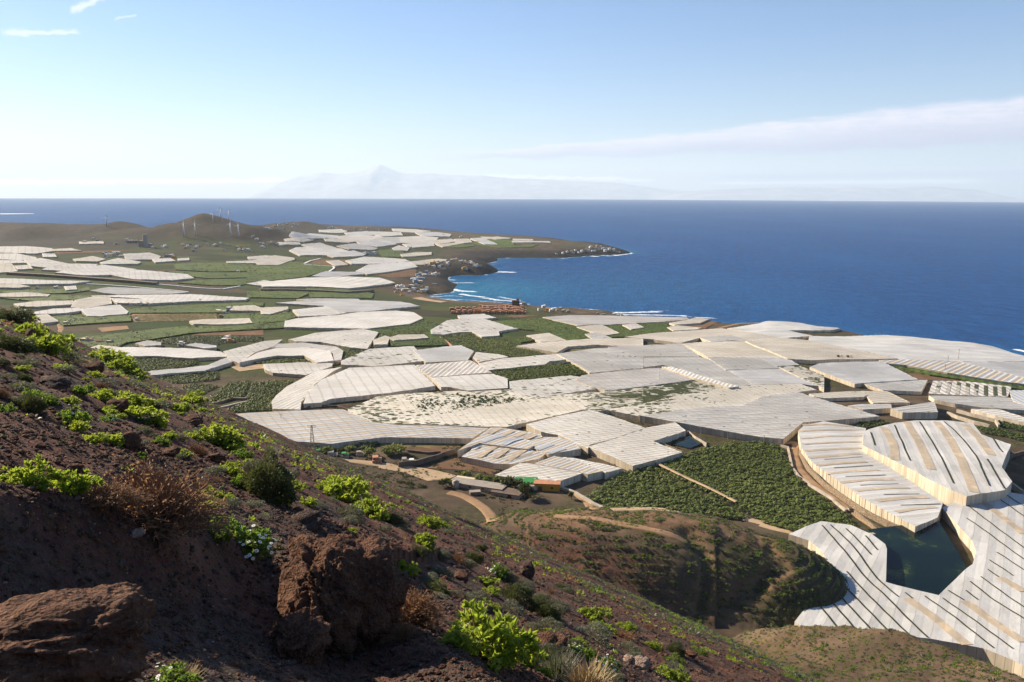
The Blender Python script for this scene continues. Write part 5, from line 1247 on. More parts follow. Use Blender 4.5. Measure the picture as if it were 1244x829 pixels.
house('D', '972,150', 3, 'terra_wall', 'terra_roof', 5, 'red-walled house on the cliff right of the tan cube-shaped building', None, 0)
house('D', '934,158', 0, 'white_wall', 'white_wall', 3.5, 'little white hut left of the red-walled cliff house', None, 0)
house('D', '800,152', 3, 'cream_wall', 'grey_roof', 6, 'long low cream building left of the tan cube-shaped one', None, 10)
house('E', '230,106', 3, 'pink_wall', 'pink_wall', 5, 'pink house on the cliff edge above the pale seaside greenhouse', None, 5)
house('E', '264,110', 1, 'ochre_wall', 'cream_wall', 3, 'tiny tan hut right of the pink cliff house', None, 5)
house('D', '460,270', 2, 'white_wall', 'terra_roof', 5.5, 'white hut with red roof at the corner between two broad greenhouses', None, 0)
for k, s in enumerate(('50,352', '82,353', '118,354', '150,355')):
    house('D', s, 1, 'white_wall', 'terra_roof' if k == 2 else 'grey_roof', 3.6, 'small white hut in the row on the edge of the grey greenhouse', 'huts on the grey greenhouse edge', 0, 'hut', 'hut', fn=lambda x, y: plain(x, y)+3.0)
# silo
p = cast(Z('M', '205,455'), 0)[0]; t = empty('silo', p); tag(t, 'tall pale tapering silo tower with a lower annex under the left ridge', 'silo')
b = MB(); b.tube((0, 0, -3), (0, 0, 30), 9, 6.5, 16); b.build('tower', M['concrete'], t, origin=tuple(p)) if False else None
bb = MB(); bb.tube(p+np.array([0, 0, -3]), p+np.array([0, 0, 38]), 9, 6.0, 16); bb.build('tower', M['grey_wall'], t, origin=tuple(p))
bb = MB(); bb.box(p+np.array([-14, 4, -3]), (12, 12, 22)); bb.build('annex', M['concrete'], t, origin=tuple(p))
bb = MB(); bb.box(p+np.array([12, 6, -3]), (9, 10, 13)); bb.build('hopper', M['concrete'], t, origin=tuple(p))

# ------------------------------------------------------------------ wind turbines
def turbine():
    t = empty('wind_turbine', (0, 0, 0))
    b = MB(); b.tube((0, 0, -2), (0, 0, 40), 1.9, 1.15, 14); b.build('tower', M['metal_white'], t, True)
    b = MB(); b.box((0, .8, 39.4), (2.4, 6.5, 2.6), taper=.9); b.build('nacelle', M['metal_white'], t)
    h = MB(); h.tube((0, -3.9, 40.6), (0, -2.3, 40.6), .5, 1.2, 12); hub = h.build('hub', M['metal_white'], t, True)
    for k in range(3):
        a = R(90+120*k); d = np.array([math.cos(a), 0, math.sin(a)]); n = np.array([-d[2], 0, d[0]]); o = np.array([0, -3.1, 40.6])
        m = MB(); V = []
        for s, w, th in ((.6, .5, .5), (3, 1.25, .4), (9, .85, .25), (15.5, .3, .1)):
            c = o+d*s
            V += [c-n*w*.4, c+np.array([0, -th, 0]), c+n*w, c+np.array([0, th, 0])]
        F = [(4*i+j, 4*i+(j+1) % 4, 4*i+4+(j+1) % 4, 4*i+4+j) for i in range(3) for j in range(4)]+[(12, 13, 14, 15)]
        m.add(V, F); m.build('blade', M['metal_white'], t)
    return t
tb = turbine()
TU = [('M', 557, 362, 210, 'white wind turbine, leftmost on the hill, low on its front slope'), ('M', 660, 347, 215, 'white wind turbine second from left on the hill, below the summit'),
      ('M', 820, 224, 130, 'white wind turbine just right of the hill summit'), ('M', 894, 203, 85, 'white wind turbine rising above the right shoulder of the hill, against the sea'),
      ('M', 967, 226, 105, 'slender wind turbine behind the right flank of the hill'), ('M', 983, 354, 215, 'white wind turbine low on the right slope, left of its close twin'),
      ('M', 1056, 354, 228, 'white wind turbine farthest right, low on the slope'), ('A', 505, 180, 123, 'lone white wind turbine on the left ridge beside a dark knoll')]
for i, (zid, x, y0, y1, lab) in enumerate(TU):
    o = tb if i == 0 else copy_tree(tb)
    a, b_ = Z(zid, '%f,%f %f,%f' % (x, y0, x, y1)); p = cast([a], 0)[0]; o.location = p
    s = (a[1]-b_[1])*np.linalg.norm(p-np.array([0, 0, CAM_H]))/FPX/52.0; o.scale = (s*1.15, s*1.15, s); o.rotation_euler = (0, random.choice((0, 0)), R(random.uniform(-25, 25)))
    tag(o, lab, 'wind turbine', 'wind turbines on the left hills')

# ------------------------------------------------------------------ poles
def pole(zid, x, y0, y1, lab, arm=True, lattice=False, mat='pole_wood'):
    a, b_ = Z(zid, '%f,%f %f,%f' % (x, y0, x, y1)); p = cast([a], 0)[0]; h = (a[1]-b_[1])*np.linalg.norm(p-np.array([0, 0, CAM_H]))/FPX
    t = empty('lattice_mast' if lattice else 'utility_pole', p); tag(t, lab, 'pole', 'utility poles among the greenhouses')
    b = MB(); q = np.array(p)
    if lattice:
        w0, w1 = 1.5, .35
        for sx, sy in ((-1, -1), (1, -1), (1, 1), (-1, 1)): b.tube(q+np.array([sx*w0, sy*w0, -1]), q+np.array([sx*w1, sy*w1, h]), .13, .10, 5)
        n = 7
        for k in range(n):
            u0, u1 = k/n, (k+1)/n; a0 = w0+(w1-w0)*u0; a1 = w0+(w1-w0)*u1
            for sx, sy, ex, ey in ((-1, -1, 1, -1), (1, -1, 1, 1), (1, 1, -1, 1), (-1, 1, -1, -1)):
                b.tube(q+np.array([sx*a0, sy*a0, h*u0]), q+np.array([ex*a1, ey*a1, h*u1]), .07, .07, 4)
                b.tube(q+np.array([sx*a1, sy*a1, h*u1]), q+np.array([ex*a1, ey*a1, h*u1]), .06, .06, 4)
        b.build('lattice_frame', M['pole_wood'], t, origin=tuple(p))
    else:
        b.tube(q+np.array([0, 0, -1]), q+np.array([0, 0, h]), .26, .17, 8); b.build('pole', M[mat], t, origin=tuple(p))
    if arm:
        for k, zz in enumerate((h*.985, h*.93) if lattice else (h*.96,)):
            b = MB(); L = 2.6 if lattice else 1.4
            b.tube(q+np.array([-L, 0, zz]), q+np.array([L, 0, zz]), .12, .12, 6); ar = b.build('crossarm', M['pole_rust'] if lattice else M[mat], t, origin=tuple(p))
            for s in (-1, 0, 1):
                b = MB(); b.tube(q+np.array([s*L*.92, 0, zz+.1]), q+np.array([s*L*.92, 0, zz+.55]), .09, .13, 6); b.build('insulator', M['white_wall'], ar, origin=tuple(p))
                ar.children[-1].location = (0, 0, 0)
pole('J', 466, 585, 455, 'lattice steel mast with crossarms standing in green crops', lattice=True)
pole('J', 318, 447, 400, 'thin pole rising from the left part of the beige striped roof')
pole('J', 790, 462, 415, 'thin pole rising from the right part of the beige striped roof')
pole('K', 653, 348, 305, 'wooden pole at the back corner of the quilted cream greenhouse')
pole('D', 243, 708, 645, 'reddish pole between the torn roof and the biggest grey greenhouse', mat='pole_rust')
pole('D', 530, 815, 760, 'wooden pole on the front edge of the biggest grey greenhouse, leftmost of three', arm=False)
pole('D', 688, 845, 785, 'wooden pole on the front edge of the biggest grey greenhouse, middle of three', arm=False)
pole('D', 898, 868, 808, 'wooden pole on the front edge of the biggest grey greenhouse, rightmost of three', arm=False)
pole('E', 861, 285, 220, 'tall reddish pole with a wide arm on the seaside greenhouse', mat='pole_rust')
pole('E', 800, 300, 255, 'reddish pole at the front edge of the seaside greenhouse', mat='pole_rust')
pole('E', 783, 350, 305, 'reddish pole at the back edge of the long crop strip', mat='pole_rust')

# ------------------------------------------------------------------ farmyard and machines
def part_box(t, name, boxes, mat):
    b = MB()
    for c, s, rz in boxes: b.box(c, s, rz)
    return b.build(name, M[mat], t)
def placed(name, zid, pt, rz, label, cat, fn=plain, lift=0.0):
    p = cast(Z(zid, pt), 0, fn)[0]; t = empty(name, (0, 0, 0)); tag(t, label, cat)
    return t, (p[0], p[1], p[2]+lift), R(rz)
def settle(tpl): tpl[0].location = tpl[1]; tpl[0].rotation_euler = (0, 0, tpl[2])
q = placed('shed', 'N', '690,522', -6, 'yellow shed with a rusty flat roof in front of the cream greenhouse', 'shed'); t = q[0]
part_box(t, 'wall', [((0, 0, -1), (15, 7, 5.2), 0)], 'yellow'); part_box(t, 'roof', [((0, 0, 4.2), (15.5, 7.5, .3), 0)], 'terra_roof'); part_box(t, 'door', [((-4, -3.53, 0), (2.6, .1, 2.8), 0)], 'brown_wall'); part_box(t, 'window', [((3, -3.53, 1.5), (1.4, .1, 1.1), 0)], 'glass'); settle(q)
q = placed('shed', 'N', '548,506', -4, 'shed with a bright green roof left of the yellow one', 'shed'); t = q[0]
part_box(t, 'wall', [((0, 0, -1), (12.5, 6.5, 4.6), 0)], 'ochre_wall'); b = MB(); b.add([(-6.6, -3.6, 3.6), (6.6, -3.6, 3.6), (6.6, 3.6, 4.9), (-6.6, 3.6, 4.9), (-6.6, -3.6, 3.4), (6.6, -3.6, 3.4), (6.6, 3.6, 4.7), (-6.6, 3.6, 4.7)], [(0, 1, 2, 3), (7, 6, 5, 4), (0, 4, 5, 1), (1, 5, 6, 2), (2, 6, 7, 3), (3, 7, 4, 0)]); b.build('roof', M['green_roof'], t); part_box(t, 'door', [((1, -3.28, 0), (2.4, .1, 2.4), 0)], 'brown_wall'); settle(q)
q = placed('shed', 'N', '420,486', -8, 'long low ochre wall-like shed left of the green roofed one', 'shed'); t = q[0]
part_box(t, 'wall', [((0, 0, -1), (15, 3, 3.6), 0)], 'ochre_wall'); part_box(t, 'roof', [((0, 0, 2.6), (15.4, 3.4, .2), 0)], 'grey_roof'); settle(q)
q = placed('barn', 'N', '225,512', -22, 'long flat-roofed grey barn on the slope below the brown field', 'barn'); t = q[0]
part_box(t, 'wall', [((0, 0, -2), (34, 9, 4.6), 0)], 'concrete'); part_box(t, 'roof', [((0, 0, 2.6), (34.6, 9.6, .3), 0)], 'grey_roof'); part_box(t, 'annex', [((-11, 6.2, -1.5), (12, 3.2, 4.2), 0)], 'cream_wall')
for x in (-11, -3, 5, 12): part_box(t, 'window', [((x, -4.53, .9), (1.6, .1, 1.0), 0)], 'glass')
settle(q)
q = placed('barn', 'N', '425,560', -22, 'shorter grey barn with a ribbed roof at the right end of the long barn', 'barn'); t = q[0]
part_box(t, 'wall', [((0, 0, -2), (17, 9.5, 4.2), 0)], 'concrete'); part_box(t, 'roof', [((0, 0, 2.2), (17.6, 10, .3), 0)], 'concrete_dark'); part_box(t, 'door', [((3, -4.78, -.2), (2.4, .1, 2.2), 0)], 'brown_wall'); settle(q)
q = placed('hut', 'N', '582,524', 10, 'small tan hut right of the farm trees below the yellow shed', 'hut'); t = q[0]
part_box(t, 'wall', [((0, 0, -1), (6, 4.5, 3.6), 0)], 'cream_wall'); part_box(t, 'roof', [((0, 0, 2.6), (6.5, 5, .25), 0)], 'grey_roof'); part_box(t, 'door', [((-1, -2.28, 0), (1.2, .1, 2), 0)], 'brown_wall'); settle(q)
q = placed('hut', 'N', '205,556', 10, 'tiny ruined stone hut on the bank in front of the long barn', 'hut'); t = q[0]
part_box(t, 'wall', [((0, 0, -1), (6, 3.5, 2.8), 0)], 'stone'); part_box(t, 'roof', [((0, 0, 1.8), (6.3, 3.8, .2), 0)], 'grey_roof'); settle(q)
q = placed('water_tank', 'N', '75,510', 0, 'round pale water tank at the left end of the long barn', 'tank'); t = q[0]
b = MB(); b.tube((0, 0, -1), (0, 0, 3.6), 2.2, 2.1, 16); b.build('tank_body', M['concrete'], t, True); b = MB(); b.tube((0, 0, 3.6), (0, 0, 4.5), 2.1, .4, 16); b.build('dome', M['concrete'], t, True); settle(q)
for zid, pt, wm, rm, sz, lab in (('J', '940,635', 'white_wall', 'white_wall', 5, 'small white cube house by the dark farm wall'), ('J', '770,628', 'terra_wall', 'terra_roof', 7, 'low red-roofed house beside the dirt road of the farmyard'), ('J', '690,596', 'cream_wall', 'grey_roof', 5, 'little cream house behind the farmyard, right of the mast'),
                              ('J', '620,606', 'grey_wall', 'green_roof', 5, 'little house with a greenish roof behind the farmyard'), ('J', '560,600', 'cream_wall', 'grey_roof', 6, 'low grey roofed house hidden in trees nearest the mast'), ('J', '905,635', 'concrete', 'grey_roof', 6, 'grey shed beside the small white cube house'), ('J', '500,590', 'blue_wall', 'green_roof', 5, 'pale hut with green roof just right of the mast foot'),
                              ('H', '855,413', 'white_wall', 'white_wall', 2.0, 'tiny white pump hut on the path dividing the near plantation'), ('H', '604,292', 'white_wall', 'white_wall', 2.2, 'tiny white hut at the top end of the path dividing the near plantation'), ('F', '425,510', 'concrete', 'concrete_dark', 3.5, 'small concrete pump house at the corner of the near plantation wall'),
                              ('J', '565,165', 'concrete', 'terra_roof', 7, 'brown pump house where the curved tunnels meet the lane')):
    house(zid, pt, 1, wm, rm, sz, lab, None, 8)
for zid, pt, lab in (('E', '152,278', 'yellow excavator body left of its twin by the warm greenhouse'), ('E', '208,280', 'yellow excavator with its boom lowered, right one by the warm greenhouse')):
    q = placed('excavator', zid, pt, 20, lab, 'excavator'); t = q[0]
    part_box(t, 'body', [((0, 0, 1.2), (5.0, 3.4, 2.2), 0)], 'yellow'); part_box(t, 'cab', [((1.2, -.8, 3.4), (1.8, 1.6, 1.7), 0)], 'glass')
    for s in (-1.3, 1.3): part_box(t, 'crawler_track', [((0, s, 0), (5.4, .8, 1.2), 0)], 'concrete_dark')
    b = MB(); b.tube((2.4, 0, 2.4), (5.6, 0, 4.6), .4, .3, 6); b.tube((5.6, 0, 4.6), (8.0, 0, 1.6), .3, .25, 6); b.build('boom', M['yellow'], t); settle(q); t.scale = (1.3, 1.3, 1.3)

# ------------------------------------------------------------------ trees on the plain
def tree(zid, pt, hgt, wid, seed, label, mat='tree_leaf', group='trees around the farmyard', fn=plain):
    rg = np.random.default_rng(seed); p = cast(Z(zid, pt), 0, fn)[0]; t = empty('tree', p); tag(t, label, 'tree', group)
    b = MB(); q = np.array(p); b.tube(q+np.array([0, 0, -.5]), q+np.array([.1*hgt*.2, 0, hgt*.5]), .05*hgt, .03*hgt, 7)
    for k in range(5):
        a = rg.uniform(0, 6.28); b.tube(q+np.array([.02*hgt, 0, hgt*.35]), q+np.array([math.cos(a)*wid*.33, math.sin(a)*wid*.33, hgt*rg.uniform(.55, .85)]), .022*hgt, .008*hgt, 5)
    b.build('trunk', M['twig'], t, origin=tuple(p))
    n = 900; cl = rg.normal(0, 1, (14, 3)); cl /= np.linalg.norm(cl, axis=1)[:, None]; cl[:, 2] = np.abs(cl[:, 2])*.9-.1
    c = cl[rg.integers(0, 14, n)]*rg.uniform(.35, .8, (n, 1))+rg.normal(0, .17, (n, 3))
    P = q+c*np.array([wid*.5, wid*.5, hgt*.48])+np.array([0, 0, hgt*.52]); s = rg.uniform(.05, .09, n)*wid
    A = rg.normal(0, 1, (n, 3)); A /= np.linalg.norm(A, axis=1)[:, None]; B = np.cross(A, rg.normal(0, 1, (n, 3))); B /= np.linalg.norm(B, axis=1)[:, None]
    V = np.stack([P-A*s[:, None], P-B*s[:, None]*.6, P+A*s[:, None], P+B*s[:, None]*.6], 1).reshape(-1, 3)
    mesh_np('crown', V, np.arange(4*n).reshape(n, 4), M[mat], t, origin=tuple(p))
TR = [('N', '430,520', 8, 11, 'largest round yellow-green tree beside the sheds', 'tree_leaf'), ('N', '495,530', 7, 8, 'broad tree right of the largest round one at the sheds', 'tree_leaf'), ('N', '535,580', 9, 11, 'loose tree at the right end of the grey barns', 'tree_leaf'),
      ('N', '400,506', 5, 5, 'small dark tree squeezed left of the largest round one', 'banana'), ('N', '345,490', 5, 7, 'dark bushy tree behind the long barn, right one', 'banana'), ('N', '290,484', 5, 8, 'dark bushy tree behind the long barn, middle one', 'banana'), ('N', '240,470', 5, 7, 'dark bushy tree behind the long barn, left one', 'banana'),
      ('N', '150,448', 5, 7, 'dark tree near the water tank', 'banana'), ('N', '850,590', 5, 4, 'small upright tree by the fork of the dirt channel', 'tree_leaf'), ('N', '10,500', 5, 7, 'dark tree left of the water tank', 'banana'), ('F', '772,408', 5, 6, 'small green tree on the ledge between the two striped greenhouses', 'tree_leaf'), ('F', '905,460', 3, 5, 'dry shrubby tree at the end of the ledge between the striped greenhouses', 'tree_leaf'),
      ('J', '850,590', 6, 16, 'wide dark tree in the brown farm field', 'banana'), ('J', '735,600', 6, 9, 'dark tree behind the red-roofed farm house', 'banana'), ('J', '640,585', 5, 8, 'dark tree behind the farmyard between two little houses', 'banana'), ('J', '530,590', 5, 9, 'dark tree right of the mast', 'banana'), ('J', '1080,745', 5, 6, 'thin tree at the bend of the dirt road', 'tree_leaf'), ('J', '820,600', 4, 8, 'low bushy tree left of the wide dark one', 'tree_leaf'), ('J', '600,588', 4, 6, 'small tree near the green roofed little house', 'tree_leaf')]
for k, (zid, pt, hh, ww, lab, mt) in enumerate(TR): tree(zid, pt, hh, ww, 100+k, lab, mt)
# ferry and its wake far out on the left
pw = np.array(at_level(Z('A', '0,117 80,116.5 160,116'), 0)); b = MB(); wz = lambda q: -(q[0]**2+q[1]**2)/(2*EARTH)+.6
n = len(pw); V = []
for q, hw in zip(pw, (150, 120, 60)):
    d = np.array(q)/np.linalg.norm(q)
    for s in (-1, 1): c = np.array(q)+d*hw*s; V.append((c[0], c[1], wz(c)))
b.add(V, [(0, 2, 3, 1), (2, 4, 5, 3)]); M['wake'] = simple('wake_foam', (.75, .78, .80), .8, .1, .01); o = b.build('boat_wake', M['wake']); tag(o, kind='structure')
q = at_level(Z('A', '168,116'), 0)[0]; t = empty('ferry', (q[0], q[1], wz(q)), R(5)); tag(t, 'tiny grey ferry at the head of the white wake far out at sea', 'ferry')
b = MB(); L = 130; b.add([(-L/2, -11, 0), (L*.35, -11, 0), (L/2, 0, 0), (L*.35, 11, 0), (-L/2, 11, 0), (-L/2, -12, 13), (L*.38, -12, 13), (L/2+6, 0, 15), (L*.38, 12, 13), (-L/2, 12, 13)],
    [(0, 1, 6, 5), (1, 2, 7, 6), (2, 3, 8, 7), (3, 4, 9, 8), (4, 0, 5, 9)], [(5, 6, 9), (6, 8, 9), (6, 7, 8)]); b.build('hull', M['grey_wall'], t)
b = MB(); b.box((-5, 0, 13), (80, 20, 9)); b.box((18, 0, 22), (18, 18, 5)); b.build('superstructure', M['white_wall'], t)
b = MB(); b.box((-28, 0, 22), (8, 6, 9)); b.build('funnel', M['blue_wall'], t)
# ------------------------------------------------------------------ hillside plants and rocks
def leafquads(rg, P, D, L, Wd, fold=.25):
    """P base points, D directions (unit), L lengths: folded leaves of two quads"""
    n = len(P); up = rg.normal(0, 1, (n, 3)); S = np.cross(D, up); S /= np.linalg.norm(S, axis=1)[:, None]+1e-9; U = np.cross(S, D)
    L = L[:, None]; W = Wd[:, None]
    a = P; m = P+D*L*.55; e = P+D*L
    V = np.stack([a, m-S*W*.5+U*W*fold, e, m+S*W*.5+U*W*fold, m], 1).reshape(-1, 3)
    i = np.arange(n)*5
    F = np.vstack([np.stack([i, i+1, i+2, i+4], 1), np.stack([i, i+4, i+2, i+3], 1)])
    return V, F
def dome(rg, n, flat=.75):
    d = rg.normal(0, 1, (n, 3)); d[:, 2] = np.abs(d[:, 2])*.9+.03; d /= np.linalg.norm(d, axis=1)[:, None]
    return d*np.array([1, 1, flat])
def shrub(kind, seed):
    rg = np.random.default_rng(seed); t = empty('shrub', (0, 0, 0)); b = MB(); leaf = {'lime': 'leaf_lime', 'daisy': 'leaf_green', 'ball': 'leaf_dark', 'green': 'leaf_green', 'grey': 'leaf_grey', 'dry': 'leaf_dry', 'tuft': 'leaf_grey', 'straw': 'straw'}[kind]
    lump = 1+.30*rg.normal(0, 1, 9)
    def radius(d):
        a = np.arctan2(d[:, 1], d[:, 0]); return .5*(1+.16*np.sin(a*2+lump[0]*5)+.12*np.sin(a*3+lump[1]*9)+.10*np.sin(a*5+d[:, 2]*6+lump[2]*7))
    if kind in ('lime', 'green', 'daisy'):
        nr = 120 if kind == 'lime' else 150
        d = dome(rg, nr, .72 if kind == 'lime' else .55); r = radius(d)*rg.uniform(.45, 1.0, nr)
        c = d*r[:, None]*np.array([1, 1, 1.25])
        for k in range(0, nr, 2): b.tube((0, 0, -.04), c[k]*.96, .012, .006, 4, cap=False)
        nl = 11; P = np.repeat(c, nl, 0); out = np.repeat(d, nl, 0)
        D = out*.55+rg.normal(0, .62, P.shape)+np.array([0, 0, .25]); D /= np.linalg.norm(D, axis=1)[:, None]
        sc_ = .115 if kind == 'lime' else .085
        V, F = leafquads(rg, P, D, rg.uniform(.7, 1.25, len(P))*sc_, rg.uniform(.7, 1.1, len(P))*sc_*.52)
    elif kind in ('ball', 'grey'):
        n = 6500 if kind == 'ball' else 2600; d = dome(rg, n, .85 if kind == 'ball' else .5); r = radius(d)*(1-.5*rg.uniform(0, 1, n)**2)
        c = d*r[:, None]*np.array([1, 1, 1.15])
        for k in range(0, n, 60): b.tube((0, 0, -.04), c[k]*.9, .010, .004, 4, cap=False)
        D = d+rg.normal(0, .45, c.shape); D /= np.linalg.norm(D, axis=1)[:, None]
        V, F = leafquads(rg, c, D, rg.uniform(.04, .085, n), rg.uniform(.014, .030, n))
    elif kind == 'dry':
        n = 420; d = dome(rg, n, .75); r = radius(d); ends = []
        for k in range(n):
            e = d[k]*r[k]*rg.uniform(.75, 1.1)*np.array([1, 1, 1.15]); m = e*.5+rg.normal(0, .035, 3); b.tube((0, 0, -.03), m, .009, .006, 3, cap=False); b.tube(m, e, .006, .003, 3, cap=False)
            for _ in range(4):
                f = m+(e-m)*rg.uniform(.1, .9); g = f+d[k]*rg.uniform(.03, .09)+rg.normal(0, .05, 3); b.tube(f, g, .0045, .0025, 3, cap=False); ends.append(g)
        ends = np.array(ends); ends = ends[rg.integers(0, len(ends), 1500)]+rg.normal(0, .012, (1500, 3)); D = rg.normal(0, 1, ends.shape); D /= np.linalg.norm(D, axis=1)[:, None]
        V, F = leafquads(rg, ends, D, rg.uniform(.02, .045, 1500), rg.uniform(.010, .022, 1500))
    else:
        n = 420; d = dome(rg, n, 1.0); d[:, 2] += .5; d /= np.linalg.norm(d, axis=1)[:, None]; P = rg.normal(0, .10, (n, 3))*np.array([1, 1, 0]); L = rg.uniform(.3, .7, n)
        for k in range(14): b.tube((0, 0, -.03), d[k]*L[k]*.6, .005, .003, 3, cap=False)
        S = np.cross(d, (0, 0, 1.0)); S /= np.linalg.norm(S, axis=1)[:, None]+1e-9; w = rg.uniform(.006, .012, n)[:, None]; m = P+d*L[:, None]*.6; e = P+d*L[:, None]+np.array([0, 0, -.06])*rg.uniform(0, 1, (n, 1))
        V = np.stack([P-S*w, P+S*w, m+S*w*.8, m-S*w*.8, e+S*w*.2, e-S*w*.2], 1).reshape(-1, 3); i = np.arange(n)*6
        F = np.vstack([np.stack([i, i+1, i+2, i+3], 1), np.stack([i+3, i+2, i+4, i+5], 1)])
    b.build('stems', M['twig'], t); mesh_np('foliage', V, F, M[leaf], t)
    if kind == 'daisy':
        n = 26; d = dome(rg, n*3, .6); d = d[np.argsort(-d[:, 2]-d[:, 0]*.3)][:n]; r = radius(d)*rg.uniform(1.0, 1.18, n); c = d*r[:, None]*np.array([1, 1, 1.2])
        for k in range(n):
            Pp = MB()
            nn = d[k]+rg.normal(0, .25, 3)+np.array([0, 0, .5]); nn /= np.linalg.norm(nn); u = np.cross(nn, (1, 0, .1)); u /= np.linalg.norm(u); v = np.cross(nn, u); s = rg.uniform(.030, .042)
            for j in range(11):
                a = j*2*math.pi/11; q1 = math.cos(a)*u+math.sin(a)*v; q2 = -math.sin(a)*u+math.cos(a)*v
                Pp.add([c[k]+q1*s*.25-q2*s*.08, c[k]+q1*s*.7-q2*s*.22+nn*.003, c[k]+q1*s, c[k]+q1*s*.7+q2*s*.22+nn*.003, c[k]+q1*s*.25+q2*s*.08], [(0, 1, 2, 3)], [(0, 3, 4)])
            Pp.tube(c[k]-nn*.002, c[k]+nn*.008, s*.3, s*.22, 8, m=1)
            Pp.build('flower', [M['petal'], M['disc']], t)
    if kind == 'straw':
        pass
    return t
PROTO = {}
for kd, ns in (('lime', 3), ('green', 2), ('daisy', 2), ('ball', 2), ('grey', 2), ('dry', 2), ('tuft', 2), ('straw', 1)):
    PROTO[kd] = [shrub(kd, 900+17*k+len(kd)*7) for k in range(ns)]
USED = set(); PC = {}
def put_shrub(kind, P, width, label, group, height=1.0, seed=None, name='shrub', cat='shrub'):
    i = random.randrange(len(PROTO[kind])) if seed is None else seed % len(PROTO[kind]); pr = PROTO[kind][i]
    if (kind, i) not in USED: USED.add((kind, i)); o = pr
    else:
        o = pr.copy(); COL.objects.link(o)
        for ch in PC.setdefault((kind, i), [k for k in bpy.data.objects if k.parent == pr]):
            c = ch.copy(); COL.objects.link(c); c.parent = o
    o.location = P; o.scale = (width, width*random.uniform(.9, 1.1), width*height); o.rotation_euler = (random.uniform(-.08, .08), random.uniform(-.05, .22), random.uniform(0, 6.28))
    o.name = name; tag(o, label, cat, group); return o
GH = 'shrubs on the hillside'
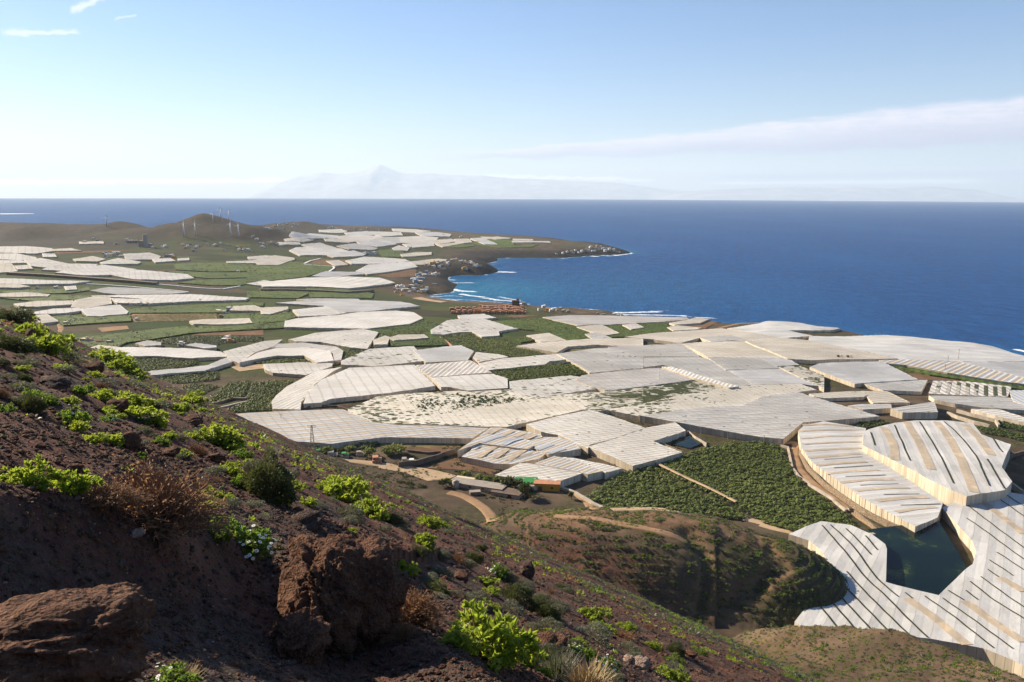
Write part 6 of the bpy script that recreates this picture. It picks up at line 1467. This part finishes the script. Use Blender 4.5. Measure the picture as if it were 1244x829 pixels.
SH = [  # kind, px, py (foot), width px, height factor, label
 ('ball', 325, 606, 62, 1.1, 'large dark rounded bush right of the dry brown one'), ('green', 290, 592, 28, 1.0, 'small bright bush touching the left side of the large dark rounded bush'), ('grey', 304, 572, 26, 1.1, 'greyish bush peeping over the top left of the large dark rounded bush'),
 ('dry', 190, 634, 120, .95, 'big dry brown twiggy bush in the left foreground'), ('dry', 120, 612, 70, .6, 'low brown brush spreading left of the big dry twiggy bush'), ('lime', 34, 590, 48, .9, 'lime green leafy clump at the left edge'), ('lime', 84, 597, 44, .9, 'lime green leafy clump right of the left-edge one'),
 ('daisy', 300, 668, 62, .75, 'daisy bush full of white flowers above the earth scarp'), ('green', 265, 650, 60, .7, 'green leafy mat behind the flowering daisy bush'), ('lime', 588, 800, 96, .9, 'brightest lime green bush at the bottom centre'), ('lime', 632, 806, 56, .8, 'lime green lobe on the right side of the brightest bottom bush'), ('lime', 555, 786, 46, .7, 'lime green lobe on the left of the brightest bottom bush'),
 ('lime', 415, 606, 58, .75, 'long lime green patch on the crest right of the dark rounded bush'), ('lime', 447, 628, 42, .8, 'lime green bush at the lower end of the long crest patch'), ('grey', 424, 630, 38, .9, 'grey-green round bush in front of the long crest patch'), ('lime', 398, 594, 30, .7, 'small lime tuft at the upper end of the long crest patch'),
 ('lime', 262, 537, 50, .7, 'lime green leafy bush high on the crest right of centre left'), ('lime', 278, 546, 36, .7, 'lime leafy bush just below another on the crest'), ('green', 291, 556, 24, .8, 'dark green knot at the foot of the crest leafy bushes'), ('lime', 154, 494, 44, .6, 'lime green mat in the middle of the left slope'), ('lime', 172, 508, 40, .6, 'lime green mat stepping down from the middle one'), ('lime', 187, 518, 32, .6, 'lowest of the lime mats stepping down the left slope'),
 ('lime', 128, 440, 42, .6, 'lime bush at the upper crest beside the fields'), ('lime', 142, 450, 40, .6, 'lime bush second down the upper crest'), ('lime', 160, 459, 34, .6, 'lime bush third down the upper crest'), ('lime', 40, 412, 30, 1.0, 'lime sprout beside the dark red rock at upper left'), ('lime', 55, 428, 44, .8, 'lime leafy bush below the dark red rock at upper left'),
 ('ball', 10, 426, 42, .62, 'dark green round bush cut by the left edge'), ('ball', 12, 392, 40, .55, 'dark green bush at the very top of the slope by the left edge'), ('green', 74, 414, 20, .8, 'small green bush on the crest near the upper left'), ('grey', 80, 438, 28, .8, 'dull bush below the crest at upper left'), ('grey', 91, 441, 22, .7, 'pale green cushion near the upper crest'),
 ('grey', 30, 446, 24, .9, 'grey-green cushion near the left edge, mid height'), ('green', 40, 484, 26, .8, 'bright round cushion on the left slope above the daisies'), ('green', 58, 490, 24, .8, 'leafy cushion right of the bright round one'), ('ball', 40, 500, 28, 1.0, 'dark green bush under the bright round cushion'), ('lime', 82, 492, 24, .7, 'lime tuft left of the white daisies on the left slope'), ('daisy', 86, 514, 30, 1.1, 'dark leaved daisy bush on the left slope'),
 ('daisy', 131, 512, 20, .8, 'small daisy cushion alone on the left slope'), ('green', 99, 478, 26, .8, 'green bush with lime edge on the left slope'), ('lime', 122, 486, 24, .8, 'lime clump right of the green bush with lime edge'), ('grey', 64, 462, 20, .6, 'pale grass cushion on the upper left slope'), ('grey', 129, 466, 26, .6, 'pale cushion on the upper crest above the lime mats'), ('grey', 160, 470, 28, .6, 'wide pale cushion on the upper crest'),
 ('grey', 187, 494, 30, .6, 'olive cushion near the crest above the lime mats'), ('lime', 214, 500, 26, .7, 'lime sprig on the crest above the green field'), ('lime', 232, 490, 34, .6, 'lime bush on the crest in front of the stone walls'), ('grey', 172, 527, 22, .9, 'grey bush below the lime mats'), ('green', 195, 540, 24, .7, 'bright green cushion right of a red boulder'), ('grey', 216, 533, 20, .8, 'olive round bush left of the dry tuft'),
 ('dry', 240, 553, 22, 1.0, 'small brown dry tuft on the slope above the dark rounded bush'), ('green', 172, 556, 20, .6, 'flat bright green cushion above the big dry bush'), ('lime', 90, 524, 30, .6, 'lime leaves creeping below the dark leaved daisy'), ('lime', 112, 538, 28, .6, 'lime leaves creeping toward the big dry bush'), ('tuft', 329, 556, 20, 1.2, 'spiky olive tuft standing on the crest below the mast'), ('daisy', 4, 502, 22, .9, 'white daisy clump cut by the left edge'),
 ('lime', 521, 641, 30, .8, 'lime bush on the slope left of the winding track'), ('grey', 487, 640, 20, .8, 'olive cushion left of the lime bush near the track'), ('grey', 515, 662, 22, .9, 'round grey-green cushion below the lime bush near the track'), ('grey', 533, 677, 24, .9, 'round green-grey cushion a step below another'), ('grey', 535, 634, 20, .6, 'flat cushion right of the lime bush near the track'), ('grey', 567, 688, 22, .9, 'grey-green cushion right of a brown tuft'), ('dry', 556, 682, 18, .8, 'little brown tuft between two grey cushions'),
 ('daisy', 604, 698, 26, .9, 'daisy cushion with a white top in the middle of the slope'), ('grey', 618, 705, 20, .9, 'olive cushion right of the white topped daisy'), ('grey', 637, 712, 22, .8, 'olive cushion under the dark overhanging rock'), ('ball', 629, 732, 36, .9, 'larger olive bush in the middle of the slope'), ('ball', 660, 750, 32, .9, 'dark bush below the larger olive bush'), ('grey', 548, 724, 20, .7, 'silvery cushion above the brightest bottom bush'), ('grey', 573, 731, 22, .7, 'silvery cushion just right of another above the brightest bush'),
 ('dry', 505, 752, 64, .9, 'tall dry twiggy bush right of the big cobbled boulder'), ('dry', 485, 776, 40, .8, 'low dry twigs at the foot of the big cobbled boulder'), ('daisy', 702, 798, 30, .9, 'upper of two daisy bushes right of the bottom red rock'), ('daisy', 732, 812, 34, .9, 'lower of two daisy bushes right of the bottom red rock'), ('tuft', 679, 826, 50, 1.0, 'grey-green grassy tuft at the bottom right of the lime bush'), ('straw', 712, 842, 56, 1.0, 'dry straw grass at the bottom edge'),
 ('grey', 647, 764, 20, .8, 'silvery cushion among pale stones'), ('grey', 613, 756, 26, .7, 'pale leafed shrub behind the brightest lime bush'), ('lime', 718, 752, 38, .6, 'lime mat on the right part of the slope'), ('lime', 728, 768, 30, .6, 'lime mat below another on the right part of the slope'), ('grey', 720, 776, 44, .5, 'long olive mat on the right part of the slope'), ('lime', 760, 766, 24, .6, 'lime cushion toward the dark gully'), ('grey', 762, 790, 26, .7, 'olive cushion above the bottom edge at right'), ('green', 818, 806, 26, .6, 'green cushion near the bottom right ridge'),
 ('grey', 821, 824, 34, .8, 'bushy olive shrub at the bottom right ridge'), ('green', 852, 796, 16, .8, 'small round green bush on the bottom right ridge'), ('grey', 483, 700, 18, .6, 'little grey succulent cushion right of the big cobbled boulder'), ('daisy', 206, 838, 60, .7, 'green daisy bush with dried flower heads at the bottom edge'), ('straw', 222, 834, 34, 1.1, 'dried flower stalks standing in the bottom daisy bush'), ('lime', 660, 820, 22, .6, 'lime sprout beside the grey-green grassy tuft')]
pts = cast_near([(a[1], min(a[2], 845)) for a in SH])
for k, (kd, px, py, w, hf, lab) in enumerate(SH):
    p = pts[k]; dist = np.linalg.norm(p-np.array([0, 0, CAM_H])); wd = 1.1*w*dist/FPX; hf *= 1.12
    put_shrub(kd, (p[0], p[1], p[2]-.02*wd), wd, lab, GH, hf)

# the many look-alike cushions of the slope, each its own plant
def scatter_px(n, fn, seed, weight=None):
    rg = np.random.default_rng(seed); out = []
    while len(out) < n:
        c = np.stack([rg.uniform(-60, 1244, 4000), rg.uniform(372, 828, 4000)], 1)
        c = c[fn(c[:, 0], c[:, 1])]; out += list(c)
    return np.array(out[:n])
line = lambda x: 372+.4558*x
KS = [('grey', 'low olive cushion plant, one of many strewn over the dark slope'), ('lime', 'small lime green leafy plant, one of many strewn over the dark slope'), ('ball', 'small dark green bush, one of many strewn over the dark slope'), ('dry', 'small brown dried plant, one of many strewn over the dark slope')]
sp_ = scatter_px(212, lambda x, y: (y > line(x)+3) & (y < line(x)+150) & ((x > 230) | (y < line(x)+110)), 5)
spw = cast_near(sp_); hits = np.linalg.norm(spw-np.array([0, 0, CAM_H]), axis=1)
for k in range(len(sp_)):
    if not 6 < hits[k] < 260: continue
    kd, lab = KS[(0, 0, 1, 0, 2, 1, 3, 0, 1, 0)[k % 10]]
    wd = random.uniform(.25, .75)*(1 if hits[k] > 22 else hits[k]/22)*(1+hits[k]/170)
    put_shrub(kd, tuple(spw[k]-np.array([0, 0, .03*wd])), wd, lab, {'grey': 'olive cushions strewn on the slope', 'lime': 'lime leafy plants strewn on the slope', 'ball': 'dark bushes strewn on the slope', 'dry': 'dried plants strewn on the slope'}[kd], random.uniform(.55, .9))

# farther scrub that reads as a sprinkle: lower slope, spur and rib
def tuft_template(seed, n=26):
    rg = np.random.default_rng(seed); d = dome(rg, n, .8); c = d*rg.uniform(.35, .5, n)[:, None]; A = d+rg.normal(0, .5, c.shape); A /= np.linalg.norm(A, axis=1)[:, None]
    return leafquads(rg, c*.6, A, rg.uniform(.3, .5, n), rg.uniform(.16, .26, n))
TT = [tuft_template(s) for s in range(5)]
def scrub(name, n, region, seed, smin, smax_, mat):
    rg = np.random.default_rng(seed); xs = []
    for _ in range(160):
        a = rg.uniform(R(-36), R(36), 4000); r = np.exp(rg.uniform(math.log(region[0]), math.log(region[1]), 4000)); x = r*np.sin(a); y = r*np.cos(a)
        m = region[2](x, y, r) & (rg.uniform(0, 1, 4000) < .25+.9*smooth(-.2, .35, fbm(x/11, y/11, 3, seed+1)))
        xs += list(np.stack([x[m], y[m]], 1))
        if len(xs) > n: break
    P = np.array(xs[:n]); z = terrain(P[:, 0], P[:, 1]); s = rg.uniform(smin, smax_, len(P))*(1+.8*(rg.uniform(0, 1, len(P)) > .93))
    V, F = scatter_mesh(TT, np.column_stack([P, z-.05]), s, rg.uniform(0, 6.28, len(P)))
    o = mesh_np(name, V, F, M[mat]); tag(o, kind='stuff', label='sprinkle of small scrub plants on the slopes below', cat='scrub')
hillnear = lambda x, y, r: fbm(x/5, y/5, 3, 14) > .0
offplain = lambda x, y, r: terrain(x, y)-plain(x, y) > 1.2
scrub('scrub', 4500, (90, 460, offplain), 300, .30, .8, 'leaf_grey')
scrub('scrub', 1300, (70, 460, offplain), 310, .3, .8, 'leaf_green')
scrub('scrub', 700, (70, 430, offplain), 320, .3, .7, 'leaf_dry')
ribf = lambda x, y, r: (seg_dist(x, y, RIB[:, :2])[0] < 75) & offplain(x, y, r)
scrub('scrub', 6500, (80, 300, ribf), 330, .35, .95, 'leaf_green')
scrub('scrub', 3000, (80, 300, ribf), 337, .3, .8, 'leaf_lime')
scrub('scrub', 6500, (80, 300, ribf), 335, .35, .95, 'leaf_grey')
spf = lambda x, y, r: (seg_dist(x, y, SPUR[:, :2])[0] < 62) & offplain(x, y, r) & (np.sin(terrain(x, y)*3.0+2.5*fbm(x/35, y/35, 2, 7)) > -.1)
scrub('scrub', 9000, (240, 420, spf), 350, .5, 1.2, 'leaf_grey')
scrub('scrub', 6000, (240, 420, spf), 360, .5, 1.2, 'leaf_green')
scrub('scrub', 900, (9, 70, lambda x, y, r: hillnear(x, y, r)), 380, .05, .13, 'leaf_lime')
scrub('scrub', 900, (9, 80, lambda x, y, r: hillnear(x, y, r)), 385, .05, .15, 'leaf_grey')
scrub('scrub', 1600, (45, 260, lambda x, y, r: hillnear(x, y, r)), 390, .18, .5, 'leaf_lime')
low = lambda x, y, r: offplain(x, y, r) & (np.arctan2(x, y) > R(-14)) & (np.arctan2(x, y) < R(8))
scrub('scrub', 5000, (200, 420, low), 370, .4, 1.1, 'leaf_grey')
scrub('scrub', 2500, (200, 900, lambda x, y, r: (~offplain(x, y, r)) & (fbm(x/40, y/40, 3, 9) > .05) & (np.arctan2(x, y) < R(12)) & (r < 650)), 340, .8, 2.0, 'tree_leaf')

# ------------------------------------------------------------------ rocks
def ico(n):
    import bmesh
    bm = bmesh.new(); bmesh.ops.create_icosphere(bm, subdivisions=n, radius=1); bm.verts.ensure_lookup_table()
    V = np.array([v.co[:] for v in bm.verts]); F = np.array([[v.index for v in f.verts] for f in bm.faces]); bm.free(); return V, F
I5 = ico(6); I4 = ico(4); I1 = ico(1)
def rock(P, size, seed, mat, label, group='rocks on the hillside', rough=.36, lumps=0.0, tpl=None, name='rock', rot=None):
    V, F = tpl or I4; V = V.copy(); o = seed*7.31
    n3 = lambda s, k: fbm(V[:, 0]*s+V[:, 2]*.7*s+o, V[:, 1]*s-V[:, 2]*.8*s+o, 4, seed+k)+fbm(V[:, 2]*s-o, V[:, 0]*.6*s+V[:, 1]*s*.7+o, 4, seed+k+5)
    sharp = np.sign(V)*np.abs(V)**.72; sharp /= np.linalg.norm(sharp, axis=1)[:, None]**.55
    r = 1+rough*n3(1.1, 1)+rough*.45*n3(3.2, 2)+rough*.18*n3(9, 3)-(.05*np.abs(n3(16, 4))+.03*np.abs(n3(34, 6)) if len(V) > 9000 else 0)
    if lumps:
        c = np.random.default_rng(seed).normal(0, 1, (700, 3)); c /= np.linalg.norm(c, axis=1)[:, None]
        for k in range(0, len(V), 2000):
            dd = np.sort(np.linalg.norm(V[k:k+2000, None]-c[None], axis=2), axis=1)[:, :2]
            r[k:k+2000] += lumps*np.clip((dd[:, 1]-dd[:, 0])/.05, 0, 1)**.6
    V = sharp*r[:, None]*np.asarray(size)*.5
    ob = mesh_np(name, V, F, M[mat], smooth_sh=True); ob.location = P; ob.rotation_euler = rot or (random.uniform(-.2, .2), random.uniform(-.1, .3), random.uniform(0, 6.28)); tag(ob, label, 'rock', group); return ob
def rock_px(px, py, w, h, seed, mat, label, sink=.3, depth=1.0, **k):
    p = cast_near([(px, py)])[0]; s = np.linalg.norm(p-np.array([0, 0, CAM_H]))/FPX
    return rock((p[0], p[1]+w*s*depth*.35, p[2]+h*s*(.5-sink)), (w*s, w*s*depth, h*s), seed, mat, label, **k)
rock_px(398, 792, 140, 150, 3, 'rock_red', 'largest boulder, cobbled and rounded, in the foreground centre-left', sink=.30, tpl=I5, lumps=.05, rough=.30, rot=(0, .25, .4), name='boulder')
rock_px(36, 850, 175, 84, 8, 'rock_red', 'rusty red boulder in the bottom left corner', sink=.22, tpl=I5, rough=.30, rot=(0, .12, 2.0), name='boulder')
rock_px(350, 800, 66, 56, 14, 'rock_red', 'shaded lower lobe of rock against the left side of the largest boulder', sink=.4, tpl=I5, lumps=.04, rough=.4)
for k, (px, py, w, h, m_, lab) in enumerate([(35, 418, 22, 26, 'rock_red', 'dark red rock near the top of the left slope'), (139, 498, 30, 20, 'rock_red', 'reddish rock above the lime mats'), (153, 544, 34, 26, 'rock_red', 'red boulder right of the creeping lime leaves'), (671, 790, 44, 22, 'rock_red', 'red crumbling rock right of the brightest lime bush'),
        (640, 702, 26, 32, 'rock_grey', 'dark overhanging rock in the middle of the slope'), (780, 812, 26, 14, 'rock_pale', 'pale pinkish stone at the bottom right'), (765, 806, 16, 12, 'rock_pale', 'small pale stone left of the pale pinkish one'), (162, 652, 22, 14, 'rock_pale', 'pale stone lying on the scarp under the dry bush'), (85, 575, 26, 16, 'rock_red', 'small red rock right of the left-edge lime clumps'), (700, 830, 20, 12, 'rock_red', 'small red stone at the bottom edge right of the daisies'), (590, 745, 22, 12, 'rock_grey', 'grey stone above the brightest lime bush'), (260, 560, 26, 14, 'rock_red', 'red rock on the crest left of the dark rounded bush'), (205, 555, 30, 16, 'rock_red', 'red rock above the big dry bush'),
        (370, 640, 46, 24, 'rock_grey', 'grey rock behind the largest boulder'), (455, 665, 40, 18, 'rock_grey', 'grey ledge right of the crest patch'), (60, 470, 40, 18, 'rock_grey', 'grey rock slab on the upper left slope'), (110, 450, 26, 14, 'rock_red', 'red rock on the upper crest'), (230, 515, 34, 14, 'rock_red', 'red rock on the crest above the dry tuft'), (350, 580, 30, 14, 'rock_grey', 'grey rock right of the dark rounded bush'), (840, 800, 20, 10, 'rock_red', 'red stone on the bottom right ridge'), (560, 705, 26, 12, 'rock_red', 'red stone among the silvery cushions')]):
    rock_px(px, py, w*.72, h*.72, 40+k, m_, lab, sink=.38)
# loose stones
RT = []
for s in range(5):
    V, F = I1; V = V*(1+.28*fbm(V[:, 0]*1.7+s*9, V[:, 1]*1.7+V[:, 2]*1.3, 2, s))[:, None]*np.array([1, .8, .62]); RT.append((V, F))
def stones(n, r0, r1, s0, s1, seed, mat, az=(-38, 38)):
    rg = np.random.default_rng(seed); a = rg.uniform(R(az[0]), R(az[1]), n*2); r = np.exp(rg.uniform(math.log(r0), math.log(r1), n*2)); x = r*np.sin(a); y = r*np.cos(a)
    m = rg.uniform(0, 1, n*2) < .2+smooth(-.3, .4, fbm(x/1.3, y/1.3, 3, seed)); x, y, r = x[m][:n], y[m][:n], r[m][:n]
    s = (s0+(s1-s0)*rg.uniform(0, 1, len(x))**3)*(.5+r/8.0)**.8
    V, F = scatter_mesh(RT, np.column_stack([x, y, terrain(x, y)+s*.25]), s, rg.uniform(0, 6.28, len(x)))
    o = mesh_np('loose_stones', V, F, M[mat], smooth_sh=False); tag(o, kind='stuff', label='loose volcanic stones covering the slope', cat='stones')
stones(24000, 1.8, 16, .006, .030, 501, 'rock_grey'); stones(22000, 1.8, 18, .006, .034, 502, 'rock_red'); stones(2200, 1.8, 24, .005, .016, 503, 'rock_pale'); stones(5000, 14, 80, .010, .035, 504, 'rock_grey'); stones(5000, 14, 80, .010, .04, 505, 'rock_red')
# ------------------------------------------------------------------ light, sky, air
SUN_AZ, SUN_EL = R(-57), R(29)
sd = bpy.data.lights.new('sun', 'SUN'); sd.energy = 5.0; sd.angle = R(.53); sd.color = (1, .87, .68)
so = bpy.data.objects.new('sun', sd); COL.objects.link(so)
sv = Vector((math.sin(SUN_AZ)*math.cos(SUN_EL), math.cos(SUN_AZ)*math.cos(SUN_EL), math.sin(SUN_EL)))
so.rotation_euler = (-sv).to_track_quat('-Z', 'Y').to_euler(); so.location = (0, 0, 3000)
w = bpy.data.worlds.new('World'); sc.world = w; w.use_nodes = True
N = NT(w.node_tree); w.node_tree.nodes.clear()
sky = N.n('TexSky', sky_type='NISHITA'); sky.sun_disc = False; sky.sun_elevation = SUN_EL; sky.sun_rotation = SUN_AZ
sky.air_density = 1.0; sky.dust_density = 0.25; sky.ozone_density = 3.0; sky.altitude = 230
g = N.n('TexCoord').outputs['Generated']
sep = N.n('SeparateXYZ'); N.l(g, sep.inputs[0])
az = N.math('ARCTAN2', sep.outputs[0], sep.outputs[1]); el = N.math('ARCSINE', sep.outputs[2])
cm = N.n('CombineXYZ'); N.l(N.math('MULTIPLY', az, 9.0), cm.inputs[0]); N.l(N.math('MULTIPLY', el, 60.0), cm.inputs[1])
cv = cm.outputs[0]
nz = N.noise(cv, 1.2, 7, .62); nz2 = N.noise(cv, 3.5, 6, .7)
cf = N.n('CombineXYZ'); N.l(N.math('MULTIPLY', az, 60.0), cf.inputs[0]); N.l(N.math('MULTIPLY', el, 90.0), cf.inputs[1])
nf = N.noise(cf.outputs[0], 1.0, 6, .65)
def streak(a0, e0, a1, e1, t0, t1, soft, wob, amt, n=None):
    """long thin cloud between two sky directions (azimuth, elevation)"""
    t = N.math('DIVIDE', N.math('SUBTRACT', az, a0), a1-a0)
    line = N.math('ADD', N.math('MULTIPLY', t, e1-e0), e0)
    th = N.math('MAXIMUM', N.math('ADD', N.math('MULTIPLY', t, t1-t0), t0), .0004)
    dd = N.math('SUBTRACT', el, line)
    dd = N.math('ADD', dd, N.math('MULTIPLY', N.math('SUBTRACT', n or nz, .5), wob))
    q = N.math('DIVIDE', N.math('ABSOLUTE', dd), th)
    m = N.math('SUBTRACT', 1.0, N.step(q, 1-soft, 1.0))
    m = N.math('MULTIPLY', m, N.step(t, -.02, .12)); m = N.math('MULTIPLY', m, N.math('SUBTRACT', 1.0, N.step(t, .93, 1.06)))
    return N.math('MULTIPLY', m, amt), dd, th
def pe(px, py):
    v = ray((px, py))[0]; return math.atan2(v[0], v[1]), math.asin(v[2])
clouds = []
a0, e0 = pe(515, 192); a1, e1 = pe(1420, 130)
m1, dd1, th1 = streak(a0, e0, a1, e1, .0024, .034, .38, .022, 1.0)
hs = N.n('HueSaturation'); hs.inputs['Saturation'].default_value = 1.18; N.l(sky.outputs[0], hs.inputs['Color']); col = N.mix(1.0, hs.outputs[0], (1.0, .985, 1.09), 'MULTIPLY')
wisp = N.math('ADD', .62, N.math('MULTIPLY', N.step(nz2, .38, .62), .38))
shade = N.step(N.math('DIVIDE', dd1, th1), -.9, .7)
ccol = N.mix(shade, (4.2, 3.8, 5.3), (8.2, 7.5, 8.1))
col = N.mix(N.math('MULTIPLY', m1, wisp), col, ccol)
def simple_streak(A, B, t0, t1, soft, wob, amt, c, n=None):
    global col
    a0, e0 = pe(*A); a1, e1 = pe(*B)
    m, _, _ = streak(a0, e0, a1, e1, t0, t1, soft, wob, amt, n)
    col = N.mix(m, col, c)
simple_streak((840, 216), (1400, 207), .003, .007, .8, .006, .75, (2.7, 2.8, 4.2))
simple_streak((850, 223), (1190, 220), .002, .004, .8, .004, .9, (11, 10.4, 10), nf)
simple_streak((-40, 222), (350, 219), .004, .004, .9, .010, .7, (24, 23, 22), nf)
simple_streak((560, 213), (790, 219), .0035, .003, .85, .013, .8, (14, 13.5, 13), nf)
simple_streak((868, 184.5), (940, 182), .0008, .0008, .9, .002, .5, (5.6, 6.0, 7.2))
simple_streak((0, 40), (95, 39), .005, .003, .9, .014, .55, (9.5, 9.3, 9.0), nf)
simple_streak((84, 14), (128, -4), .006, .004, .9, .016, .6, (9.5, 9.3, 9.0), nf)
simple_streak((138, 24), (166, 18), .002, .002, .9, .008, .4, (9.5, 9.3, 9.0), nf)
bg = N.n('Background'); N.l(col, bg.inputs[0]); bg.inputs[1].default_value = SKY_K
wo = N.n('OutputWorld'); N.l(bg.outputs[0], wo.inputs[0])

def haze():
    x0, x1, y0, y1, z0, z1 = -72000, 72000, -4000, 108000, -1500, 3350
    b = MB(); b.add([(x0, y0, z0), (x1, y0, z0), (x1, y1, z0), (x0, y1, z0), (x0, y0, z1), (x1, y0, z1), (x1, y1, z1), (x0, y1, z1)],
                    [(0, 3, 2, 1), (4, 5, 6, 7), (0, 1, 5, 4), (1, 2, 6, 5), (2, 3, 7, 6), (3, 0, 4, 7)])
    m, nt, out = new_mat('haze_air'); Nn = NT(nt); v = Nn.n('VolumePrincipled')
    v.inputs['Color'].default_value = (.76, .89, 1, 1); v.inputs['Density'].default_value = HAZE_D; v.inputs['Anisotropy'].default_value = .12
    Nn.l(v.outputs[0], out.inputs['Volume'])
    o = b.build('haze', m); tag(o, kind='stuff'); o.display_type = 'WIRE'
if HAZE_D > 0: haze()
sc.view_settings.view_transform = 'Standard'; sc.view_settings.look = 'None'; sc.view_settings.gamma = 1.0
sc.view_settings.use_curve_mapping = False; sc.view_settings.exposure = EXPOSURE
cy = sc.cycles; cy.use_denoising = True
try: cy.denoiser = 'OPENIMAGEDENOISE'
except Exception: pass
cy.max_bounces = 6; cy.diffuse_bounces = 3; cy.glossy_bounces = 2; cy.transmission_bounces = 3; cy.volume_bounces = 1; cy.transparent_max_bounces = 4
cy.caustics_reflective = False; cy.caustics_refractive = False
